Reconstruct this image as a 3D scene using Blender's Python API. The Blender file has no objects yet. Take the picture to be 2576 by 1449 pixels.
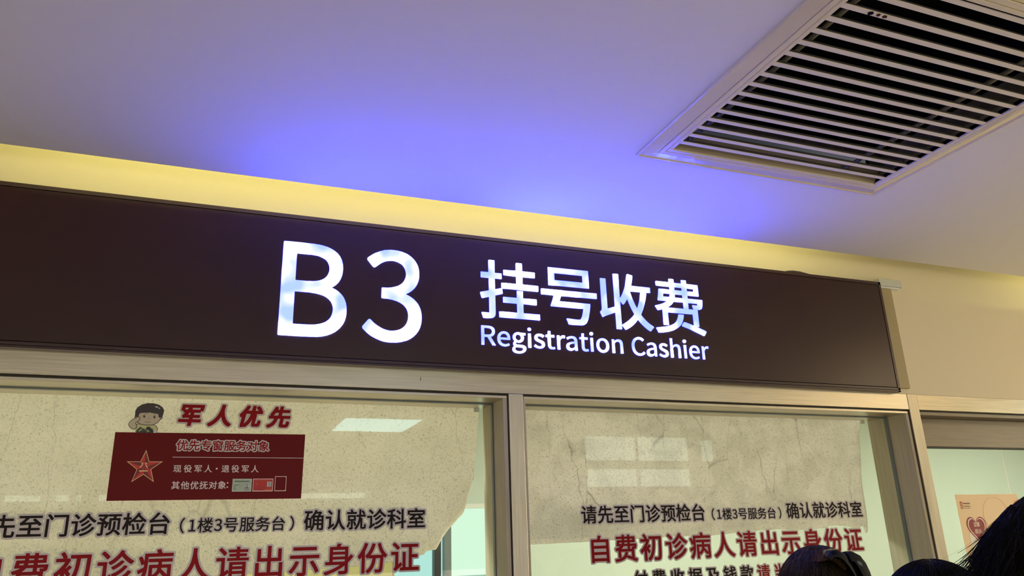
import bpy, bmesh, math, random
from mathutils import Vector, Matrix, noise
random.seed(7)
scene = bpy.context.scene
COL = scene.collection

# ------------------------------------------------------------------ camera
HC = 2.6454            # underside of the hall ceiling
SIGN_Y = -0.028        # front of the sign
GLASS_Y = 0.106
cam_data = bpy.data.cameras.new('camera')
cam_data.sensor_fit = 'HORIZONTAL'
cam_data.sensor_width = 36.0
cam_data.lens = 36.0 * 1923.0 / 2576.0
cam_data.clip_start = 0.02
cam = bpy.data.objects.new('camera', cam_data)
COL.objects.link(cam)
cam.matrix_world = Matrix(((0.93284572, -0.08562308, -0.34995363, 0.0),
                           (-0.3589815, -0.30317417, -0.88273309, -2.3),
                           (-0.03051458, 0.94908067, -0.31355183, 1.6),
                           (0, 0, 0, 1)))
scene.camera = cam
# ------------------------------------------------------------------ world and exposure
world = bpy.data.worlds.new('world')
scene.world = world
world.use_nodes = True
world.node_tree.nodes['Background'].inputs[0].default_value = (0.55, 0.6, 0.7, 1)
world.node_tree.nodes['Background'].inputs[1].default_value = 0.3
scene.view_settings.view_transform = 'Standard'
scene.view_settings.look = 'None'
scene.view_settings.gamma = 1.0
scene.view_settings.exposure = 0.0
scene.view_settings.use_curve_mapping = False
scene.cycles.max_bounces = 7
scene.cycles.diffuse_bounces = 4
scene.cycles.glossy_bounces = 3
scene.cycles.transparent_max_bounces = 12
scene.cycles.adaptive_threshold = 0.035
scene.cycles.sample_clamp_indirect = 4.0
# light levels of the lamps and windows, real and added
WARM_FILL = (15.0, 11.0, 6.0)      # added warm panel, its blurred reflection browns the lower right of the sign
HALL_PANEL = (6.0, 10.5, 10.5)       # LED panels in the hall ceiling
ROOM_PANEL = (42.0, 44.0, 38.0)      # LED panels in the office behind the glass
COVE_TUBE = (15.8, 15.2, 5.4)       # warm tubes in the ceiling cove
LETTER_BRIGHT = (8.5, 14.0, 82.0)    # lit acrylic letters
LETTER_WHITE = (1.4, 1.7, 42.0)
LETTER_MID = (0.88, 0.98, 31.0)
LETTER_SOFT = (0.50, 0.69, 25.0)
SIDE_FILL = (9.5, 8.7, 6.6)         # added side window, fills light from the right
REAR_FILL = (4.5, 4.0, 3.4)     # added glowing strip in the rear wall, fill light


def lin(r, g, b):
    f = lambda c: (c / 12.92 if c <= 0.04045 else ((c + 0.055) / 1.055) ** 2.4)
    return (f(r / 255), f(g / 255), f(b / 255), 1.0)


# ------------------------------------------------------------------ materials
MATS = {}


def new_mat(name):
    m = bpy.data.materials.new(name)
    m.use_nodes = True
    MATS[name] = m
    nt = m.node_tree
    return m, nt, nt.nodes['Principled BSDF']


def simple(name, col, rough=0.5, metal=0.0, spec=0.5, bump=None, var=None, coat=0.0):
    """principled surface; bump = (scale, strength, distance), var = (scale, amount)"""
    m, nt, p = new_mat(name)
    p.inputs['Base Color'].default_value = col
    p.inputs['Roughness'].default_value = rough
    p.inputs['Metallic'].default_value = metal
    p.inputs['Specular IOR Level'].default_value = spec
    p.inputs['Coat Weight'].default_value = coat
    geo = nt.nodes.new('ShaderNodeNewGeometry')
    if bump:
        n = nt.nodes.new('ShaderNodeTexNoise')
        n.inputs['Scale'].default_value = bump[0]
        n.inputs['Detail'].default_value = 4
        nt.links.new(geo.outputs['Position'], n.inputs['Vector'])
        b = nt.nodes.new('ShaderNodeBump')
        b.inputs['Strength'].default_value = bump[1]
        b.inputs['Distance'].default_value = bump[2]
        nt.links.new(n.outputs['Fac'], b.inputs['Height'])
        nt.links.new(b.outputs['Normal'], p.inputs['Normal'])
    if var:
        n = nt.nodes.new('ShaderNodeTexNoise')
        n.inputs['Scale'].default_value = var[0]
        n.inputs['Detail'].default_value = 5
        nt.links.new(geo.outputs['Position'], n.inputs['Vector'])
        r = nt.nodes.new('ShaderNodeValToRGB')
        a = var[1]
        r.color_ramp.elements[0].position = 0.3
        r.color_ramp.elements[1].position = 0.7
        r.color_ramp.elements[0].color = tuple(c * (1 - a) for c in col[:3]) + (1,)
        r.color_ramp.elements[1].color = tuple(min(1, c * (1 + a)) for c in col[:3]) + (1,)
        nt.links.new(n.outputs['Fac'], r.inputs['Fac'])
        nt.links.new(r.outputs['Color'], p.inputs['Base Color'])
    return m


def emitter(name, col):
    m = bpy.data.materials.new(name)
    m.use_nodes = True
    nt = m.node_tree
    nt.nodes.clear()
    e = nt.nodes.new('ShaderNodeEmission')
    s = max(col)
    e.inputs[0].default_value = (col[0] / s, col[1] / s, col[2] / s, 1)
    e.inputs[1].default_value = s
    o = nt.nodes.new('ShaderNodeOutputMaterial')
    nt.links.new(e.outputs[0], o.inputs[0])
    MATS[name] = m
    return m


simple('ceiling_paint', (0.78, 0.76, 0.73, 1), 0.75, spec=0.25, bump=(55, 0.12, 0.002))
simple('wall_paint', (0.74, 0.64, 0.45, 1), 0.7, spec=0.25, bump=(60, 0.1, 0.002))
simple('hall_wall', (0.58, 0.53, 0.45, 1), 0.7, spec=0.25, bump=(40, 0.1, 0.002))
simple('room_wall', (0.42, 0.46, 0.40, 1), 0.7, spec=0.25, bump=(40, 0.08, 0.002))
simple('floor_tile', (0.40, 0.32, 0.23, 1), 0.35, var=(3, 0.12))
simple('vent_paint', lin(224, 212, 182), 0.10, spec=0.5, bump=(75, 0.40, 0.003))
simple('vent_slat', lin(228, 218, 194), 0.42, spec=0.4, bump=(60, 0.06, 0.002))
simple('collar_tan', (0.30, 0.25, 0.16, 1), 0.6)
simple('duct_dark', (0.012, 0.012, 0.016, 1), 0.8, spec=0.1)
simple('duct_metal', (0.16, 0.14, 0.11, 1), 0.7, spec=0.2, var=(20, 0.3))
simple('rod_grey', (0.26, 0.23, 0.18, 1), 0.6, spec=0.3)
simple('slat_shade', (0.10, 0.095, 0.085, 1), 0.8, spec=0.1)
simple('rust', (0.06, 0.025, 0.012, 1), 0.9, spec=0.1)
simple('black_hole', (0.006, 0.006, 0.008, 1), 0.9, spec=0.05)
simple('steel_gap', (0.05, 0.045, 0.038, 1), 0.6, spec=0.2)
simple('sign_face', (0.028, 0.005, 0.004, 1), 0.32, spec=0.5, bump=(350, 0.03, 0.0005), var=(6, 0.10))
simple('sign_edge', (0.040, 0.016, 0.014, 1), 0.33, spec=0.55)
simple('sign_groove', (0.006, 0.004, 0.004, 1), 0.7, spec=0.1)
simple('tan_panel', (0.37, 0.29, 0.14, 1), 0.55, var=(220, 0.12))
simple('olive_paint', (0.26, 0.23, 0.09, 1), 0.5)
simple('trunk_plastic', (0.55, 0.55, 0.50, 1), 0.5)
simple('cable_dark', (0.05, 0.035, 0.03, 1), 0.6)
simple('vinyl_black', (0.016, 0.010, 0.008, 1), 0.5, spec=0.12)
simple('vinyl_red', lin(142, 12, 20), 0.5, spec=0.12)
simple('vinyl_white', lin(205, 196, 190), 0.5, spec=0.2)
simple('card_red', lin(104, 20, 20), 0.5, spec=0.12)
simple('card_text', lin(226, 205, 196), 0.55, spec=0.2)
simple('star_gold', lin(232, 196, 140), 0.5)
simple('star_light', lin(196, 44, 34), 0.5)
simple('star_dark', lin(120, 18, 18), 0.5)
simple('id_green', lin(170, 186, 158), 0.5, var=(150, 0.08))
simple('id_mint', lin(198, 208, 190), 0.5)
simple('id_red', lin(178, 30, 20), 0.5, var=(60, 0.15))
simple('id_orange', lin(196, 84, 52), 0.5)
simple('id_grey', lin(158, 152, 150), 0.5)
simple('print_dark', lin(70, 86, 66), 0.5)
simple('toon_line', (0.02, 0.014, 0.012, 1), 0.5)
simple('toon_hair', lin(58, 46, 48), 0.5)
simple('toon_skin', lin(196, 182, 156), 0.5)
simple('toon_shirt', lin(200, 196, 140), 0.5)
simple('toon_shine', lin(210, 200, 200), 0.5)
simple('poster_peach', lin(235, 205, 160), 0.5, spec=0.3)
simple('poster_line', lin(205, 170, 130), 0.5, spec=0.3)
simple('poster_white', lin(232, 226, 208), 0.5, spec=0.3)
simple('poster_red', lin(138, 34, 28), 0.5, spec=0.3)
simple('poster_pink', lin(246, 214, 200), 0.5, spec=0.3)
simple('poster_ink', lin(88, 40, 32), 0.5, spec=0.3)
simple('poster_seal', lin(176, 92, 40), 0.5, spec=0.3)
simple('poster_coral', lin(220, 120, 84), 0.5, spec=0.3)
simple('post_dark', (0.016, 0.02, 0.024, 1), 0.4)
simple('post_grey', (0.12, 0.14, 0.14, 1), 0.35)
simple('teal_rail', (0.10, 0.28, 0.27, 1), 0.4)
simple('lamp_frame', (0.75, 0.76, 0.74, 1), 0.4)
simple('skin', (0.55, 0.36, 0.26, 1), 0.5, bump=(300, 0.05, 0.001))
simple('coat_navy', (0.018, 0.02, 0.032, 1), 0.8, bump=(200, 0.3, 0.002))
simple('coat_grey', (0.10, 0.10, 0.11, 1), 0.85, bump=(200, 0.3, 0.002))
simple('coat_black', (0.014, 0.013, 0.014, 1), 0.75, bump=(200, 0.3, 0.002))
simple('trousers', (0.03, 0.03, 0.04, 1), 0.85)
simple('shoe', (0.02, 0.02, 0.02, 1), 0.4)
simple('hair_brown', (0.028, 0.018, 0.006, 1), 0.5, spec=0.08, bump=(160, 0.5, 0.004))
simple('hair_tint', (0.12, 0.055, 0.018, 1), 0.5, spec=0.2)
simple('hair_grey', (0.075, 0.060, 0.024, 1), 0.45, spec=0.2)
simple('hair_soot', (0.020, 0.017, 0.0055, 1), 0.45, spec=0.1)
simple('hair_black', (0.007, 0.006, 0.002, 1), 0.45, spec=0.05, bump=(160, 0.4, 0.003))
simple('hair_dark', (0.008, 0.007, 0.002, 1), 0.5, spec=0.05, bump=(160, 0.5, 0.004))
simple('clip_gloss', (0.006, 0.007, 0.012, 1), 0.13, spec=0.40)
simple('scrunchie', (0.07, 0.03, 0.02, 1), 0.6)
emitter('hall_panel_light', HALL_PANEL)
emitter('warm_fill_light', WARM_FILL)
emitter('room_panel_light', ROOM_PANEL)
emitter('cove_tube_light', COVE_TUBE)
emitter('side_fill', SIDE_FILL)
emitter('rear_fill', REAR_FILL)
emitter('pane_daylight', (3.6, 4.1, 3.4))
emitter('office_daylight', (0.74, 1.02, 0.80))
emitter('office_daylight_blue', (0.50, 0.86, 0.80))


def steel(name, col, stretch, rough=0.34, metal=0.85):
    """brushed stainless steel; stretch = noise scale along x, y, z"""
    m, nt, p = new_mat(name)
    p.inputs['Metallic'].default_value = metal
    geo = nt.nodes.new('ShaderNodeNewGeometry')
    mp = nt.nodes.new('ShaderNodeMapping')
    mp.inputs['Scale'].default_value = stretch
    nt.links.new(geo.outputs['Position'], mp.inputs['Vector'])
    n = nt.nodes.new('ShaderNodeTexNoise')
    n.inputs['Scale'].default_value = 1.0
    n.inputs['Detail'].default_value = 6
    nt.links.new(mp.outputs[0], n.inputs['Vector'])
    r = nt.nodes.new('ShaderNodeValToRGB')
    r.color_ramp.elements[0].position = 0.3
    r.color_ramp.elements[1].position = 0.7
    r.color_ramp.elements[0].color = tuple(c * 0.86 for c in col) + (1,)
    r.color_ramp.elements[1].color = tuple(c * 1.1 for c in col) + (1,)
    nt.links.new(n.outputs['Fac'], r.inputs['Fac'])
    nt.links.new(r.outputs[0], p.inputs['Base Color'])
    q = nt.nodes.new('ShaderNodeMapRange')
    q.inputs['To Min'].default_value = rough - 0.07
    q.inputs['To Max'].default_value = rough + 0.10
    nt.links.new(n.outputs['Fac'], q.inputs['Value'])
    nt.links.new(q.outputs[0], p.inputs['Roughness'])
    b = nt.nodes.new('ShaderNodeBump')
    b.inputs['Strength'].default_value = 0.12
    b.inputs['Distance'].default_value = 0.001
    nt.links.new(n.outputs['Fac'], b.inputs['Height'])
    nt.links.new(b.outputs[0], p.inputs['Normal'])
    return m


steel('steel_horizontal', (0.60, 0.54, 0.42), (5, 160, 160))
steel('steel_vertical', (0.60, 0.55, 0.44), (160, 160, 5))
steel('post_steel_shaded', (0.42, 0.375, 0.285), (160, 160, 5))  # darker copy of the frame steel, tones down the hot side reflection
steel('rail_steel_shaded', (0.43, 0.375, 0.27), (5, 160, 160))  # same steel darkened over the door, where the reflection is too hot
steel('jamb_steel', (0.48, 0.42, 0.31), (160, 160, 5), 0.62, 0.25)
steel('door_steel', (0.185, 0.15, 0.10), (6, 90, 90), 0.45, 0.5)


def glass_mat():
    m = bpy.data.materials.new('window_glass')
    m.use_nodes = True
    nt = m.node_tree
    nt.nodes.clear()
    lw = nt.nodes.new('ShaderNodeLayerWeight')
    lw.inputs[0].default_value = 0.5
    pw = nt.nodes.new('ShaderNodeMath'); pw.operation = 'POWER'; pw.inputs[1].default_value = 5
    nt.links.new(lw.outputs['Facing'], pw.inputs[0])
    ml = nt.nodes.new('ShaderNodeMath'); ml.operation = 'MULTIPLY_ADD'
    ml.inputs[1].default_value = 0.9; ml.inputs[2].default_value = 0.022
    nt.links.new(pw.outputs[0], ml.inputs[0])
    t = nt.nodes.new('ShaderNodeBsdfTransparent'); t.inputs[0].default_value = (0.965, 0.985, 0.955, 1)
    g = nt.nodes.new('ShaderNodeBsdfGlossy'); g.inputs['Roughness'].default_value = 0.0
    mx = nt.nodes.new('ShaderNodeMixShader')
    nt.links.new(ml.outputs[0], mx.inputs[0])
    nt.links.new(t.outputs[0], mx.inputs[1])
    nt.links.new(g.outputs[0], mx.inputs[2])
    o = nt.nodes.new('ShaderNodeOutputMaterial')
    nt.links.new(mx.outputs[0], o.inputs[0])
    MATS['window_glass'] = m


glass_mat()


def curtain_mat(name, col, crease, mottle):
    """embossed cream sheet: fine leathery grain, a few long creases painted dark, light coming through"""
    m, nt, p = new_mat(name)
    p.inputs['Roughness'].default_value = 0.75
    p.inputs['Specular IOR Level'].default_value = 0.2
    geo = nt.nodes.new('ShaderNodeNewGeometry')
    # grain
    n1 = nt.nodes.new('ShaderNodeTexNoise'); n1.inputs['Scale'].default_value = 210; n1.inputs['Detail'].default_value = 3
    n1.inputs['Distortion'].default_value = 1.2
    nt.links.new(geo.outputs['Position'], n1.inputs['Vector'])
    r1 = nt.nodes.new('ShaderNodeValToRGB')
    r1.color_ramp.elements[0].position = 0.30; r1.color_ramp.elements[0].color = tuple(c * 0.58 for c in col) + (1,)
    r1.color_ramp.elements[1].position = 0.46; r1.color_ramp.elements[1].color = tuple(col) + (1,)
    nt.links.new(n1.outputs['Fac'], r1.inputs['Fac'])
    # creases: their shade painted as dark lines on tall voronoi edges, in places
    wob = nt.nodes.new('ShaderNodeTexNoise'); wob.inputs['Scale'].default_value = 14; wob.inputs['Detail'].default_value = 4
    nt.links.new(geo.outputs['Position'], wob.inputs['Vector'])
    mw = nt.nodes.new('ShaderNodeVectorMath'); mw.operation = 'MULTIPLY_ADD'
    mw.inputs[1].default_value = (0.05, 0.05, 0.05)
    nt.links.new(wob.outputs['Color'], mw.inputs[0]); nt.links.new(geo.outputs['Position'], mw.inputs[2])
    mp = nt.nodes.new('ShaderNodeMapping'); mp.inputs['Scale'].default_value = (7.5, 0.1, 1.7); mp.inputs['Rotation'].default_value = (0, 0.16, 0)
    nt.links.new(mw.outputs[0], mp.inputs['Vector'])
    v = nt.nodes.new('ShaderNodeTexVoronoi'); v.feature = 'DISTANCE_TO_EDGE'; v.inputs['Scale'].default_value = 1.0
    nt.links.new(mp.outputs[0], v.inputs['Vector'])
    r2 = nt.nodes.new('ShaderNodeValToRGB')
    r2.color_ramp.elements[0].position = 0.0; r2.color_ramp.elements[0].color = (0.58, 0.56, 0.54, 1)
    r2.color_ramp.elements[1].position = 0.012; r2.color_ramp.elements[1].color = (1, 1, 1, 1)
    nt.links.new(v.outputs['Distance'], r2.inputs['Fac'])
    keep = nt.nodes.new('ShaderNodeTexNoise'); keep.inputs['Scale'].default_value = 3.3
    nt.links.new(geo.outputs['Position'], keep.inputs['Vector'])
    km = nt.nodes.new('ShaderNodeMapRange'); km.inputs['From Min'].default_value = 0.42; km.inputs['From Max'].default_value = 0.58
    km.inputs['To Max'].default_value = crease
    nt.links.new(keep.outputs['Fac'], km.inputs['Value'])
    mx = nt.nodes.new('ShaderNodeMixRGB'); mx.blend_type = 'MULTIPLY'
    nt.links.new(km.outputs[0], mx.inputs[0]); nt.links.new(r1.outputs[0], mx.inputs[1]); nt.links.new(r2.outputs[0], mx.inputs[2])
    mo = nt.nodes.new('ShaderNodeTexNoise'); mo.inputs['Scale'].default_value = 11; mo.inputs['Detail'].default_value = 6; mo.inputs['Distortion'].default_value = 0.6
    nt.links.new(geo.outputs['Position'], mo.inputs['Vector'])
    rm = nt.nodes.new('ShaderNodeValToRGB')
    rm.color_ramp.elements[0].position = 0.34; rm.color_ramp.elements[0].color = (mottle, mottle, mottle * 0.98, 1)
    rm.color_ramp.elements[1].position = 0.60; rm.color_ramp.elements[1].color = (1, 1, 1, 1)
    nt.links.new(mo.outputs['Fac'], rm.inputs['Fac'])
    mm_ = nt.nodes.new('ShaderNodeMixRGB'); mm_.blend_type = 'MULTIPLY'; mm_.inputs[0].default_value = 1.0
    nt.links.new(mx.outputs[0], mm_.inputs[1]); nt.links.new(rm.outputs[0], mm_.inputs[2])
    mx = mm_
    nt.links.new(mx.outputs[0], p.inputs['Base Color'])
    b = nt.nodes.new('ShaderNodeBump'); b.inputs['Strength'].default_value = 0.35; b.inputs['Distance'].default_value = 0.0015
    nt.links.new(n1.outputs['Fac'], b.inputs['Height']); nt.links.new(b.outputs[0], p.inputs['Normal'])
    tr = nt.nodes.new('ShaderNodeBsdfTranslucent')
    nt.links.new(mx.outputs[0], tr.inputs[0])
    ms = nt.nodes.new('ShaderNodeMixShader'); ms.inputs[0].default_value = 0.46
    out = nt.nodes['Material Output']
    nt.links.new(p.outputs[0], ms.inputs[1]); nt.links.new(tr.outputs[0], ms.inputs[2]); nt.links.new(ms.outputs[0], out.inputs[0])


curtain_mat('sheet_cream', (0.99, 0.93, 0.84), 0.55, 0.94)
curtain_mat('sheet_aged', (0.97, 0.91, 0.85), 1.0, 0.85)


def letter_mat():
    """acrylic lit from behind by rows of small LEDs: bright with softer bluish patches"""
    m = bpy.data.materials.new('lit_acrylic')
    m.use_nodes = True
    nt = m.node_tree
    nt.nodes.clear()
    geo = nt.nodes.new('ShaderNodeNewGeometry')
    n = nt.nodes.new('ShaderNodeTexNoise'); n.inputs['Scale'].default_value = 16; n.inputs['Detail'].default_value = 0.5
    nt.links.new(geo.outputs['Position'], n.inputs['Vector'])
    r = nt.nodes.new('ShaderNodeValToRGB')
    top = LETTER_BRIGHT[2]
    stops = ((0.33, LETTER_SOFT), (0.46, LETTER_MID), (0.54, LETTER_WHITE), (0.70, LETTER_BRIGHT))
    while len(r.color_ramp.elements) < 4:
        r.color_ramp.elements.new(0.5)
    for e_, (pos, c) in zip(r.color_ramp.elements, stops):
        e_.position = pos
        e_.color = (c[0] / top, c[1] / top, c[2] / top, 1)
    nt.links.new(n.outputs['Fac'], r.inputs['Fac'])
    e = nt.nodes.new('ShaderNodeEmission'); e.inputs[1].default_value = top
    nt.links.new(r.outputs[0], e.inputs[0])
    o = nt.nodes.new('ShaderNodeOutputMaterial')
    nt.links.new(e.outputs[0], o.inputs[0])
    MATS['lit_acrylic'] = m


letter_mat()


def camo_mat():
    m, nt, p = new_mat('camouflage')
    geo = nt.nodes.new('ShaderNodeNewGeometry')
    n = nt.nodes.new('ShaderNodeTexNoise'); n.inputs['Scale'].default_value = 130; n.inputs['Detail'].default_value = 2
    nt.links.new(geo.outputs['Position'], n.inputs['Vector'])
    r = nt.nodes.new('ShaderNodeValToRGB'); r.color_ramp.interpolation = 'CONSTANT'
    r.color_ramp.elements[0].color = lin(28, 44, 36); r.color_ramp.elements[0].position = 0
    r.color_ramp.elements[1].color = lin(70, 74, 48); r.color_ramp.elements[1].position = 0.5
    e = r.color_ramp.elements.new(0.62); e.color = lin(178, 172, 118)
    nt.links.new(n.outputs['Fac'], r.inputs['Fac'])
    nt.links.new(r.outputs[0], p.inputs['Base Color'])


camo_mat()

# ------------------------------------------------------------------ builders


class MB:
    """collects geometry into one mesh"""

    def __init__(self):
        self.bm = bmesh.new()

    def box(self, x0, x1, y0, y1, z0, z1):
        v = [self.bm.verts.new(c) for c in ((x0, y0, z0), (x1, y0, z0), (x1, y1, z0), (x0, y1, z0),
                                            (x0, y0, z1), (x1, y0, z1), (x1, y1, z1), (x0, y1, z1))]
        for f in ((0, 3, 2, 1), (4, 5, 6, 7), (0, 1, 5, 4), (1, 2, 6, 5), (2, 3, 7, 6), (3, 0, 4, 7)):
            self.bm.faces.new([v[i] for i in f])
        return self

    def prism(self, pts, y0, y1):
        """polygon in x,z extruded along y"""
        a = [self.bm.verts.new((x, y0, z)) for x, z in pts]
        b = [self.bm.verts.new((x, y1, z)) for x, z in pts]
        n = len(pts)
        self.bm.faces.new(a)
        self.bm.faces.new(list(reversed(b)))
        for i in range(n):
            self.bm.faces.new((a[i], b[i], b[(i + 1) % n], a[(i + 1) % n]))
        return self

    def tube(self, pts, rad, seg=10, cap=True):
        pts = [Vector(p) for p in pts]
        rads = rad if isinstance(rad, (list, tuple)) else [rad] * len(pts)
        rings = []
        for i, p in enumerate(pts):
            d = (pts[min(i + 1, len(pts) - 1)] - pts[max(i - 1, 0)]).normalized()
            u = d.orthogonal().normalized() if i == 0 else (rings_u - d * rings_u.dot(d)).normalized()
            rings_u = u
            w = d.cross(u)
            rings.append([self.bm.verts.new(p + (u * math.cos(2 * math.pi * k / seg) + w * math.sin(2 * math.pi * k / seg)) * rads[i]) for k in range(seg)])
        for a, b in zip(rings, rings[1:]):
            for k in range(seg):
                self.bm.faces.new((a[k], a[(k + 1) % seg], b[(k + 1) % seg], b[k]))
        if cap:
            self.bm.faces.new(list(reversed(rings[0])))
            self.bm.faces.new(rings[-1])
        return self

    def build(self, name, mat, parent=None, bevel=0.0, loc=None, smooth=False):
        bmesh.ops.recalc_face_normals(self.bm, faces=self.bm.faces)
        if loc is not None:
            bmesh.ops.translate(self.bm, verts=self.bm.verts, vec=-Vector(loc))
        me = bpy.data.meshes.new(name)
        self.bm.to_mesh(me)
        self.bm.free()
        for mm in (mat if isinstance(mat, (list, tuple)) else [mat]):
            me.materials.append(MATS[mm])
        if smooth:
            for f in me.polygons:
                f.use_smooth = True
        o = bpy.data.objects.new(name, me)
        COL.objects.link(o)
        if loc is not None:
            o.location = loc
        if parent is not None:
            attach(o, parent)
        if bevel:
            b = o.modifiers.new('edge', 'BEVEL')
            b.width = bevel
            b.segments = 2
            b.limit_method = 'ANGLE'
        return o


def world_of(o):
    m = Matrix.LocRotScale(o.location, o.rotation_euler, o.scale)
    if o.parent is not None:
        m = world_of(o.parent) @ o.matrix_parent_inverse @ m
    return m


def attach(o, parent):
    """parent o without moving it"""
    o.parent = parent
    o.matrix_parent_inverse = world_of(parent).inverted()


def parent_world(p):
    v = Vector(p.location)
    q = p.parent
    while q is not None:
        v = v + Vector(q.location)
        q = q.parent
    return v


def tag(o, label=None, cat=None, group=None, kind=None):
    if label:
        o['label'] = label
    if cat:
        o['category'] = cat
    if group:
        o['group'] = group
    if kind:
        o['kind'] = kind
    return o


def empty(name, loc, label=None, cat=None, group=None, kind=None):
    o = bpy.data.objects.new(name, None)
    o.empty_display_size = 0.05
    COL.objects.link(o)
    o.location = loc
    return tag(o, label, cat, group, kind)


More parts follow.
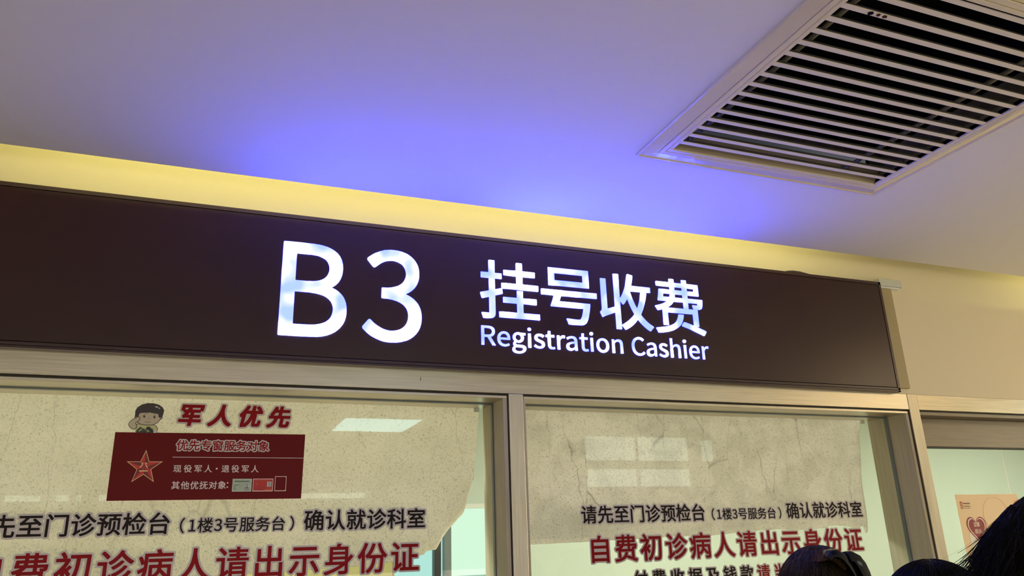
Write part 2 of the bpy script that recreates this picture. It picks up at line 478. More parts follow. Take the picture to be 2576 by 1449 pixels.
# ------------------------------------------------------------------ letter outlines (integer grid, closed loops)
GLYPHS = {
 's挂': (1.000, 900, [[514,378,511,381,501,416,492,440,491,450,493,455,500,457,591,456,597,458,601,463,601,675,600,679,596,679,514,655,500,656,496,660,478,718,477,734,479,738,483,740,591,768,601,773,601,946,600,950,596,951,497,951,491,953,489,959,489,1027,491,1032,496,1033,596,1033,600,1035,601,1207,603,1213,610,1215,678,1215,683,1214,686,1211,688,1035,692,1033,779,1033,784,1032,786,1028,786,959,784,953,778,951,692,951,687,949,687,801,687,797,690,796,780,820,781,892,785,898,993,899,997,900,998,1007,997,1011,816,1013,812,1019,812,1084,814,1090,820,1092,997,1093,998,1097,998,1204,1003,1210,1078,1210,1085,1207,1086,1097,1089,1093,1263,1092,1270,1090,1271,1084,1271,1020,1270,1015,1267,1013,1092,1012,1087,1011,1086,903,1088,900,1092,899,1311,898,1314,896,1315,891,1315,824,1313,819,1306,817,790,816,789,811,796,756,796,743,794,739,692,708,687,704,687,460,684,429,677,411,670,401,660,393,643,385,630,381,578,376,521,376],[738,404,737,477,738,481,741,483,993,484,997,485,998,488,997,613,993,615,802,616,799,618,798,623,798,691,801,696,807,697,996,697,998,702,1000,798,1006,801,1078,801,1084,800,1086,795,1086,702,1089,698,1274,697,1282,694,1283,621,1279,616,1092,615,1087,613,1086,488,1088,485,1092,484,1319,483,1322,481,1323,476,1323,407,1320,402,1314,401,746,401,741,401]], []),
 's号': (1.000, 900, [[497,851,501,855,506,855,1293,855,1298,853,1300,849,1300,781,1297,776,1291,774,780,774,775,773,750,698,750,694,753,693,1185,692,1191,691,1194,687,1192,654,1182,592,1162,497,1150,460,1140,435,1125,411,1112,397,1100,388,1081,379,1053,373,922,371,870,374,864,378,855,412,841,441,840,452,842,456,851,458,952,451,1017,451,1037,456,1045,463,1053,474,1066,502,1081,556,1091,607,1090,611,1086,613,628,613,624,618,624,631,657,715,675,767,675,773,671,774,501,775,497,781],[608,921,607,1171,608,1176,611,1178,1184,1179,1189,1178,1192,1175,1193,925,1192,920,1189,918,616,917,611,918],[1103,1000,1103,1094,1102,1097,1099,1099,699,1099,696,1098,694,1095,694,1001,695,998,698,996,1097,996,1101,997]], []),
 's收': (1.000, 900, [[1280,375,1274,373,1262,374,1236,389,1196,418,1142,465,1083,532,1039,483,993,441,950,408,885,369,875,368,869,370,850,396,826,424,824,435,826,441,872,467,902,486,928,504,967,538,1004,577,1030,612,1030,617,999,677,977,727,957,779,939,832,936,835,900,779,879,751,872,746,863,745,858,747,823,790,820,791,818,789,818,375,816,370,809,368,741,368,737,368,733,372,732,605,731,610,719,608,608,565,572,550,541,532,529,532,524,534,511,568,497,593,496,604,497,610,510,620,520,636,525,650,527,670,527,1108,529,1113,536,1115,605,1115,611,1114,613,1110,613,668,613,665,616,663,727,699,732,704,732,1195,735,1201,810,1202,816,1200,818,1197,818,841,820,835,823,837,834,851,869,911,903,989,932,1080,949,1154,959,1209,964,1214,979,1215,1039,1205,1045,1203,1047,1200,1046,1177,1031,1104,1016,1046,1017,1041,1311,1040,1318,1038,1320,1033,1319,961,1313,957,1257,957,1252,954,1235,873,1221,818,1204,764,1176,691,1138,612,1141,605,1167,571,1213,523,1260,484,1326,443,1327,433,1325,428,1303,406],[1082,702,1086,705,1098,730,1129,815,1146,877,1161,954,1156,957,990,957,987,952,990,936,1022,834,1057,748,1074,714]], []),
 's费': (1.000, 900, [[952,666,952,650,943,612,924,562,903,525,879,496,837,461,793,435,741,414,685,397,609,381,577,376,526,369,513,369,508,372,494,405,480,428,479,439,482,443,488,445,562,454,630,466,687,480,733,497,763,512,777,521,801,539,824,564,844,599,857,630,865,663,868,667,875,669,944,669],[1271,371,1266,369,1256,370,1208,391,1127,422,1008,464,916,492,911,496,911,507,912,513,943,553,951,557,960,557,978,553,1103,516,1110,516,1111,521,1111,682,1110,686,1107,688,696,687,693,682,692,497,688,494,684,493,617,493,610,495,608,501,608,723,603,725,543,708,530,709,526,713,508,745,494,763,494,775,499,780,557,796,618,818,664,842,687,858,686,861,683,861,555,861,547,864,546,879,559,940,575,1041,583,1044,758,1044,761,1049,760,1086,759,1089,755,1090,542,1090,539,1093,538,1096,538,1150,540,1155,547,1158,758,1158,761,1163,761,1210,763,1214,769,1215,833,1215,839,1213,841,1209,841,1163,844,1158,963,1158,966,1159,967,1163,968,1212,974,1215,1008,1215,1042,1215,1048,1212,1049,1163,1052,1158,1236,1158,1243,1155,1244,1151,1245,1113,1245,985,1243,979,1236,977,1052,977,1049,972,1049,933,1051,929,1054,928,1290,928,1296,926,1298,921,1298,899,1293,856,1287,823,1277,795,1271,786,1263,780,1244,771,1213,767,1137,769,1130,771,1117,818,1117,828,1119,832,1126,834,1184,831,1196,832,1202,836,1205,844,1208,857,1205,861,1051,861,1049,856,1048,769,1040,765,976,765,970,767,967,773,967,856,964,861,813,861,806,858,784,829,763,808,735,786,706,768,703,764,711,763,1190,763,1197,761,1199,755,1199,505,1194,501,1165,500,1161,498,1166,495,1270,456,1307,439,1309,434,1308,421],[756,975,752,977,649,977,645,972,639,931,644,928,742,929,745,932,750,944],[834,931,836,929,840,928,964,928,967,933,966,974,962,977,843,977,839,972],[966,1047,967,1084,964,1089,847,1090,842,1087,841,1049,844,1044,962,1044],[1163,1047,1164,1084,1161,1089,1054,1090,1049,1087,1049,1049,1052,1044,1158,1044]], []),
 'lR': (0.635, 700, [[418,868,595,868,645,864,680,854,693,849,711,838,732,821,746,802,758,776,764,753,766,728,765,693,760,670,754,653,739,626,720,604,691,585,659,572,656,569,778,359,780,352,779,346,774,344,702,344,697,346,575,558,572,562,568,562,494,562,491,561,490,347,484,344,422,344,416,347,416,863],[491,626,494,625,593,626,629,634,644,640,659,650,670,660,679,673,685,689,690,715,689,734,685,750,679,764,670,775,658,786,646,792,629,798,608,802,564,806,492,805,490,801]], []),
 'le': (0.554, 700, [[588,743,618,735,637,727,653,716,674,696,689,675,700,651,708,624,712,601,714,544,711,523,709,520,705,519,460,519,457,518,457,512,462,485,471,463,489,437,506,420,523,410,537,404,556,399,577,398,589,398,611,402,628,408,665,426,673,427,678,423,695,390,698,384,698,378,695,373,675,361,651,350,628,343,601,337,578,335,537,337,508,344,477,357,455,370,442,381,433,389,415,412,401,437,393,458,383,500,381,532,383,577,390,613,403,646,416,668,425,680,435,692,453,709,479,726,501,736,514,740,529,743,552,745],[457,577,461,576,642,576,646,578,646,585,642,609,638,626,629,643,619,657,602,671,587,678,569,682,549,683,532,679,518,673,504,664,489,651,480,639,469,620,459,592]], []),
 'lg': (0.564, 700, [[731,735,734,730,734,680,733,677,728,675,670,675,667,674,678,653,685,626,686,616,685,579,680,554,672,536,660,517,652,508,632,491,612,479,590,471,570,467,534,465,513,468,487,475,474,461,469,451,467,439,471,425,477,417,486,410,499,406,518,403,606,403,648,400,683,391,709,379,720,369,729,358,735,344,739,329,740,298,738,281,732,261,727,253,721,242,710,229,687,209,666,196,641,185,609,176,566,170,514,170,490,173,463,179,443,187,425,196,409,208,399,219,391,230,382,253,380,273,382,298,391,322,405,341,430,364,411,387,405,401,402,418,402,439,407,459,418,478,438,501,423,518,410,537,402,555,397,575,395,589,396,630,401,654,411,675,421,691,431,702,453,721,475,732,494,739,513,743,555,745,581,741,602,735],[666,299,662,314,654,324,642,331,628,336,603,339,515,339,484,343,475,337,458,317,451,301,448,286,452,269,457,259,465,250,478,241,500,232,520,227,537,225,562,225,585,228,606,234,621,240,635,248,647,258,660,276,665,288],[542,519,556,522,572,527,593,542,609,565,614,579,617,599,617,613,612,634,605,650,596,663,585,673,575,679,563,684,546,687,535,687,516,682,503,675,490,665,475,642,468,616,467,605,468,593,472,576,477,563,489,545,499,535,512,527,525,522]], []),
 'li': (0.275, 700, [[480,344,414,344,411,346,409,348,409,730,410,734,413,735,479,735,483,734,484,731,484,349,483,346],[410,885,423,894,438,898,462,897,473,893,483,886,492,872,495,856,493,833,485,818,477,811,467,806,451,803,430,805,412,814,402,829,399,843,401,867,405,878]], []),
 'ls': (0.468, 700, [[592,733,627,716,647,700,646,690,618,654,613,652,606,652,580,669,551,681,532,684,515,684,493,679,476,668,464,652,461,640,461,631,469,614,488,597,504,589,570,563,597,550,619,536,635,521,642,512,650,495,656,472,656,433,652,417,647,403,633,381,620,368,607,358,588,349,565,341,535,336,492,336,460,342,422,355,390,372,368,390,367,397,369,401,399,441,408,441,435,421,468,405,493,398,523,396,549,402,566,412,579,428,582,436,585,450,583,458,578,471,568,482,558,490,537,502,453,537,425,554,409,570,395,592,389,611,389,654,398,680,411,701,423,714,439,725,452,732,475,740,501,744,535,745,568,741]], []),
 'lt': (0.377, 700, [[433,843,489,843,494,841,495,740,496,736,592,735,597,733,598,678,596,673,499,673,495,670,495,460,497,442,503,425,510,414,521,405,533,400,549,398,566,401,587,408,597,406,610,359,609,351,606,349,571,339,542,335,514,336,488,341,468,350,450,364,437,382,428,403,423,424,420,454,420,669,416,673,370,673,365,674,364,678,364,727,365,730,369,732,412,735,423,737,430,839]], []),
 'lr': (0.388, 700, [[412,345,409,349,410,733,415,735,471,734,473,730,478,683,510,717,527,730,543,738,565,744,577,745,604,744,625,738,628,734,628,724,616,672,607,671,588,676,575,677,556,673,540,666,526,655,509,636,493,610,484,590,483,347,478,344]], []),
 'la': (0.563, 700, [[692,346,688,344,632,345,630,348,626,380,624,382,577,354,548,342,521,336,482,336,462,340,438,350,421,362,409,374,398,390,391,408,387,430,386,451,388,474,395,498,406,517,417,529,443,549,471,563,498,573,541,584,615,595,619,599,614,626,605,649,593,664,576,675,552,681,535,681,517,678,487,669,468,660,438,642,431,641,425,645,403,684,402,692,404,696,435,714,473,731,517,742,547,745,587,743,610,738,634,727,648,717,662,703,674,684,683,664,689,641,693,615,694,349],[618,540,615,541,589,537,536,525,512,516,495,508,483,500,468,482,463,474,460,462,459,451,461,436,470,419,482,408,495,402,516,398,532,399,552,404,569,411,588,422,609,439,618,446,619,450]], []),
 'lo': (0.606, 700, [[532,743,567,745,592,743,612,739,645,726,670,710,692,690,708,669,721,647,734,614,741,581,743,526,741,498,732,460,723,436,710,413,692,390,666,368,647,356,624,346,591,337,558,335,533,337,520,340,503,345,479,355,454,370,428,396,416,411,402,435,390,466,383,502,381,548,384,585,390,613,396,629,402,645,415,667,434,692,462,715,478,725,503,736],[556,680,530,674,517,668,502,656,488,641,477,624,468,602,460,565,458,540,461,503,467,481,477,456,488,439,503,423,525,408,547,401,564,400,576,401,590,405,608,413,625,426,637,439,648,456,660,490,666,520,667,541,666,560,662,583,657,602,647,625,635,643,622,657,610,666,597,673,578,679]], []),
 'ln': (0.610, 700, [[722,346,718,344,655,344,649,347,649,590,646,618,639,643,626,662,617,669,607,674,589,678,564,676,541,668,515,650,485,621,484,348,482,345,478,344,415,344,410,346,409,349,409,730,411,734,415,735,471,734,473,731,477,694,479,690,515,719,538,732,566,741,594,745,623,744,649,739,670,729,683,719,694,708,705,690,713,671,719,649,723,623,724,349]], []),
 'lC': (0.638, 700, [[734,841,762,816,764,807,761,801,728,762,718,763,691,786,667,800,639,808,621,810,597,808,568,801,547,791,525,774,507,755,494,736,479,703,470,676,464,637,464,578,473,528,479,510,491,482,505,460,520,443,546,422,567,412,591,406,612,404,642,406,667,413,685,422,708,438,730,459,737,461,742,459,775,421,776,410,750,383,726,366,704,354,674,343,638,336,609,335,573,338,535,348,504,362,478,379,449,407,424,441,409,472,397,508,387,558,386,622,388,655,396,700,410,741,430,779,449,804,459,815,476,831,506,851,541,866,577,875,612,878,643,876,664,873,689,865,709,856]], []),
 'lh': (0.607, 700, [[412,912,478,912,482,912,484,909,484,733,482,699,483,695,486,695,520,721,545,734,570,742,607,745,629,743,647,740,668,731,683,719,692,710,705,690,713,671,719,650,724,603,724,349,721,345,655,344,649,347,649,590,646,618,639,643,626,662,617,669,607,674,589,678,564,676,541,668,515,650,485,621,484,348,482,345,478,344,415,344,410,347,409,907]], []),
 'LB': (0.657, 1800, [[1071,2232,1077,2235,1084,2236,1511,2236,1529,2233,1562,2233,1639,2223,1700,2209,1754,2190,1808,2162,1857,2125,1895,2080,1921,2030,1938,1967,1943,1909,1943,1885,1940,1848,1935,1813,1924,1773,1912,1742,1889,1702,1872,1681,1841,1650,1815,1630,1791,1616,1788,1611,1792,1606,1832,1590,1869,1572,1898,1552,1939,1516,1968,1480,1989,1440,2006,1395,2015,1346,2018,1306,2018,1271,2013,1210,2010,1194,1994,1135,1969,1084,1928,1029,1896,999,1870,978,1815,946,1750,918,1672,898,1602,888,1518,883,1084,883,1075,885,1069,889,1066,898,1066,2220,1067,2227],[1265,1053,1274,1050,1489,1050,1539,1053,1595,1060,1644,1072,1693,1090,1726,1109,1760,1138,1785,1168,1806,1210,1816,1248,1821,1292,1818,1325,1806,1367,1787,1405,1759,1436,1726,1461,1693,1478,1654,1492,1635,1496,1583,1506,1539,1511,1508,1511,1492,1514,1274,1514,1267,1512,1263,1503,1263,1060],[1265,1679,1274,1675,1438,1675,1457,1678,1496,1678,1536,1683,1555,1686,1604,1698,1644,1714,1672,1730,1698,1753,1717,1777,1731,1805,1743,1848,1744,1876,1743,1906,1733,1944,1717,1979,1696,2005,1670,2026,1637,2042,1593,2057,1555,2064,1475,2071,1274,2072,1267,2069,1263,2061,1263,1686]], []),
 'L3': (0.555, 1800, [[1229,2242,1271,2251,1335,2259,1391,2259,1410,2257,1436,2257,1504,2245,1550,2230,1579,2219,1616,2200,1654,2174,1696,2134,1726,2091,1736,2073,1751,2040,1764,1988,1770,1930,1770,1892,1767,1857,1757,1805,1739,1756,1726,1733,1708,1705,1692,1686,1665,1659,1639,1638,1614,1620,1576,1600,1572,1595,1576,1589,1618,1572,1661,1548,1698,1520,1736,1483,1764,1445,1782,1412,1799,1370,1811,1316,1814,1278,1814,1231,1808,1170,1792,1109,1767,1055,1734,1009,1692,966,1637,926,1586,900,1508,875,1454,865,1429,862,1356,860,1337,862,1307,862,1250,870,1199,882,1143,901,1089,926,1062,941,1028,964,995,989,945,1037,938,1048,938,1070,943,1079,1018,1173,1028,1180,1037,1181,1046,1180,1054,1176,1102,1130,1133,1107,1161,1088,1211,1062,1248,1048,1288,1038,1335,1031,1384,1031,1443,1041,1478,1053,1496,1062,1520,1076,1546,1097,1567,1121,1586,1149,1600,1182,1607,1208,1612,1236,1612,1283,1600,1337,1585,1372,1571,1391,1550,1415,1527,1435,1487,1459,1433,1480,1372,1494,1354,1497,1293,1504,1246,1504,1215,1507,1208,1511,1205,1520,1205,1651,1206,1658,1209,1663,1218,1666,1290,1669,1342,1676,1358,1679,1414,1695,1454,1712,1487,1733,1518,1760,1541,1794,1557,1831,1565,1862,1568,1883,1568,1918,1558,1963,1544,1995,1527,2021,1507,2042,1492,2055,1459,2073,1433,2082,1398,2090,1375,2093,1342,2092,1309,2087,1281,2080,1253,2071,1222,2057,1189,2038,1159,2016,1107,1972,1096,1967,1084,1966,1075,1970,1068,1976,992,2066,986,2075,984,2091,988,2101,1032,2138,1067,2164,1112,2192,1159,2216]], []),
 'b请': (1.000, 500, [[264,519,269,521,384,521,389,518,391,318,427,344,437,345,442,342,451,316,454,315,454,453,457,457,696,456,698,453,698,242,696,229,692,221,680,212,661,207,595,205,591,208,581,239,581,250,587,252,644,252,646,260,646,279,507,280,505,277,504,205,499,202,458,203,454,207,454,294,453,297,376,238,349,213,336,213,315,244,314,254,331,275,338,294,338,467,335,469,265,470,263,474],[505,346,505,326,507,323,644,323,646,325,646,345,644,348,507,348],[505,411,505,393,507,391,644,391,646,393,646,411,644,413,507,413],[737,474,731,471,420,472,418,475,418,511,421,515,547,516,549,518,549,532,547,534,452,534,447,536,446,573,448,577,547,578,549,580,549,592,547,594,436,595,433,599,433,636,439,639,548,639,549,641,550,674,556,678,600,677,603,639,720,638,722,634,722,599,719,595,604,594,602,592,602,580,604,578,705,577,707,573,706,536,701,534,604,534,602,532,602,518,604,516,735,515,738,511],[297,642,321,666,334,666,376,628,403,601,411,591,411,579,385,552,371,552,343,584,298,628]], [[754,664,764,641,764,593,749,557,769,542,778,527,780,470,776,455,769,445,740,428,740,237,735,213,723,192,709,179,690,170,634,162,597,162,576,167,559,179,548,204,543,186,535,175,524,167,507,161,459,160,435,167,417,185,411,211,376,180,360,171,330,170,307,181,278,223,272,242,276,274,296,300,295,425,259,428,242,434,226,451,221,468,221,523,231,546,254,561,302,564,265,602,256,616,254,647,265,671,296,700,316,708,339,708,354,703,401,665,413,674,430,680,506,681,518,703,535,716,555,720,595,720,612,717,627,709,638,696,645,681,725,680,742,674]]),
 'b先': (1.000, 500, [[291,201,267,233,267,245,321,270,343,285,358,300,374,321,389,354,396,379,401,408,398,411,275,411,273,416,273,461,279,463,470,463,473,465,473,545,471,548,386,548,360,501,345,478,338,472,326,473,293,491,293,503,314,533,338,580,366,664,380,666,414,659,418,656,418,643,406,602,407,600,472,600,474,675,479,678,521,678,525,677,527,673,528,600,686,600,691,598,692,552,688,548,528,548,527,466,530,463,722,463,727,461,728,415,725,411,593,411,590,408,590,280,593,266,597,263,607,262,663,262,674,264,681,280,685,334,689,336,699,336,733,321,735,318,734,288,729,254,722,235,714,223,700,214,679,210,589,210,569,213,554,219,544,230,538,255,537,409,461,411,457,408,449,358,441,330,423,290,406,266,385,245,360,227,335,213,306,201,296,200]], [[349,703,379,708,435,696,450,711,466,718,534,718,553,709,565,694,569,679,570,642,695,641,713,634,726,622,734,601,733,539,719,518,697,506,743,501,756,493,767,477,770,463,768,399,754,379,730,368,763,351,773,338,777,322,774,265,766,229,752,201,733,183,695,169,590,168,552,174,524,188,507,209,497,239,494,364,482,316,457,264,438,238,414,214,383,191,317,160,287,158,263,169,232,208,224,230,225,253,232,270,245,282,281,296,316,318,335,339,348,365,346,368,270,369,246,380,236,392,231,408,230,463,236,481,250,498,255,522,277,554,299,597,326,682,338,696],[635,304,640,306,643,343,656,368,633,367]]),
 'b至': (1.000, 500, [[270,224,269,268,272,272,469,273,472,276,471,349,319,350,314,352,313,396,317,400,471,401,472,464,468,465,373,460,326,454,316,455,304,492,304,504,319,513,334,525,378,569,401,599,283,600,281,604,282,649,287,650,562,650,710,650,715,649,716,604,713,600,478,599,403,513,585,520,585,522,540,561,541,573,573,593,581,593,586,590,655,533,696,494,712,474,711,461,679,439,665,440,634,473,507,466,522,465,526,462,527,401,687,400,690,396,690,352,684,350,527,349,526,274,529,273,728,272,732,268,731,224,726,222,686,222,275,222]], [[238,196,227,220,227,274,230,287,238,300,252,310,288,316,276,331,271,347,271,403,282,429,263,479,261,509,272,533,305,556,265,562,251,572,242,585,238,599,238,653,243,668,253,681,269,690,287,693,710,693,731,688,747,677,758,652,758,599,755,585,746,572,732,562,694,556,744,504,754,480,754,459,750,444,727,419,732,401,732,347,727,331,715,316,739,313,753,308,764,298,772,284,774,220,769,205,759,192,743,182,726,180,275,180,254,184]]),
 'b门': (1.000, 500, [[293,577,336,577,342,573,342,207,338,203,294,202,289,206,288,572],[423,658,428,659,707,659,713,657,714,245,707,224,696,213,681,207,657,204,581,203,578,206,565,242,565,252,569,255,642,254,656,255,660,260,660,607,425,608,422,612],[307,659,336,677,349,677,383,639,417,595,422,587,421,574,392,552,377,553,345,599,307,645]], [[262,171,251,185,246,201,246,577,254,599,275,616,265,635,264,661,267,675,275,687,315,715,340,721,371,714,396,691,411,699,428,702,707,702,725,699,741,690,751,677,756,660,756,240,751,216,738,194,724,181,703,170,657,161,574,162,556,168,543,180,522,236,522,257,528,274,539,287,555,295,618,298,618,563,466,566,452,545,428,526,408,513,384,507,384,202,379,185,365,169,345,161,285,161]]),
 'b诊': (1.000, 500, [[721,380,722,368,707,345,670,302,623,266,575,238,518,216,472,202,461,205,440,236,440,247,442,250,500,266,530,277,576,301,603,318,642,352,674,395,687,395],[267,520,387,521,392,519,393,320,396,319,435,346,445,347,450,343,461,314,461,302,459,299,375,239,349,216,337,218,315,242,313,246,314,255,325,268,335,283,341,305,341,468,338,469,267,470,265,474,265,516],[666,453,665,438,648,417,624,391,576,352,537,327,498,307,488,307,483,309,460,336,461,350,510,373,551,399,589,430,621,467,635,467],[619,522,618,509,581,472,542,441,494,412,487,409,476,410,452,436,453,449,491,469,524,491,552,513,575,536,588,537],[408,505,409,518,453,546,501,589,536,631,562,676,567,679,575,679,610,667,612,655,607,641,634,610,683,567,716,543,746,526,748,523,747,513,721,483,716,481,706,482,677,500,642,528,605,563,577,593,549,560,519,529,478,497,449,478,434,478],[308,643,333,667,347,668,380,640,412,610,422,597,422,585,396,557,383,557,347,596,309,630]], [[315,181,279,219,271,240,274,272,294,297,299,310,299,425,261,428,244,434,228,451,223,468,223,523,235,548,245,556,261,562,318,564,270,613,266,645,271,664,312,704,329,710,357,709,372,702,414,667,445,637,464,612,497,649,529,703,542,715,559,720,581,720,633,703,650,685,655,651,666,637,710,599,774,559,788,539,790,509,780,486,744,447,730,441,711,438,709,434,744,417,759,401,764,385,764,365,758,346,722,295,674,250,620,214,553,183,485,162,457,161,434,172,407,208,375,182,362,176,334,174]]),
 'b预': (1.000, 500, [[292,204,278,241,279,253,284,255,340,254,343,258,344,442,341,444,263,445,261,449,261,490,267,493,361,493,355,500,288,546,287,560,306,583,313,586,321,585,358,562,374,577,395,603,392,605,274,605,271,610,272,652,278,654,432,654,449,655,472,641,474,653,479,655,731,655,737,654,738,611,736,607,638,606,625,574,628,572,712,571,717,569,716,321,711,319,672,319,666,322,665,520,545,521,543,518,542,320,537,318,498,318,492,321,491,471,458,384,450,366,446,363,437,363,406,372,406,385,428,442,425,444,397,444,395,241,392,227,382,214,363,207,321,203],[624,505,628,500,628,380,625,349,614,311,631,324,645,323,696,282,735,246,738,242,737,231,711,205,698,204,664,237,604,290,572,254,547,236,519,220,487,207,472,206,448,233,448,246,501,270,529,288,544,303,556,319,567,342,574,365,577,388,578,503,583,505],[577,605,478,606,474,609,472,619,444,580,402,531,437,505,440,493,466,494,491,486,493,569,498,572,568,572]], [[766,685,775,673,780,658,780,605,774,587,760,570,760,318,749,293,772,268,779,252,779,222,768,201,732,167,715,162,692,162,669,171,608,229,574,203,546,186,490,163,467,163,453,168,424,196,403,177,362,163,288,161,262,173,251,188,238,227,236,258,242,276,257,290,274,297,301,298,301,399,299,402,266,402,245,406,229,419,220,438,221,503,230,519,247,532,245,572,234,587,229,604,229,656,241,681,257,692,276,696,442,698,732,698,749,695],[439,320,439,289,457,296,449,320]]),
 'b检': (1.000, 500, [[334,203,331,207,331,390,329,389,303,329,292,312,278,313,259,350,260,363,284,407,301,449,325,530,322,532,273,532,268,534,267,580,272,583,330,583,332,675,338,678,380,677,382,673,382,584,429,583,434,578,433,534,382,531,382,525,397,504,400,509,455,549,486,580,521,624,555,680,567,681,600,669,603,666,603,656,597,644,604,634,629,606,662,574,708,537,739,516,740,503,722,471,715,468,705,470,663,501,661,477,656,475,481,475,476,477,474,493,435,463,424,461,438,435,438,423,414,395,401,396,382,431,381,206,376,202],[414,229,413,271,417,275,588,276,623,348,663,451,667,453,677,453,711,442,711,429,702,406,643,277,646,275,725,274,727,270,727,231,725,228,420,226],[443,434,472,442,482,442,486,440,500,399,512,358,519,321,519,311,517,308,485,299,477,299,473,301,460,360,441,421,441,431],[541,449,569,453,579,453,583,450,601,365,605,332,605,322,602,319,569,313,562,313,558,316,550,375,538,435,538,446],[636,524,568,595,508,524]], [[757,200,741,188,721,184,421,184,401,167,376,160,325,162,300,176,289,200,289,267,261,274,243,289,219,335,217,365,221,380,251,439,269,489,244,499,228,518,225,532,226,591,235,608,247,618,263,624,289,626,289,681,294,695,305,709,321,717,337,720,384,719,403,713,415,701,422,686,424,626,459,615,487,649,527,712,551,723,581,721,629,700,642,684,645,652,653,642,703,595,772,543,783,520,781,490,754,443,752,416,711,319,748,310,766,288,769,225]]),
 'b台': (1.000, 500, [[332,205,331,424,333,428,662,429,668,427,669,209,667,205,615,204,613,208,613,227,610,230,388,230,385,227,385,207,383,203,338,202],[612,283,613,375,611,377,388,378,386,376,385,285,387,282,610,282],[720,462,689,438,683,436,673,438,651,470,642,478,391,465,310,456,305,459,293,493,293,503,295,507,319,522,339,541,396,605,449,677,462,680,500,663,503,660,502,649,450,583,392,518,600,527,599,532,542,589,542,598,544,601,571,620,583,621,588,618,627,582,676,530,719,475]], [[306,171,294,185,289,201,289,416,273,430,265,444,251,489,253,518,266,538,297,559,338,602,422,710,446,721,476,720,529,695,541,678,546,655,563,662,582,663,598,661,614,652,709,558,759,491,762,459,758,442,745,427,711,401,709,193,692,170,663,161,603,164,587,172,572,187,426,187,407,167,380,160,328,161],[570,327,567,335,431,335,428,332,431,324,567,324],[492,565,504,565,501,575]]),
 'b确': (1.000, 500, [[271,650,276,652,448,652,454,649,454,606,453,603,381,600,356,500,358,497,424,498,416,509,416,520,446,550,474,589,495,625,517,675,521,678,533,679,566,669,567,658,560,640,561,637,650,638,676,621,677,606,642,552,644,550,716,550,721,546,721,244,718,229,712,219,699,211,677,207,630,206,624,210,615,242,616,253,621,255,666,255,669,257,670,321,667,324,614,323,613,224,610,220,570,220,565,223,564,321,562,324,509,323,499,282,487,252,469,222,452,202,440,203,410,225,410,236,429,261,429,265,353,265,349,226,309,225,304,227,303,378,300,378,291,367,278,368,260,408,260,418,279,451,300,498,315,546,327,599,325,601,276,601,271,603],[439,281,444,291,453,317,462,364,464,394,463,486,453,479,438,477],[389,315,391,317,390,446,388,448,353,448,351,445,351,316,354,314],[514,374,563,374,564,416,515,416],[669,416,614,416,614,374,669,374],[564,463,563,502,515,502,515,463],[669,463,669,502,614,502,614,463],[602,588,537,589,515,551,575,550,589,567]], [[243,682,259,691,276,694,448,694,475,687,486,704,497,714,511,720,531,721,587,707,599,696,609,679,664,678,705,652,715,640,719,628,718,593,736,588,748,581,759,567,764,552,764,239,758,212,745,192,730,179,703,168,667,164,621,165,595,177,562,178,543,185,528,201,521,223,481,171,464,162,444,159,418,166,379,194,354,184,309,183,291,186,275,195,265,208,260,224,260,328,240,348,217,405,220,434,250,488,274,557,244,570,229,593,228,654,233,669]]),
 'b认': (1.000, 500, [[558,678,601,678,607,675,604,516,615,454,634,391,647,358,664,326,687,294,704,276,741,243,741,231,711,203,700,204,681,218,659,239,642,259,616,299,582,375,569,336,550,293,523,253,497,225,472,204,461,202,457,204,429,231,430,243,463,272,489,304,511,343,526,384,538,427,546,477,552,572,553,673],[267,520,396,521,401,519,402,326,405,326,448,355,458,356,464,353,474,324,475,313,472,309,387,248,356,223,344,224,322,254,323,263,341,283,347,295,349,307,349,468,347,469,267,470,266,474,266,516],[314,643,340,667,352,668,429,598,430,584,403,556,390,556,315,630]], [[774,205,731,165,709,161,687,163,656,183,627,211,585,267,541,209,500,171,482,162,462,160,440,165,397,201,381,188,362,181,334,182,316,192,285,231,280,248,283,280,304,304,307,312,307,425,263,428,247,433,230,449,223,468,224,524,228,538,238,551,263,562,322,564,282,603,273,618,271,649,282,672,322,706,343,711,364,709,390,692,465,621,473,600,471,571,463,557,442,534,444,401,446,398,467,398,483,393,496,436,503,483,510,577,511,679,515,694,530,711,550,719,610,719,634,708,644,695,649,679,646,520,662,440,677,397,701,347,721,320,767,278,780,262,784,228]]),
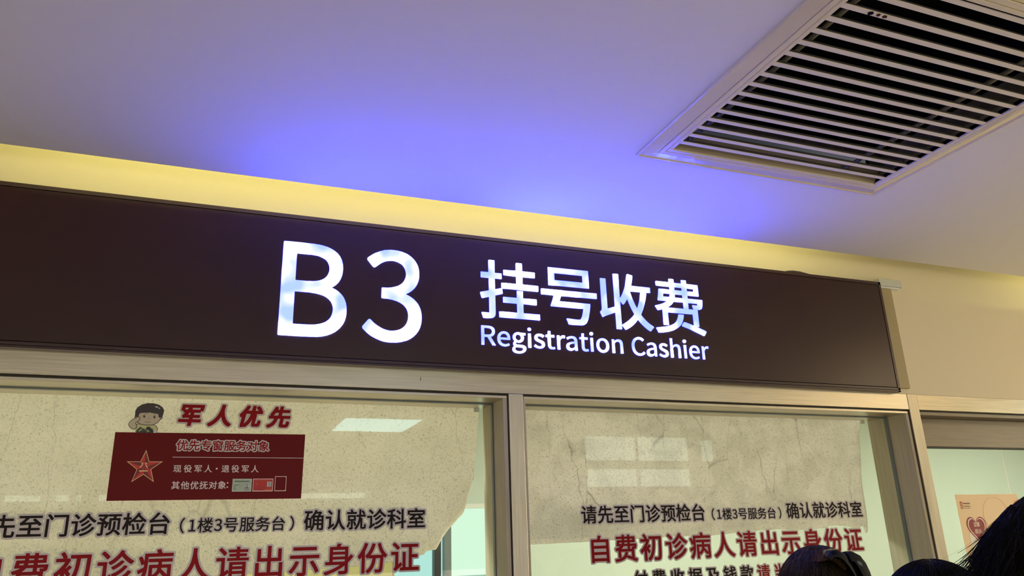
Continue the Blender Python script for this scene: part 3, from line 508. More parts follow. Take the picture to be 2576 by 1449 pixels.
 'b就': (1.000, 500, [[576,677,618,677,623,674,621,549,679,549,655,589,626,627,626,636,629,640,653,653,662,654,668,652,692,623,719,580,718,567,691,549,730,548,735,545,735,503,733,499,619,498,617,495,615,476,618,474,647,474,652,470,652,274,654,261,659,258,681,258,692,262,697,279,698,326,701,329,710,329,743,310,739,245,735,233,728,225,719,220,700,215,638,215,621,219,611,227,606,237,603,255,602,391,585,334,559,275,544,250,523,223,503,203,492,202,462,225,461,237,498,280,514,305,527,332,538,361,552,412,565,495,562,498,504,499,502,503,502,544,507,548,566,548,569,550,572,673],[340,205,336,208,325,238,325,250,330,252,364,252,369,253,371,255,371,403,368,405,302,405,297,408,297,540,302,543,490,542,492,538,492,408,486,405,424,405,421,403,421,237,418,224,410,214,395,208,379,206],[358,387,360,374,357,360,333,293,310,253,306,250,295,251,269,269,268,281,293,330,313,391,317,394,327,394],[472,283,465,283,461,286,448,326,425,376,427,388,455,400,466,399,475,386,493,349,505,311,504,298],[441,495,346,496,345,453,440,452],[513,570,507,567,273,567,269,571,269,613,274,616,369,617,370,620,354,656,354,669,390,679,399,679,405,674,431,617,507,616,512,615]], [[763,199,745,185,718,175,645,172,618,176,596,185,569,212,527,168,498,159,472,164,443,186,414,169,387,164,333,163,310,174,298,188,292,207,272,215,241,237,230,250,225,265,228,296,250,337,265,378,254,404,254,528,235,544,227,565,227,619,237,642,248,651,262,657,310,659,315,686,328,703,344,711,384,721,410,720,429,711,441,697,461,659,507,659,528,655,530,680,536,697,550,712,569,719,632,717,646,711,660,697,679,694,694,685,745,621,777,550,777,496,767,472,744,458,697,456,694,453,695,372,718,371,734,365,769,345,784,324,786,294,781,240,774,216]]),
 'b科': (1.000, 500, [[353,203,348,208,348,387,345,385,313,326,290,295,276,295,257,332,257,343,284,379,308,420,337,484,335,486,265,487,264,491,264,534,269,537,347,538,348,592,346,594,293,586,282,587,269,616,269,627,273,630,349,645,392,657,430,670,440,670,446,666,466,640,467,628,451,621,402,605,402,538,473,536,475,533,475,492,499,512,512,512,548,488,588,456,602,440,603,429,577,403,565,402,525,440,476,475,473,486,407,486,407,483,469,405,470,393,447,363,435,362,431,364,404,410,401,411,401,206,396,203],[672,678,676,673,676,390,678,388,720,395,733,394,739,365,740,349,736,345,676,334,676,206,670,203,628,203,623,207,622,325,473,301,463,301,458,305,453,349,455,352,459,353,622,380,623,675,629,678],[494,619,519,642,532,642,564,620,595,594,614,573,615,561,589,536,575,536,543,569,494,607]], [[701,710,713,696,718,679,718,439,746,435,767,421,775,406,783,364,781,336,771,318,752,305,718,298,718,202,710,181,697,168,678,161,621,161,600,169,587,183,582,197,581,273,578,276,479,260,444,262,441,192,432,176,416,165,396,161,354,161,325,169,313,183,307,197,306,253,272,252,250,262,239,275,214,324,214,347,219,362,250,404,272,442,252,447,238,455,227,468,222,483,222,543,227,556,240,571,227,613,227,636,235,653,246,664,260,671,359,692,424,712,447,712,464,706,492,677,513,685,537,685,555,678,579,662,586,697,597,710,612,718,671,721,687,718]]),
 'b室': (1.000, 500, [[278,632,284,633,470,633,471,638,460,658,460,670,501,683,511,681,537,634,717,633,722,632,722,531,677,529,675,510,672,507,602,505,650,463,681,431,688,422,687,410,660,390,649,389,643,391,617,419,530,413,527,410,527,369,528,366,684,365,686,361,685,319,679,317,528,317,527,314,527,268,530,266,727,265,730,261,729,218,688,216,278,216,272,218,272,261,275,265,470,266,473,268,473,314,471,317,323,317,317,319,316,361,318,365,471,366,473,369,473,406,470,408,410,403,373,399,349,394,338,396,326,430,327,442,357,458,413,505,333,507,329,510,328,529,284,529,278,531],[433,453,571,462,547,484,547,496,559,506,493,506],[670,581,667,584,332,584,329,581,329,556,332,554,667,555,670,557]], [[761,189,745,178,724,174,278,174,260,177,244,185,234,199,229,213,229,268,234,283,245,296,275,309,274,369,280,384,292,399,284,425,284,446,289,461,300,476,292,487,271,488,256,495,245,504,237,518,235,634,246,660,257,669,275,675,416,676,425,695,438,707,501,725,521,723,537,714,565,676,718,676,735,673,750,664,761,651,766,635,764,520,758,507,747,496,732,489,712,487,700,474,724,446,730,427,730,405,723,385,728,367,727,309,757,297,767,284,772,272,773,214]]),
 'b付': (1.000, 500, [[524,202,521,205,507,240,507,252,508,254,606,254,613,255,617,261,618,511,615,513,418,513,415,517,415,564,421,567,616,567,618,669,623,672,668,671,672,668,672,568,730,567,734,565,735,562,735,518,733,514,675,513,672,511,672,250,669,233,665,224,658,216,634,206,595,202],[383,203,341,203,335,207,335,458,332,457,299,420,288,419,284,421,262,456,261,467,262,471,291,501,321,541,358,602,390,673,399,675,439,663,441,660,441,651,419,597,388,537,388,208,387,205],[448,460,479,475,490,476,494,474,566,360,570,352,568,339,534,320,520,321,491,373,447,446]], [[695,705,707,692,713,678,715,610,742,608,758,601,772,586,777,567,777,511,772,494,751,475,714,468,714,244,709,219,700,199,675,177,634,163,526,159,498,168,483,186,464,237,468,270,487,293,431,389,430,203,426,186,411,169,391,162,333,161,312,169,298,184,293,201,293,375,267,382,249,396,221,442,219,474,227,494,271,545,302,590,355,697,372,712,395,717,414,715,455,702,474,688,483,666,483,643,473,610,573,609,576,612,576,678,581,690,592,703,607,711,624,714,675,713],[575,430,575,470,550,470]]),
 'b费': (1.000, 500, [[693,644,693,542,688,540,588,540,585,538,585,521,588,518,718,518,724,515,721,474,717,453,711,438,699,428,669,422,669,280,667,276,662,274,729,246,729,233,709,205,705,202,695,203,623,233,504,273,505,289,522,310,526,312,537,312,614,291,613,379,390,379,387,377,388,273,404,278,424,288,449,309,465,332,479,371,483,374,526,374,532,371,532,359,526,336,517,311,505,289,486,269,467,253,444,240,417,229,380,218,340,209,294,202,280,204,264,236,265,248,345,261,381,270,340,271,336,274,335,398,302,391,293,391,272,423,272,433,274,435,329,452,358,465,372,474,369,476,306,476,301,478,301,490,316,579,322,583,417,583,420,586,420,600,418,603,299,604,296,608,297,644,302,646,418,646,420,649,420,675,426,678,468,677,470,648,472,646,533,646,536,677,579,678,585,675,585,649,587,646,688,646],[401,427,533,427,535,429,534,474,532,476,451,476,427,447],[668,474,587,475,586,428,623,427,623,435,618,453,619,464,624,466,661,465,666,468],[417,539,414,540,363,540,358,520,361,518,410,518],[467,520,470,518,533,518,535,521,534,539,532,540,471,540,469,538],[534,584,533,603,473,603,470,601,472,583,532,583],[644,601,641,603,587,603,586,584,588,583,642,583]], [[741,176,718,162,686,162,595,198,504,227,466,204,433,190,366,171,285,160,265,164,248,176,223,222,224,261,232,275,244,285,293,298,293,347,271,355,258,365,234,403,229,419,229,438,234,453,258,477,259,496,272,568,255,597,254,647,259,663,269,676,294,687,378,688,394,709,417,719,474,719,490,713,502,704,528,718,579,720,607,712,627,688,697,687,714,681,725,672,736,647,736,559,758,541,766,518,764,468,754,428,740,406,711,385,711,301,756,279,767,265,772,250,769,216]]),
 'b收': (1.000, 500, [[713,206,699,205,665,227,632,256,602,290,573,259,547,237,494,203,481,203,458,230,457,206,455,203,408,202,404,207,404,335,341,312,302,293,289,294,273,328,273,337,286,355,290,374,291,621,297,622,338,622,343,619,343,375,345,372,401,391,404,393,404,666,406,669,451,670,457,668,458,473,480,508,499,552,515,602,530,673,534,677,545,678,571,674,581,672,584,669,584,652,569,581,729,581,735,579,735,532,731,529,701,529,698,528,689,483,672,423,656,382,636,340,656,314,682,288,709,267,739,248,739,236],[458,249,486,264,523,291,544,310,569,340,540,402,519,456,487,412,475,412,460,431,457,431],[601,397,613,422,624,455,642,528,553,529,555,514,571,465,587,425]], [[259,648,271,658,288,664,338,665,361,660,369,691,381,704,396,711,461,712,478,705,492,694,513,715,544,720,593,712,617,697,627,673,623,623,731,623,747,620,763,611,773,598,778,583,776,518,761,498,733,486,712,409,686,345,718,313,766,282,780,262,782,234,778,220,745,177,721,164,687,165,646,189,601,226,555,190,507,162,490,159,401,160,378,170,364,190,361,274,308,251,279,253,260,263,250,277,230,326,233,354,248,378,248,623],[500,328,518,346,505,373,499,369]]),
 'b据': (1.000, 500, [[718,655,719,651,719,513,713,511,626,511,625,474,628,471,735,471,737,467,737,426,731,423,626,423,625,380,628,377,715,377,721,375,720,205,715,204,675,204,671,207,671,220,668,222,535,222,533,220,532,205,530,202,486,203,484,207,483,355,473,306,461,266,442,224,430,205,425,203,416,204,385,224,384,238,405,279,418,314,429,358,435,397,439,467,440,654,446,655],[372,677,376,673,377,578,428,577,432,575,433,572,433,530,431,527,377,525,376,449,379,448,416,459,427,458,433,425,434,412,430,409,377,390,376,245,370,224,361,215,342,208,315,206,285,206,281,209,271,242,271,254,276,256,321,256,325,259,325,372,322,374,280,360,268,361,257,399,257,409,260,412,325,432,326,523,323,526,265,527,263,531,263,573,269,577,325,577,326,675,331,678],[533,328,534,269,671,270,670,329],[486,378,572,377,573,422,491,423],[573,510,493,511,492,473,572,472],[492,606,492,562,493,559,665,559,668,561,668,605,666,608,494,608]], [[750,682,758,671,762,656,761,505,775,489,779,472,778,417,774,405,761,389,764,203,760,188,752,176,728,163,677,161,655,166,637,179,569,180,549,164,526,159,481,160,457,171,437,162,410,162,380,177,340,165,286,163,269,166,253,176,242,191,230,229,229,262,235,276,247,289,261,296,282,299,283,316,252,322,232,337,215,390,214,414,220,431,233,446,282,463,283,481,247,488,226,507,221,524,221,578,226,595,240,610,256,617,283,620,283,680,295,705,306,713,322,719,371,720,398,712,417,690,446,698,713,698,734,694]]),
 'b及': (1.000, 500, [[289,650,606,651,611,649,612,634,589,530,666,529,685,531,711,520,712,509,697,455,668,392,642,352,608,310,632,295,665,279,739,255,739,242,714,208,709,206,700,206,638,227,599,246,560,270,514,243,473,223,415,203,403,205,381,238,382,250,457,277,485,291,513,309,469,364,448,396,423,443,412,397,403,367,384,320,368,291,348,261,305,212,299,210,287,212,261,242,260,254,289,285,313,317,331,349,347,383,358,416,366,449,371,485,375,541,374,597,289,599,287,602,287,646],[431,597,430,586,449,524,468,477,483,447,498,421,522,387,548,358,559,348,562,348,588,376,610,408,628,439,644,477,521,479,519,482,519,493,535,548,546,597]], [[261,682,276,691,293,693,606,693,627,689,643,678,653,660,654,632,642,572,692,573,725,560,744,546,754,524,753,495,730,421,705,370,674,323,701,311,756,294,767,286,778,272,782,257,779,227,742,175,718,164,688,165,621,188,560,219,489,184,422,162,399,162,381,168,369,178,354,202,327,176,308,168,278,169,256,183,222,225,218,239,218,263,227,282,277,340,306,395,323,455,333,546,330,555,293,555,272,559,260,567,250,580,245,597,245,653,250,668],[428,311,447,320,438,333],[541,435,560,410,576,434],[489,543,492,554,485,555]]),
 'b钱': (1.000, 500, [[715,214,703,207,688,204,663,205,644,211,628,222,617,233,594,265,549,240,508,221,484,212,475,212,471,214,449,243,450,255,492,272,528,290,574,318,554,414,551,416,466,401,465,382,461,380,397,379,397,300,447,328,458,328,462,325,470,296,470,284,379,226,354,207,344,206,340,209,322,234,321,244,339,265,346,283,347,378,344,379,275,381,273,384,273,425,274,428,278,430,346,430,347,480,344,482,299,483,297,507,285,505,280,507,259,544,260,554,284,582,307,616,334,675,346,676,382,665,382,653,371,624,371,621,452,621,457,618,458,575,456,571,344,570,318,533,321,531,444,531,450,529,450,483,397,480,396,433,399,430,453,430,455,447,457,450,546,468,542,517,485,509,474,509,470,513,465,544,465,555,468,558,539,569,537,636,537,675,539,678,582,679,588,677,590,590,592,577,664,587,662,591,636,609,593,634,593,647,616,668,629,668,649,658,683,638,701,625,701,612,684,591,704,592,709,589,716,559,715,545,597,526,594,522,598,481,600,477,711,498,720,498,724,495,730,463,728,450,608,427,605,424,615,375,621,355,652,385,687,431,700,432,732,416,732,403,708,369,684,341,641,298,657,271,669,261,680,256,685,259,689,266,696,310,709,310,737,291,737,276,730,239,723,223]], [[753,192,727,171,688,162,655,164,628,172,604,186,581,208,491,170,468,170,451,176,425,204,377,171,362,166,330,166,307,181,284,214,279,232,282,263,304,290,304,336,259,341,246,350,235,365,231,378,232,436,241,455,258,469,242,487,221,524,217,539,217,558,222,573,262,624,295,693,307,707,324,716,343,719,393,707,414,692,425,664,467,661,481,655,494,642,496,688,511,711,534,720,591,720,615,711,649,705,698,679,734,652,742,637,744,615,751,602,758,565,758,542,754,526,767,498,772,468,770,436,775,419,771,387,741,340,769,319,780,294,780,270,773,233,765,211],[506,327,525,337,517,366,504,364,496,352]]),
 'b款': (1.000, 500, [[585,515,626,515,631,513,631,438,643,391,658,352,671,325,696,288,710,272,743,247,742,235,716,204,706,203,701,205,679,222,663,238,632,281,611,326,594,289,578,261,555,230,528,203,515,203,485,229,485,241,509,265,528,290,545,317,558,345,567,373,577,420,581,471,581,511],[519,414,519,370,472,367,489,337,510,295,512,286,512,276,510,273,481,260,468,261,430,343,432,355,460,367,418,368,417,365,417,236,413,221,403,211,389,206,358,203,329,204,316,237,317,250,321,251,362,251,366,253,366,365,363,368,323,368,320,367,324,365,349,358,351,345,330,293,305,240,300,237,291,237,259,253,259,265,278,301,307,367,263,370,262,412,264,416,513,417],[734,578,733,566,718,502,702,449,697,438,694,436,683,436,654,444,651,447,651,459,672,532,672,536,669,537,570,537,545,468,529,438,524,434,514,434,500,444,492,439,291,439,285,442,285,482,288,486,489,486,492,489,500,505,498,508,285,508,280,510,279,550,281,554,364,555,366,558,366,580,363,583,270,583,268,587,268,628,274,630,365,630,366,673,369,676,410,676,416,675,417,633,418,630,508,630,513,628,514,587,512,583,420,583,417,580,417,558,418,555,503,554,506,521,515,544,524,576,542,673,546,677,583,674,594,670,594,658,582,590,583,587,688,587,703,589,731,581]], [[236,656,248,666,264,672,322,673,327,691,334,702,346,712,362,718,427,716,449,701,460,673,496,672,505,696,517,709,534,718,556,720,604,713,626,698,637,675,634,630,712,631,744,621,760,612,774,593,776,563,750,461,729,409,713,398,689,391,707,349,722,323,741,302,773,277,783,261,785,233,782,218,750,177,738,167,722,162,687,165,651,190,612,234,557,172,538,161,519,159,497,164,451,201,433,180,409,167,373,161,332,161,306,168,295,178,285,194,232,220,218,239,216,268,220,283,245,330,226,348,219,368,221,425,228,439,242,455,242,489,237,507,237,554,225,582,225,632]]),
 'b当': (1.000, 500, [[476,678,522,678,528,675,529,501,686,501,692,498,692,207,690,202,640,202,637,205,637,222,634,224,306,224,300,227,300,272,304,276,634,277,637,278,637,336,635,339,332,339,326,342,326,386,330,390,637,392,637,445,635,448,316,448,310,450,310,496,313,500,471,502,471,673,472,676],[580,521,580,535,614,595,643,658,647,660,657,660,698,645,698,633,693,621,658,558,627,509,623,507,614,507],[304,641,339,655,353,653,379,617,404,573,418,541,417,528,382,511,368,512,339,572,303,628]], [[715,168,695,160,644,159,620,165,599,182,305,182,285,186,268,198,257,222,257,280,268,302,290,318,284,339,284,392,290,411,276,425,269,439,268,502,279,527,306,543,261,620,262,653,276,673,326,696,347,698,364,695,385,681,428,619,429,681,434,695,444,708,469,719,535,718,555,709,568,689,571,607,605,678,616,691,628,698,648,702,669,700,713,685,730,673,741,650,739,621,699,543,724,526,734,502,734,201,729,183]]),
 'r自': (1.000, 500, [[325,203,324,207,325,608,330,609,450,610,459,636,470,676,476,679,521,674,528,671,528,658,511,612,511,610,678,609,683,608,683,206,678,204,631,205,629,208,629,227,626,230,381,230,378,227,378,206,375,202],[629,283,629,336,627,339,381,339,378,337,378,283,380,281,626,280],[629,392,629,445,627,448,381,448,378,446,378,393,380,390,626,390],[629,501,629,555,627,558,381,558,378,556,378,502,380,499,626,499]], [[309,181,300,190,296,203,296,608,302,624,313,633,328,637,430,637,447,692,458,702,476,706,531,700,545,693,556,674,552,637,679,637,700,630,708,620,712,608,712,205,705,189,687,178,634,177,614,183,600,202,408,202,394,182,380,175,329,174]]),
 'r费': (1.000, 500, [[693,644,693,542,688,540,588,540,585,538,585,521,588,518,718,518,724,515,721,474,717,453,711,438,699,428,669,422,669,280,667,276,662,274,729,246,729,233,709,205,705,202,695,203,623,233,504,273,505,289,522,310,526,312,537,312,614,291,613,379,390,379,387,377,388,273,404,278,424,288,449,309,465,332,479,371,483,374,526,374,532,371,532,359,526,336,517,311,505,289,486,269,467,253,444,240,417,229,380,218,340,209,294,202,280,204,264,236,265,248,345,261,381,270,340,271,336,274,335,398,302,391,293,391,272,423,272,433,274,435,329,452,358,465,372,474,369,476,306,476,301,478,301,490,316,579,322,583,417,583,420,586,420,600,418,603,299,604,296,608,297,644,302,646,418,646,420,649,420,675,426,678,468,677,470,648,472,646,533,646,536,677,579,678,585,675,585,649,587,646,688,646],[401,427,533,427,535,429,534,474,532,476,451,476,427,447],[668,474,587,475,586,428,623,427,623,435,618,453,619,464,624,466,661,465,666,468],[417,539,414,540,363,540,358,520,361,518,410,518],[467,520,470,518,533,518,535,521,534,539,532,540,471,540,469,538],[534,584,533,603,473,603,470,601,472,583,532,583],[644,601,641,603,587,603,586,584,588,583,642,583]], [[726,183,712,176,688,176,598,213,501,244,455,215,381,190,293,175,272,177,259,187,237,228,239,259,255,274,305,281,308,285,308,362,288,364,274,370,248,408,244,420,244,438,250,450,259,459,276,466,274,494,288,576,270,598,269,645,272,656,280,666,302,673,391,673,396,688,404,698,426,705,479,702,493,690,498,674,505,673,513,692,526,702,579,705,601,698,609,688,614,673,696,672,715,661,721,645,722,546,741,537,751,517,749,470,740,434,723,411,696,396,696,291,744,269,753,260,757,249,755,222],[416,317,433,332,442,352,415,351],[587,328,586,352,559,351,556,335]]),
 'r初': (1.000, 500, [[718,634,719,631,719,617,717,524,708,343,700,273,696,253,687,233,672,216,653,208,628,205,564,206,558,210,554,228,547,245,546,256,550,259,622,256,633,259,640,269,645,281,653,325,661,433,666,582,663,583,588,583,585,580,579,490,573,437,556,360,543,321,525,284,508,257,488,231,459,203,446,203,416,232,415,244,441,268,461,291,478,319,495,354,513,416,521,460,526,503,531,581,528,583,451,584,450,588,450,633,456,635],[347,202,343,204,342,207,341,379,339,379,295,338,285,337,280,339,260,373,260,383,261,387,306,427,335,460,366,502,386,537,384,540,274,540,269,543,269,585,271,588,358,590,346,613,323,647,322,657,325,662,350,676,361,678,367,675,381,658,410,611,410,598,402,589,433,591,458,572,457,560,443,527,401,454,404,451,407,452,438,490,442,493,453,491,476,473,479,469,479,461,477,456,438,417,471,377,471,365,449,337,443,335,433,336,399,382,396,382,395,205,390,202]], [[741,650,747,636,747,613,734,323,723,248,715,225,703,208,683,190,656,180,628,178,558,180,545,184,535,194,522,229,476,182,465,176,439,176,420,189,407,179,391,175,347,175,326,182,319,190,315,202,314,316,290,309,266,314,256,324,232,371,233,390,238,402,285,444,338,510,265,514,252,520,242,535,242,589,248,604,267,616,309,617,295,645,295,664,301,677,340,702,362,705,384,697,424,644,437,658,456,663,714,663,729,659],[635,556,612,554,606,479,593,394,582,350,558,289,560,286,614,283,619,290,631,390,637,540],[424,292,436,307,424,309],[485,424,476,416,481,409],[501,556,485,555,468,516,495,493]]),
 'r诊': (1.000, 500, [[721,380,722,368,707,345,670,302,623,266,575,238,518,216,472,202,461,205,440,236,440,247,442,250,500,266,530,277,576,301,603,318,642,352,674,395,687,395],[267,520,387,521,392,519,393,320,396,319,435,346,445,347,450,343,461,314,461,302,459,299,375,239,349,216,337,218,315,242,313,246,314,255,325,268,335,283,341,305,341,468,338,469,267,470,265,474,265,516],[666,453,665,438,648,417,624,391,576,352,537,327,498,307,488,307,483,309,460,336,461,350,510,373,551,399,589,430,621,467,635,467],[619,522,618,509,581,472,542,441,494,412,487,409,476,410,452,436,453,449,491,469,524,491,552,513,575,536,588,537],[408,505,409,518,453,546,501,589,536,631,562,676,567,679,575,679,610,667,612,655,607,641,634,610,683,567,716,543,746,526,748,523,747,513,721,483,716,481,706,482,677,500,642,528,605,563,577,593,549,560,519,529,478,497,449,478,434,478],[308,643,333,667,347,668,380,640,412,610,422,597,422,585,396,557,383,557,347,596,309,630]], [[323,194,291,227,286,242,287,265,308,291,314,309,314,440,256,445,243,455,238,469,238,522,250,542,271,548,352,549,285,617,281,630,285,657,321,692,338,696,358,692,402,657,440,619,449,604,451,580,493,620,519,655,539,692,549,701,560,705,580,705,625,691,638,675,639,645,656,626,701,587,763,548,774,533,775,511,770,497,733,458,716,454,695,456,694,436,689,424,732,407,744,397,749,382,749,365,745,352,711,306,663,260,612,227,550,198,483,177,459,176,439,188,411,230,361,192,341,189],[422,452,421,371,448,374,466,382,429,421]]),
 'r病': (1.000, 500, [[737,618,738,576,733,572,396,571,393,406,387,356,374,302,363,274,350,249,334,225,315,204,301,203,274,228,274,241,295,268,315,302,324,325,334,360,330,360,287,336,276,335,271,339,260,370,259,382,263,385,342,425,344,466,341,469,318,458,306,459,289,508,267,553,269,567,296,580,309,579,324,554,343,515,344,616,345,620,514,621,515,624,504,657,504,669,508,672,547,679,555,679,559,676,580,621,731,621],[412,204,412,456,418,459,534,459,536,462,536,492,533,495,403,495,400,499,401,542,407,544,502,544,726,544,731,542,732,499,729,495,590,495,587,492,587,462,588,459,712,459,718,456,718,239,716,228,711,219,699,210,682,206,655,204,614,205,601,239,601,250,606,252,664,253,667,257,666,290,664,290,644,274,631,274,598,312,567,343,550,318,534,301,513,283,491,270,478,270,465,284,462,285,461,204,455,202],[463,315,485,328,509,352,517,364,527,386,532,410,462,410],[666,315,666,410,586,410,585,394,630,352]], [[759,636,765,620,765,571,757,554,760,494,754,481,743,470,745,458,745,234,739,211,723,193,700,182,669,177,618,176,598,182,587,196,573,237,574,259,591,278,571,300,529,261,504,246,489,241,487,196,478,182,466,177,416,175,396,182,384,201,383,251,356,209,332,182,321,177,304,175,288,179,252,212,246,226,248,250,286,306,263,310,249,322,233,364,232,386,236,397,245,407,295,433,279,449,263,499,241,546,241,572,252,588,288,606,315,606,321,633,329,642,340,647,476,649,477,677,489,692,502,698,547,706,567,703,579,694,600,649,733,648,748,645],[490,374,494,383,489,382]]),
 'r人': (1.000, 500, [[476,676,522,676,528,674,525,596,533,547,553,474,569,433,590,391,617,351,650,313,690,280,740,252,739,239,711,207,697,208,651,235,631,250,605,273,579,303,558,333,540,363,524,396,502,453,478,391,447,333,426,303,382,256,343,226,306,204,295,205,265,235,266,249,322,285,366,326,400,372,426,421,445,471,457,522,469,610,471,673]], [[476,704,530,703,541,698,551,689,555,675,553,595,560,554,580,482,612,408,639,367,669,333,706,303,755,275,765,262,768,238,764,227,723,182,707,179,688,182,648,203,614,228,556,287,534,319,502,376,469,317,426,262,387,224,325,182,305,177,283,181,239,225,237,250,243,264,306,307,344,343,377,386,400,429,418,479,431,530,441,614,444,681,456,698]]),
 'r请': (1.000, 500, [[264,519,269,521,384,521,389,518,391,318,427,344,437,345,442,342,451,316,454,315,454,453,457,457,696,456,698,453,698,242,696,229,692,221,680,212,661,207,595,205,591,208,581,239,581,250,587,252,644,252,646,260,646,279,507,280,505,277,504,205,499,202,458,203,454,207,454,294,453,297,376,238,349,213,336,213,315,244,314,254,331,275,338,294,338,467,335,469,265,470,263,474],[505,346,505,326,507,323,644,323,646,325,646,345,644,348,507,348],[505,411,505,393,507,391,644,391,646,393,646,411,644,413,507,413],[737,474,731,471,420,472,418,475,418,511,421,515,547,516,549,518,549,532,547,534,452,534,447,536,446,573,448,577,547,578,549,580,549,592,547,594,436,595,433,599,433,636,439,639,548,639,549,641,550,674,556,678,600,677,603,639,720,638,722,634,722,599,719,595,604,594,602,592,602,580,604,578,705,577,707,573,706,536,701,534,604,534,602,532,602,518,604,516,735,515,738,511],[297,642,321,666,334,666,376,628,403,601,411,591,411,579,385,552,371,552,343,584,298,628]], [[743,653,749,639,749,594,745,582,735,571,734,544,752,537,763,522,765,472,761,459,752,450,725,442,725,238,721,218,713,203,696,189,667,180,587,179,576,184,566,197,554,231,553,252,535,252,532,250,531,196,521,182,509,177,460,175,440,181,428,197,425,241,360,188,339,184,318,191,292,229,287,244,289,266,306,287,310,298,310,440,254,445,241,455,236,469,236,522,248,542,268,548,337,549,272,617,269,644,275,660,308,690,338,693,353,686,405,640,412,653,426,664,521,666,525,687,538,701,555,705,595,705,612,702,622,693,628,683,631,666,723,665,735,661],[419,370,427,375,427,441,420,444,417,442]]),
 'r出': (1.000, 500, [[704,205,699,203,651,204,649,207,649,229,646,232,300,232,295,233,294,423,298,428,346,428,351,425,353,286,468,285,471,288,470,443,323,444,317,447,318,630,323,632,366,632,371,629,373,497,468,496,471,499,471,675,476,678,525,677,527,673,528,497,626,496,629,499,629,630,635,633,679,633,685,631,685,447,679,444,528,443,527,288,530,285,648,286,649,425,655,428,703,428,705,423]], [[720,182,700,176,647,177,632,184,619,204,300,204,284,208,273,217,267,233,267,428,273,443,290,456,290,632,294,644,302,653,322,659,366,659,382,656,394,646,399,632,399,526,402,523,443,525,443,678,449,692,462,702,477,705,529,704,542,699,551,688,555,677,557,523,601,525,602,633,606,645,614,653,634,660,680,660,696,657,707,648,713,632,713,455,727,442,732,427,732,203,728,191],[442,416,379,416,380,313,443,313],[621,313,621,416,556,416,555,313]]),
 'r示': (1.000, 500, [[728,517,728,471,725,467,529,466,527,235,522,223,513,214,497,208,478,204,400,203,384,246,384,255,388,258,459,256,468,257,472,261,472,466,278,467,274,468,272,471,272,515,277,519,722,519],[586,417,621,432,631,432,635,430,673,376,704,323,724,280,723,265,686,248,672,249,660,279,637,323,585,403],[412,421,413,407,398,374,378,338,345,289,312,251,306,248,295,249,261,271,261,285,285,309,317,350,339,387,360,431,371,433],[684,592,678,588,321,589,316,593,316,637,323,641,680,640,684,636]], [[249,532,261,543,278,547,722,547,741,542,751,532,756,520,756,466,750,453,731,440,664,438,711,367,741,311,752,282,752,263,748,252,737,241,693,222,670,221,656,226,647,237,614,309,557,398,555,235,547,210,527,191,506,182,478,177,404,175,389,178,372,196,358,237,356,258,319,223,299,221,280,226,238,256,233,269,233,291,294,365,316,401,332,438,270,440,251,452,245,468,245,519],[443,439,435,438,441,425,441,406,431,380,376,283,445,285],[557,421,567,439,556,438],[289,587,290,647,301,661,315,667,679,668,700,661,711,641,710,582,700,568,686,562,322,561,301,568]]),
 'r身': (1.000, 500, [[476,679,491,678,529,671,530,658,516,632,517,629,639,629,644,627,646,460,648,460,678,499,683,502,694,502,727,484,727,472,712,452,683,418,645,379,645,250,642,232,637,224,629,217,604,208,561,205,509,205,504,208,491,244,493,257,580,257,591,261,593,267,593,334,591,336,520,290,434,247,330,208,300,199,288,199,264,231,264,242,266,245,355,272,412,294,468,321,516,349,513,351,287,351,281,354,281,395,283,399,345,400,347,401,348,627,354,629,451,629,471,676],[593,431,590,433,403,433,400,430,400,402,403,400,586,400,593,406],[400,505,400,480,403,477,590,477,593,479,593,505,591,508,403,508],[400,578,400,555,403,552,590,552,593,554,593,577,591,580,403,580]], [[660,650,668,641,672,629,673,530,702,528,741,508,753,493,755,471,750,458,727,427,673,368,672,245,668,225,659,208,639,191,610,182,561,178,502,178,491,182,482,191,465,231,381,196,308,172,284,172,271,178,238,223,236,246,243,261,256,270,345,298,405,322,280,324,266,330,255,346,254,399,259,414,277,426,320,429,320,628,326,643,346,655,433,656,450,694,461,703,477,706,543,695,556,679,559,656,640,656]]),
 'r份': (1.000, 500, [[420,203,394,231,393,242,420,261,444,283,470,320,480,342,489,369,501,429,499,431,443,431,440,434,438,445,422,432,409,432,384,465,384,477,417,509,450,555,476,610,494,662,500,665,543,657,546,653,546,643,534,605,517,563,500,529,471,485,471,482,656,482,618,547,600,593,585,647,585,658,588,661,622,668,632,667,635,664,655,600,676,557,703,520,743,479,743,468,731,456,716,436,703,436,686,452,683,450,672,293,666,253,659,233,653,224,644,215,627,208,585,205,552,206,547,209,543,227,537,243,537,255,547,257,598,255,606,259,611,269,617,292,622,325,629,428,627,431,558,431,556,428,546,371,538,342,521,298,506,272,484,244,455,217,433,202],[371,202,328,202,323,206,323,456,320,455,296,425,284,424,280,427,260,462,259,472,299,525,325,567,354,627,371,673,375,675,382,676,420,665,422,662,423,653,406,608,376,543,376,207,375,204]], [[310,180,300,190,296,203,295,395,272,399,258,410,233,453,232,477,236,490,276,541,302,583,348,688,365,701,390,702,433,689,448,672,448,641,407,542,437,588,468,673,481,687,492,691,513,691,550,683,563,677,578,687,616,694,636,694,648,690,661,673,675,625,699,571,725,536,765,498,771,483,771,464,765,451,733,415,709,406,698,274,692,243,681,216,660,193,636,182,612,178,558,178,538,182,526,191,510,232,471,195,440,176,414,176,397,186,384,178,371,175,328,175],[599,403,580,402,566,337,547,285,587,283,595,335],[404,284,424,301,446,334,462,375,468,403,431,406,403,403],[565,609,522,509,605,510]]),
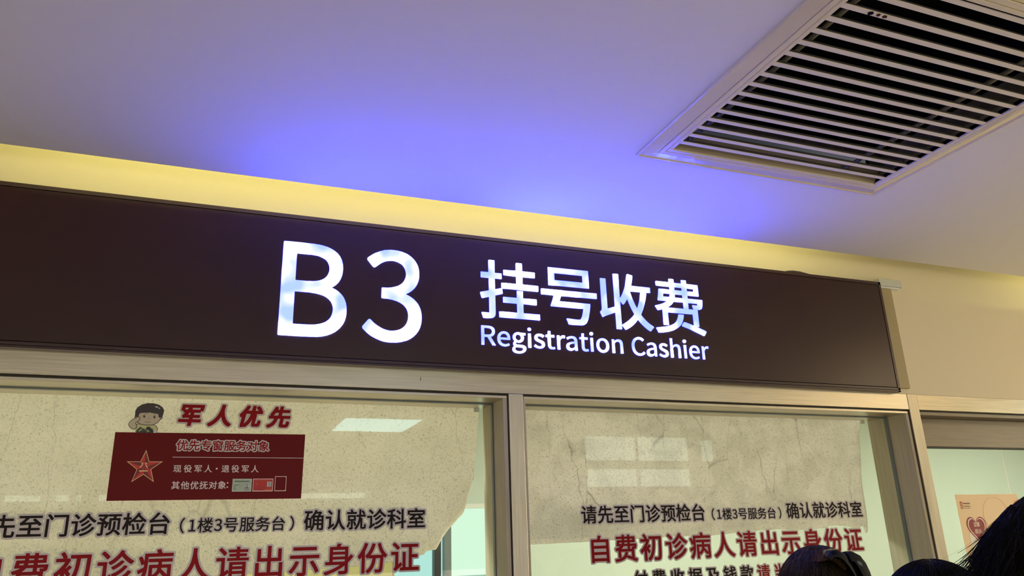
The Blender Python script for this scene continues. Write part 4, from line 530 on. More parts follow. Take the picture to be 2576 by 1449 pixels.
 'r证': (1.000, 500, [[269,520,384,521,389,519,390,327,393,326,425,351,436,352,440,350,455,317,453,305,345,217,333,218,310,246,310,255,329,278,337,302,338,468,335,469,269,470,267,474,267,516],[726,638,728,635,728,593,726,589,623,588,620,587,620,474,716,472,719,469,719,427,718,424,713,422,620,421,620,276,623,273,737,272,739,268,738,224,733,222,420,223,418,227,419,271,424,273,458,273,461,275,461,509,464,513,508,514,514,510,514,274,563,273,566,276,566,587,563,588,438,589,435,593,436,638,441,639],[294,641,319,664,332,664,363,639,400,604,411,590,412,578,385,551,372,551,338,587,295,627]], [[759,206,748,197,733,195,424,195,403,201,390,219,364,196,354,191,330,190,316,197,288,227,283,242,284,265,305,292,310,306,310,440,265,443,246,454,240,469,240,520,246,535,262,547,336,550,270,614,266,625,266,643,273,658,304,687,323,692,347,687,406,637,412,651,419,660,440,667,722,667,744,659,752,650,755,639,755,588,748,572,729,562,647,559,648,502,714,500,733,494,746,475,746,423,740,408,724,397,648,394,647,303,650,300,734,300,754,293,762,285,766,272,766,222],[419,378,434,382,434,513,438,526,450,537,467,541,516,540,537,526,537,561,435,562,412,539,417,520]]),
 'm（': (1.000, 500, [[701,683,731,668,732,658,692,607,665,559,648,507,643,483,640,444,641,419,645,388,655,349,665,321,692,273,732,222,732,214,730,211,704,197,696,197,692,198,686,203,658,236,633,275,619,304,605,342,597,378,592,410,592,453,596,498,602,526,619,578,640,616,660,646,690,681]], [[709,152,686,152,664,162,624,206,600,242,578,285,561,330,551,377,547,422,548,475,558,536,567,569,589,619,620,668,653,708,674,724,696,728,720,724,758,704,772,688,777,669,777,653,772,636,737,593,707,541,688,478,686,424,699,359,724,306,769,248,777,225,776,202,764,181,728,160]]),
 'm1': (0.555, 500, [[424,622,427,617,427,296,430,294,499,293,500,247,495,244,291,244,288,249,288,290,290,293,368,294,370,297,370,554,368,556,306,557,305,561,305,594,308,596,351,608,383,622]], [[432,666,459,653,467,640,472,625,472,341,515,336,527,329,537,318,546,295,543,233,528,210,504,200,294,199,274,203,257,214,245,235,244,301,253,321,270,334,284,338,325,341,326,508,323,511,289,515,268,532,260,554,262,608,273,627,292,638,332,649,375,666]]),
 'm楼': (1.000, 500, [[696,208,684,207,636,231,590,251,555,235,512,220,440,205,431,207,416,239,418,248,487,261,528,274,459,300,459,311,490,359,425,361,424,365,424,401,429,404,516,404,535,445,553,446,552,503,502,462,455,432,445,433,427,452,436,435,436,427,412,399,402,400,382,440,380,441,379,207,374,204,338,204,334,206,333,395,331,395,310,341,291,308,284,307,280,308,261,343,260,350,285,397,301,435,316,482,328,530,326,532,274,533,272,576,277,579,333,580,335,675,374,676,379,673,380,580,424,579,428,577,427,534,382,532,380,530,381,520,419,465,422,470,453,486,479,503,516,533,514,535,439,535,435,537,436,578,483,579,485,580,453,638,453,645,455,649,483,661,493,661,515,626,531,595,531,586,522,580,551,579,553,582,554,673,558,676,598,675,600,671,600,581,603,579,621,579,624,580,621,584,621,593,644,629,662,665,674,666,705,652,705,640,666,580,721,578,722,537,718,535,641,535,638,533,684,499,733,474,734,463,710,436,700,435,655,462,601,505,600,438,597,436,583,434,572,405,575,404,722,404,727,402,727,361,674,359,654,315,633,285,634,283,720,244,720,234],[619,359,549,360,527,324,580,305,592,315,605,332]], [[307,711,329,720,384,720,410,707,425,683,476,706,498,706,516,700,529,712,544,719,595,721,618,716,636,703,657,711,685,709,727,692,741,679,751,654,750,633,745,617,760,601,768,580,768,533,760,511,776,488,779,461,775,444,765,429,773,404,773,358,767,341,749,322,732,316,706,315,700,306,752,276,762,263,766,248,766,231,760,212,722,171,701,162,678,162,591,201,517,175,440,160,424,162,406,169,383,160,329,160,311,167,298,178,289,202,288,260,263,266,244,281,218,328,215,356,220,373,252,436,270,486,246,498,231,516,227,531,229,588,236,604,250,617,267,623,288,625,289,683,297,699]]),
 'm3': (0.555, 500, [[341,624,370,629,399,628,418,625,441,617,461,605,472,594,484,576,491,553,492,515,485,489,470,466,441,443,474,423,488,407,496,394,504,365,504,324,499,308,491,291,471,267,443,249,420,242,376,238,332,244,315,249,294,260,275,273,259,290,261,301,282,327,287,329,293,328,316,309,342,294,371,288,400,291,414,296,428,306,440,321,445,336,447,356,442,373,434,387,423,397,397,410,375,414,337,417,333,421,335,463,372,467,392,472,412,483,427,500,433,518,434,532,432,544,424,559,413,569,403,575,388,579,373,580,343,571,323,559,309,546,300,545,296,547,272,576,273,585,293,601,319,616]], [[409,672,452,661,488,641,510,619,530,584,537,552,537,510,529,477,514,447,536,416,545,393,550,362,549,321,541,292,528,265,503,235,481,219,457,207,427,197,386,193,354,194,309,204,271,221,235,249,216,276,214,302,220,321,249,359,266,370,287,374,308,371,347,342,369,333,392,335,399,342,402,350,399,359,389,365,323,374,307,382,297,393,289,415,288,466,294,483,306,499,280,504,263,516,232,555,227,571,227,587,232,604,242,617,268,638,302,658,354,672],[337,510,375,514,387,521,388,530,379,535,368,533]]),
 'm号': (1.000, 500, [[276,474,281,476,718,476,723,472,723,433,717,430,431,429,418,388,419,385,659,385,664,382,659,337,646,276,634,241,618,220,603,210,585,206,483,207,479,209,474,229,466,245,467,254,473,255,529,251,565,251,575,254,585,264,592,279,600,309,605,339,348,340,346,343,346,350,374,429,278,430,275,434],[337,511,337,651,339,655,658,655,663,653,663,514,661,510,342,509],[612,556,612,607,610,610,389,610,386,608,386,557,388,554,609,554]], [[310,690,325,698,342,700,658,700,682,695,700,679,708,656,709,522,740,516,759,500,768,477,767,427,761,409,749,395,733,387,709,383,699,305,682,240,662,202,635,177,612,166,577,161,484,162,457,169,439,189,421,241,425,272,444,294,351,295,325,302,309,315,302,333,302,359,310,384,264,387,249,395,239,406,231,428,232,485,239,500,253,513,291,522,292,657,297,675]]),
 'm服': (1.000, 500, [[452,657,455,653,455,242,452,229,442,215,427,208,396,204,364,204,360,206,349,242,350,250,403,252,408,256,409,371,406,374,343,374,341,371,332,300,321,254,304,207,300,204,293,204,263,222,261,229,274,263,284,302,295,377,298,447,299,655,304,657],[490,205,488,209,488,654,493,656,709,656,712,651,712,541,708,528,703,520,688,513,667,509,606,508,601,511,590,542,590,550,595,552,657,551,662,553,662,609,537,609,535,606,535,489,538,486,686,486,700,488,726,478,726,470,722,449,705,393,681,339,661,306,695,272,740,244,740,234,716,205,707,204,671,227,629,265,591,230,558,208,548,208,536,224,535,208,533,205],[536,437,535,256,537,253,568,275,598,306,564,367],[584,438,603,391,619,362,629,348,652,389,669,438],[408,493,344,492,344,422,408,422],[408,541,408,610,345,610,344,541]], [[267,689,282,698,302,702,450,702,473,698,493,701,707,701,728,697,743,686,752,674,756,657,757,537,752,516,769,493,771,466,751,388,718,313,772,275,781,263,786,245,785,225,780,213,748,173,722,160,696,160,672,171,629,202,588,173,563,163,492,159,474,163,457,171,422,162,365,159,349,162,332,170,315,161,297,159,274,163,229,191,218,212,216,235,235,292,248,362,253,452,253,658,258,675]]),
 'm务': (1.000, 500, [[273,239,273,246,275,249,309,257,345,268,383,288,415,315,440,350,437,352,310,352,307,357,307,393,310,397,457,397,461,410,467,444,476,447,511,444,517,442,517,431,512,400,513,397,685,397,690,394,683,325,669,261,663,244,654,230,644,220,634,215,606,210,525,211,522,214,519,229,510,248,511,254,515,256,597,253,608,257,617,268,625,290,636,345,636,350,634,352,498,352,474,308,457,286,441,270,424,256,394,238,359,222,333,213,302,205,295,206],[736,465,716,431,711,429,659,434,597,444,552,455,504,471,459,457,402,442,289,422,282,425,268,459,268,466,273,468,360,480,442,500,410,525,387,547,340,516,321,506,313,507,291,533,290,538,291,545,335,572,377,605,406,635,435,675,440,676,482,669,485,667,485,658,465,627,465,624,647,624,660,626,683,612,687,608,686,599,655,561,615,528,569,499,640,484,733,474,736,472],[603,580,426,581,423,579,435,566,456,548,478,535,505,521,562,549,586,565]], [[262,174,230,225,228,250,231,263,241,279,252,287,314,306,287,313,270,328,263,350,262,382,243,402,224,447,223,469,227,485,236,498,252,509,246,526,245,548,250,564,258,577,334,628,373,665,403,707,431,720,453,720,506,708,522,693,532,669,670,670,688,664,718,642,731,618,730,589,715,563,682,524,741,519,759,512,777,491,781,461,776,443,753,406,736,389,728,320,715,259,703,224,686,197,664,180,628,167,518,167,500,173,487,184,466,232,416,199,340,169,298,160,277,164],[523,302,578,298,582,305,528,307]]),
 'm台': (1.000, 500, [[334,206,333,422,335,426,661,427,666,425,667,211,665,207,617,206,615,209,615,229,612,232,386,232,384,229,383,208,381,205,339,204],[614,281,613,379,384,378,385,280],[718,463,688,440,681,438,675,440,655,468,644,480,390,467,311,458,307,461,295,495,295,502,297,505,321,520,353,552,412,621,451,676,461,678,498,661,500,658,500,651,448,584,386,515,605,526,601,532,544,590,544,597,546,600,572,617,582,619,587,616,626,580,674,530,716,475]], [[307,169,294,185,288,203,288,416,274,428,265,444,251,486,252,516,264,537,295,558,340,604,420,709,446,722,476,720,531,693,541,678,547,656,580,664,599,660,614,653,706,561,758,492,763,461,758,442,748,429,712,401,710,195,693,171,679,164,662,161,604,163,588,171,572,187,425,187,406,167,379,159,329,160],[570,328,567,335,431,335,428,332,431,325,567,325],[493,566,504,566,501,574]]),
 'm）': (1.000, 500, [[299,683,310,681,340,646,360,616,381,578,398,526,404,498,408,453,408,410,403,378,395,342,381,304,367,275,342,236,314,203,308,198,304,197,296,197,270,211,268,214,268,222,308,273,335,321,345,349,355,388,359,419,360,444,357,483,352,507,335,559,308,607,268,658,269,668]], [[291,152,272,160,236,181,224,202,223,225,231,248,276,306,301,359,314,424,312,478,293,541,263,593,228,636,223,653,223,669,228,688,242,704,280,724,304,728,326,724,347,708,380,668,411,619,433,569,442,536,452,475,453,422,449,377,439,330,422,285,400,242,376,206,336,162,314,152]]),
 'h军': (1.000, 500, [[808,665,811,660,810,636,790,534,787,528,780,526,736,526,728,494,723,489,604,488,601,487,597,442,717,442,725,440,727,435,727,412,719,376,710,372,583,372,581,370,577,349,579,346,745,345,749,339,749,315,743,281,739,276,732,274,563,274,547,199,544,194,537,192,483,192,476,194,473,200,473,225,482,271,481,274,289,274,280,278,279,306,285,339,290,345,494,346,497,348,502,369,499,372,433,372,409,370,392,366,373,366,367,367,364,370,357,408,358,433,379,448,409,487,407,488,381,488,375,491,373,496,373,526,337,526,332,528,329,531,329,559,349,660,353,666,360,668,800,668],[473,443,515,442,524,487,505,487],[479,597,416,597,408,559,457,558],[552,559,713,558,716,561,722,596,720,598,564,597,562,595,562,577]], [[838,690,848,670,848,632,825,517,816,503,802,493,767,487,755,464,765,439,765,407,760,380,778,365,787,342,787,311,780,273,773,257,762,245,733,236,594,236,582,184,566,163,545,155,483,154,459,159,441,177,435,194,435,236,280,237,265,242,250,255,241,276,241,308,250,353,260,369,274,379,323,384,321,441,328,457,342,470,335,488,317,493,302,503,291,529,291,563,312,668,318,683,330,697,344,703,360,706,800,706,822,701]]),
 'h人': (1.000, 500, [[618,686,622,681,622,656,604,582,602,546,607,483,615,440,628,398,647,358,671,322,703,291,747,262,749,256,748,230,713,197,688,196,682,197,651,216,623,240,599,268,581,294,565,325,553,357,537,414,497,353,474,323,447,294,416,265,385,240,350,217,310,195,286,194,279,196,253,227,253,256,318,294,369,334,414,381,450,430,477,478,501,531,526,608,545,683,553,687]], [[630,722,649,709,660,684,660,651,641,559,644,494,652,447,678,380,700,347,728,320,771,291,782,278,787,262,787,230,780,209,728,162,689,158,666,163,628,186,593,216,549,275,524,324,477,270,447,241,369,184,313,157,277,157,258,164,225,201,216,218,214,258,222,278,235,291,296,325,345,364,385,405,416,449,444,496,466,546,492,626,507,691,518,710,531,720,545,724,612,725]]),
 'h优': (1.000, 500, [[309,194,307,199,307,225,344,415,317,414,309,418,294,457,295,483,342,530,380,575,425,638,453,684,461,687,483,687,515,676,521,670,520,644,476,572,478,570,552,571,575,676,578,681,585,682,640,682,646,681,648,677,649,651,633,570,698,570,698,572,691,583,659,625,659,651,663,657,692,674,716,675,723,673,755,634,778,599,780,571,798,569,803,565,803,537,795,502,792,498,786,497,617,497,615,496,660,495,666,493,669,488,669,463,633,277,663,276,672,281,680,300,692,348,696,352,724,353,754,338,758,333,758,306,749,272,737,240,724,222,706,209,681,205,591,206,572,210,563,215,556,225,554,233,553,272,573,378,544,324,506,268,476,237,454,217,426,197,418,194,394,195,382,209,378,196,371,192,317,192],[395,275,419,294,444,321,480,371,508,429,521,464,531,494,531,497,442,497,439,496]], [[281,168,270,189,269,229,298,378,276,399,259,442,257,453,257,491,268,511,312,554,351,599,424,709,446,723,478,725,529,711,545,702,561,714,575,719,639,720,659,716,674,708,696,713,726,712,749,701,793,647,817,602,834,587,841,566,841,533,834,496,818,470,795,460,707,457,694,391,728,390,742,386,781,365,795,341,796,302,788,270,772,225,754,197,730,178,700,169,584,169,556,175,539,185,526,201,516,222,472,184,444,164,429,158,316,154,295,158],[465,427,477,459,470,458]]),
 'h先': (1.000, 500, [[272,192,265,209,254,226,255,254,316,280,338,293,357,308,374,326,388,345,400,365,415,397,412,400,301,401,296,406,296,433,303,466,306,471,312,473,345,474,332,484,333,511,362,544,386,579,413,624,439,675,445,677,465,677,507,667,509,662,509,638,497,613,498,610,532,611,546,681,550,686,557,688,611,688,618,686,621,680,621,656,612,613,613,610,760,610,768,607,770,602,770,576,764,544,760,539,754,538,599,537,585,476,588,473,770,473,778,469,779,442,772,406,768,401,637,400,633,397,610,273,658,272,668,275,676,290,690,341,695,346,722,346,754,331,757,327,758,300,747,261,734,232,719,213,703,204,679,200,575,200,550,204,537,212,529,228,529,272,554,399,552,400,503,400,500,398,482,350,465,315,437,275,416,253,396,236,368,218,336,202,300,189,280,189],[407,474,504,474,517,537,455,537]], [[797,632,807,612,808,572,799,531,786,509,803,499,814,482,817,437,804,385,794,373,775,364,789,347,795,330,796,296,789,271,767,214,743,184,717,169,680,162,576,162,532,171,508,187,495,210,491,231,493,286,466,250,439,223,389,186,353,168,314,154,299,152,265,154,244,168,216,217,216,255,222,273,240,290,275,303,316,324,334,339,353,361,293,364,279,370,268,380,258,404,259,437,266,477,277,496,294,508,303,535,353,597,405,692,414,704,427,711,446,715,472,714,515,705,530,718,547,725,621,725,640,717,654,701,659,686,660,648,769,647,784,643]]),
 'c优': (1.000, 500, [[371,203,330,203,326,207,325,457,323,456,297,427,285,425,263,462,262,473,263,477,289,508,317,547,350,606,379,674,388,676,426,665,428,662,428,655,408,603,376,537,376,208,375,204],[409,206,382,233,381,245,406,266,426,287,442,310,458,338,478,389,486,422,498,505,495,508,390,509,388,513,388,556,394,558,500,559,503,587,503,668,509,671,550,671,555,669,554,559,656,559,656,561,638,585,593,634,593,643,595,647,619,663,632,663,670,627,701,589,701,577,681,561,681,559,728,558,732,557,732,511,727,508,552,508,537,403,528,367,505,308,485,273,470,252,449,228,423,207],[564,483,608,484,612,481,613,278,616,268,629,265,667,265,677,268,683,285,686,339,688,342,699,342,733,325,732,292,728,258,720,237,708,223,692,217,680,216,603,217,580,223,569,234,565,244,562,263,562,479]], [[293,167,281,182,275,201,275,375,253,386,239,402,214,447,212,479,220,504,261,555,295,609,337,703,356,720,384,726,401,725,440,713,463,701,483,716,509,721,560,720,575,716,591,706,610,713,628,714,644,712,661,705,716,651,749,605,769,591,782,566,782,501,777,487,766,473,737,459,666,458,663,455,664,387,691,392,720,388,763,367,780,343,784,308,780,263,773,231,759,203,735,180,703,168,595,167,566,174,547,184,528,203,515,228,480,189,451,165,433,157,330,153,307,158],[427,398,437,432,439,458,426,456]]),
 'c先': (1.000, 500, [[291,202,268,232,267,244,321,269,343,284,360,300,375,322,390,353,397,378,402,409,399,411,276,412,273,416,274,461,279,462,471,462,474,464,474,546,472,549,385,548,359,500,338,473,326,473,294,492,294,503,316,534,338,580,350,610,366,664,380,665,417,656,418,643,405,602,406,599,473,599,475,675,479,677,521,677,526,673,527,599,690,597,691,553,688,549,527,548,526,465,529,462,722,462,726,461,727,416,724,412,593,411,590,408,590,280,592,265,597,262,607,261,663,261,674,263,678,268,681,279,686,333,689,336,699,335,732,320,734,317,733,289,728,255,722,235,714,223,698,214,679,211,589,211,569,214,554,220,546,227,542,235,538,256,538,410,460,411,457,409,448,358,441,330,422,289,405,265,385,245,360,227,335,214,306,202]], [[754,193,733,175,696,162,589,161,563,164,539,171,511,191,495,218,488,251,487,310,465,264,443,233,418,208,386,184,353,167,310,151,278,153,253,169,226,205,219,220,217,248,222,267,242,289,278,303,310,322,329,342,338,360,269,362,254,367,239,376,229,390,224,405,224,469,230,485,243,501,250,526,287,588,320,684,333,702,362,715,388,715,433,705,449,719,466,726,531,726,553,718,569,700,575,684,578,649,696,648,715,642,728,631,741,606,742,548,737,530,726,513,746,507,761,497,772,483,777,463,776,402,768,384,751,368,771,354,781,337,784,322,783,283,774,231]]),
 'c专': (1.000, 500, [[610,203,597,203,552,227,502,250,373,297,373,310,393,336,397,338,424,332,506,307,584,384,367,386,366,397,393,474,273,476,271,479,271,523,276,526,410,526,424,570,422,572,313,572,311,576,313,620,439,621,455,676,466,678,507,671,508,659,497,624,498,621,680,621,685,619,686,576,683,572,483,571,481,569,468,528,470,526,718,526,721,522,720,476,452,475,449,472,437,436,440,433,636,433,653,436,684,418,685,408,683,404,562,284,633,248,633,235]], [[630,157,606,152,578,157,474,207,352,251,330,269,323,288,322,312,326,330,335,345,323,362,317,377,316,401,322,424,267,426,251,430,230,448,221,473,224,540,237,561,261,575,262,630,270,647,284,662,308,670,401,671,411,699,422,714,442,726,466,728,511,723,533,715,550,698,560,671,690,670,711,663,727,647,736,623,736,574,758,558,770,535,771,468,758,443,735,427,734,397,726,377,649,299,668,284,678,271,683,256,683,231,678,212,654,177]]),
 'c窗': (1.000, 500, [[679,206,631,205,628,208,627,221,625,223,380,223,377,221,377,205,374,202,326,203,325,481,323,483,310,481,305,483,287,509,287,522,289,524,331,539,364,553,405,576,423,589,335,590,333,587,332,543,284,542,281,546,282,633,465,635,466,638,456,658,457,669,499,680,509,677,534,635,717,633,718,546,714,544,675,543,715,517,718,512,717,502,696,480,691,478,682,478,680,475,680,210],[437,450,380,450,377,448,377,268,379,266,394,267,382,285,383,298,438,313,474,330,425,354,415,347,404,347,381,367,381,378,418,416,434,440,438,447],[438,266,627,266,627,449,487,450,484,448,484,438,479,427,481,424,586,426,608,415,609,403,600,384,584,360,564,337,614,302,613,290,594,270,590,268,581,269,524,305,483,285],[460,385,518,359,529,368,544,384,541,386],[655,494,595,529,533,559,532,572,548,587,548,590,509,590,450,590,450,587,469,574,468,561,415,524,356,494,427,493,459,541,466,544,507,536,512,533,512,522,493,496,494,493],[579,589,662,549,664,549,663,590]], [[296,162,281,179,275,200,275,441,241,489,231,540,231,636,236,654,244,667,259,678,278,684,407,685,419,703,435,715,499,730,519,728,536,720,548,710,565,685,714,685,737,680,751,671,763,655,768,636,768,500,759,475,731,443,730,204,726,186,717,173,699,160,675,155,619,156,588,172,418,172,397,157,371,152,321,152]]),
 'c服': (1.000, 500, [[453,658,456,654,456,241,454,227,444,214,427,207,397,203,363,203,358,205,348,240,349,252,401,253,407,257,408,369,405,372,344,372,342,370,333,299,320,245,305,205,301,203,292,203,261,220,260,230,273,265,283,303,294,378,297,448,297,656,302,659],[488,204,486,208,487,655,492,657,711,657,713,653,713,540,710,527,704,519,690,512,668,508,601,508,588,541,589,552,593,553,660,554,662,558,662,607,539,608,536,605,536,490,539,487,685,487,701,489,727,479,728,470,724,450,706,391,693,359,663,306,696,274,741,245,742,233,717,204,705,203,670,225,629,262,592,229,559,206,547,206,537,219,536,206,534,203],[537,428,536,259,538,256,572,281,596,306,563,366],[587,437,604,393,620,364,629,351,650,390,667,437],[407,492,346,491,345,423,407,423],[407,542,407,608,346,609,346,543]], [[264,695,278,704,302,709,451,709,473,705,707,708,731,703,749,690,758,677,763,658,760,519,776,493,778,465,757,384,727,315,778,279,788,265,792,246,792,224,786,209,752,167,726,154,694,154,668,166,629,193,586,164,565,156,491,153,476,155,457,163,408,154,354,154,332,161,313,154,295,152,269,158,223,187,211,210,210,237,229,294,241,362,247,453,247,660,252,679]]),
 'c务': (1.000, 500, [[272,238,272,247,274,250,308,258,343,270,382,290,413,316,437,349,435,351,309,351,306,356,306,394,309,398,455,399,460,411,466,446,469,448,477,448,513,445,518,443,519,430,513,401,515,398,687,398,692,396,692,383,684,324,671,261,664,243,655,229,645,219,635,214,608,208,524,210,521,212,517,227,509,247,510,255,513,258,596,254,607,258,616,270,624,291,635,347,634,350,632,351,499,350,475,306,459,285,442,269,425,255,395,236,360,221,334,212,304,204,294,204],[737,464,717,430,713,428,668,431,608,440,555,453,504,469,461,455,403,440,291,421,281,423,266,458,266,466,270,469,359,481,438,500,386,545,329,507,323,505,314,505,289,533,288,543,291,547,334,573,375,606,405,636,434,676,439,678,471,673,487,668,486,656,468,628,468,626,646,626,662,627,685,614,688,610,687,599,657,561,616,527,574,500,641,485,734,476,737,473],[599,578,429,579,426,578,436,567,457,550,479,536,505,523,560,550,585,567]], [[258,168,225,220,221,235,222,258,230,277,243,290,286,305,271,317,261,330,256,349,256,378,237,399,216,453,216,471,221,488,243,513,238,530,239,554,253,581,330,633,366,669,400,713,414,722,429,727,454,727,507,715,524,702,538,676,671,677,692,670,722,648,737,622,737,590,729,570,697,530,746,524,767,515,784,492,788,460,781,438,758,401,742,385,734,314,722,257,709,222,692,194,668,174,629,160,517,160,498,166,484,177,463,220,403,184,322,157,287,154]]),
 'c对': (1.000, 500, [[675,676,677,558,679,557,735,556,737,511,736,508,733,506,679,506,677,505,676,248,674,233,667,220,653,211,632,206,569,203,558,205,546,244,547,256,619,256,625,261,626,504,623,506,487,507,484,510,483,550,463,459,443,393,496,321,504,308,504,296,474,269,462,268,434,311,416,334,383,281,352,245,306,205,293,205,267,235,266,247,305,280,330,307,353,339,376,381,341,420,290,469,289,482,315,506,328,506,400,440,418,498,430,558,427,560,281,561,278,565,279,608,442,610,459,612,487,602,483,555,489,557,623,557,626,559,626,675,631,677],[496,454,526,468,539,466,565,425,584,387,595,357,594,344,561,327,549,328,527,384,495,440]], [[705,716,718,703,726,684,727,608,754,603,770,593,782,577,787,557,787,505,780,483,761,464,727,454,726,241,720,214,706,188,687,172,654,159,606,154,553,154,534,160,520,171,512,185,499,224,479,218,452,219,433,227,417,242,366,189,326,159,311,154,287,154,259,167,221,213,216,232,217,259,229,281,280,326,315,374,252,437,240,459,239,492,252,518,237,534,229,551,228,610,233,629,241,642,254,653,274,659,466,661,502,651,516,644,530,628,538,607,573,607,576,684,582,700,593,713,607,722,631,727,681,726]]),
 'c象': (1.000, 500, [[416,679,427,679,465,670,467,659,459,647,459,644,543,644,558,646,584,629,587,626,587,615,561,578,562,576,676,575,681,574,682,452,679,449,668,447,687,432,687,421,677,412,622,379,646,343,675,312,701,291,733,274,733,262,707,229,696,229,678,238,658,253,634,274,605,308,575,356,564,350,571,328,574,304,573,279,569,261,559,241,550,231,535,220,519,213,487,208,433,209,431,212,421,247,421,255,424,258,479,256,493,258,504,263,514,274,521,289,523,302,518,321,471,292,430,272,385,252,321,230,308,231,286,258,285,268,287,272,355,292,404,312,457,339,496,365,491,375,487,377,449,354,410,335,360,316,324,305,313,306,292,334,292,343,295,345,342,359,385,374,433,397,454,410,435,423,373,393,304,370,295,371,276,400,276,409,278,412,338,429,379,447,324,450,323,520,306,512,295,512,270,539,269,550,323,586,357,614,385,641],[633,447,489,447,521,418,543,393,596,423],[481,531,374,532,372,529,373,494,375,492,447,492,467,512],[516,493,629,492,630,495,630,530,627,532,540,532],[396,576,489,576,509,599,420,599]], [[775,234,739,189,722,181,704,178,671,185,610,226,591,201,567,180,539,167,506,159,420,161,397,173,381,197,328,180,302,180,282,188,270,197,244,231,235,255,236,281,249,306,242,329,243,358,227,389,227,420,242,447,273,465,232,505,222,522,219,554,227,579,240,592,280,617,323,651,383,718,400,726,417,729,435,728,484,717,500,707,511,694,557,696,580,691,624,661,633,648,639,626,686,625,707,617,723,602,731,582,732,456,737,440,738,417,733,399,725,386,695,363,718,341,761,316,775,302,784,276,783,253]]),
 't现': (1.000, 500, [[556,577,596,577,601,574,601,462,595,397,597,395,619,395,622,392,622,270,624,263,629,260,640,258,668,258,678,262,683,269,686,283,690,340,693,343,701,343,734,326,732,278,726,246,715,227,704,220,692,217,614,216,590,222,580,231,574,244,572,325,541,278,511,246,466,214,446,202,435,202,410,229,410,241,444,263,471,283,497,308,516,334,528,357,538,380,549,431,551,472,551,573],[275,257,272,260,265,294,265,306,334,325,337,328,337,447,334,449,279,450,278,494,279,497,282,499,337,500,337,591,334,594,272,595,271,641,276,643,448,643,450,638,448,595,390,594,387,591,388,500,390,499,439,498,440,454,437,449,388,448,387,344,390,341,440,356,451,356,454,352,457,309,290,258],[696,373,651,372,647,375,646,602,644,605,510,604,509,375,504,372,460,374,459,648,460,652,697,651,698,377]], []),
 't役': (1.000, 500, [[711,202,698,201,634,220,604,233,556,259,486,226,412,203,398,204,384,228,383,207,381,204,338,203,332,205,332,414,329,414,294,381,281,379,278,381,258,416,258,428,294,460,325,492,349,522,377,565,390,565,423,550,422,538,397,496,422,510,440,526,456,550,463,572,465,595,466,655,467,659,648,659,650,655,650,536,651,528,658,524,696,524,719,527,727,526,730,524,734,492,734,483,731,480,706,477,647,477,619,482,607,491,600,510,598,609,518,610,516,607,513,556,506,530,499,513,489,497,475,482,443,457,673,458,700,446,701,434,694,416,668,366,639,328,607,296,632,282,663,269,735,249,736,237],[387,482,383,475,383,255,385,252,420,260,455,271,491,286,509,296,485,322,463,351,432,406,412,408,410,454],[627,406,495,407,492,405,508,380,526,359,559,329,579,345,600,367,615,386],[416,661,415,647,394,617,368,588,336,558,303,531,296,528,286,530,266,559,266,572,301,599,332,629,367,675,379,676]], []),
 't军': (1.000, 500, [[282,655,718,656,719,610,718,538,673,537,667,539,666,503,662,499,446,499,409,433,412,431,490,431,493,488,537,489,543,486,544,431,679,430,681,426,680,384,545,383,543,380,543,336,546,335,720,334,723,330,722,286,544,285,543,207,537,203,496,203,492,205,492,282,490,285,283,286,281,330,284,334,489,335,492,337,492,380,489,383,398,383,371,381,358,376,348,378,335,414,335,424,346,433,356,445,385,498,334,500,332,539,326,537,285,537,281,539],[430,608,332,608,332,546,407,547],[667,546,667,606,666,608,448,608,482,595,482,584,468,550,470,547]], []),
 't人': (1.000, 500, [[476,676,522,676,527,673,525,595,533,546,552,474,568,434,589,392,616,352,650,313,690,280,739,251,739,239,711,208,697,208,651,236,631,251,605,274,580,302,559,332,541,362,524,397,502,455,478,392,446,332,424,302,382,257,343,227,306,205,295,206,266,235,267,249,322,284,367,326,401,372,427,421,445,470,458,522,469,610,471,672]], []),
 't·': (1.000, 500, [[456,396,445,412,440,431,442,461,448,473,456,484,471,495,491,500,521,498,533,492,544,484,555,468,560,449,558,419,552,407,544,396,529,385,509,380,479,382,467,388]], []),
 't退': (1.000, 500, [[739,261,729,225,726,222,545,216,487,219,444,227,416,237,374,263,364,267,353,262,337,250,300,212,287,212,265,242,264,254,300,287,336,310,337,447,334,450,270,451,269,497,274,499,381,499,386,498,387,311,429,284,458,272,502,266,603,265,733,273,739,271],[440,654,678,655,683,653,684,470,696,465,721,447,723,442,723,434,720,431,651,382,685,351,713,321,712,308,685,287,676,286,671,287,651,309,608,351,524,420,525,433,549,450,558,452,565,448,611,415,647,441,659,450,660,453,494,453,491,450,491,354,565,371,575,371,577,368,578,328,575,325,476,297,447,285,438,285,435,287,419,316,418,325,419,329,428,336,434,344,438,358,438,650],[491,531,491,502,493,499,630,499,633,501,633,530,631,533,494,533],[284,636,312,656,326,656,360,624,390,590,401,576,400,564,370,541,357,541,326,581,285,623],[491,607,491,580,493,577,630,577,633,579,633,606,631,609,494,609]], []),
 't其': (1.000, 500, [[365,676,412,676,413,621,416,618,584,619,586,621,587,676,632,677,637,673,638,619,717,617,718,574,716,570,640,570,638,568,637,363,640,360,729,359,730,355,730,313,725,310,580,309,659,278,722,248,731,242,731,232,728,228,697,206,683,206,621,238,532,276,531,289,551,308,549,310,448,310,448,308,470,292,471,281,468,278,395,240,302,204,291,205,267,232,266,242,268,247,352,277,393,297,413,309,275,310,270,314,270,355,271,359,360,360,362,362,362,568,360,570,286,570,285,574,285,614,285,617,289,618,362,619,363,673],[413,398,413,363,416,360,583,360,586,362,586,397,584,400,416,400],[413,485,413,449,416,447,583,447,586,449,586,484,584,487,416,487],[413,567,413,537,416,534,583,534,586,536,586,567,584,569,416,570]], []),
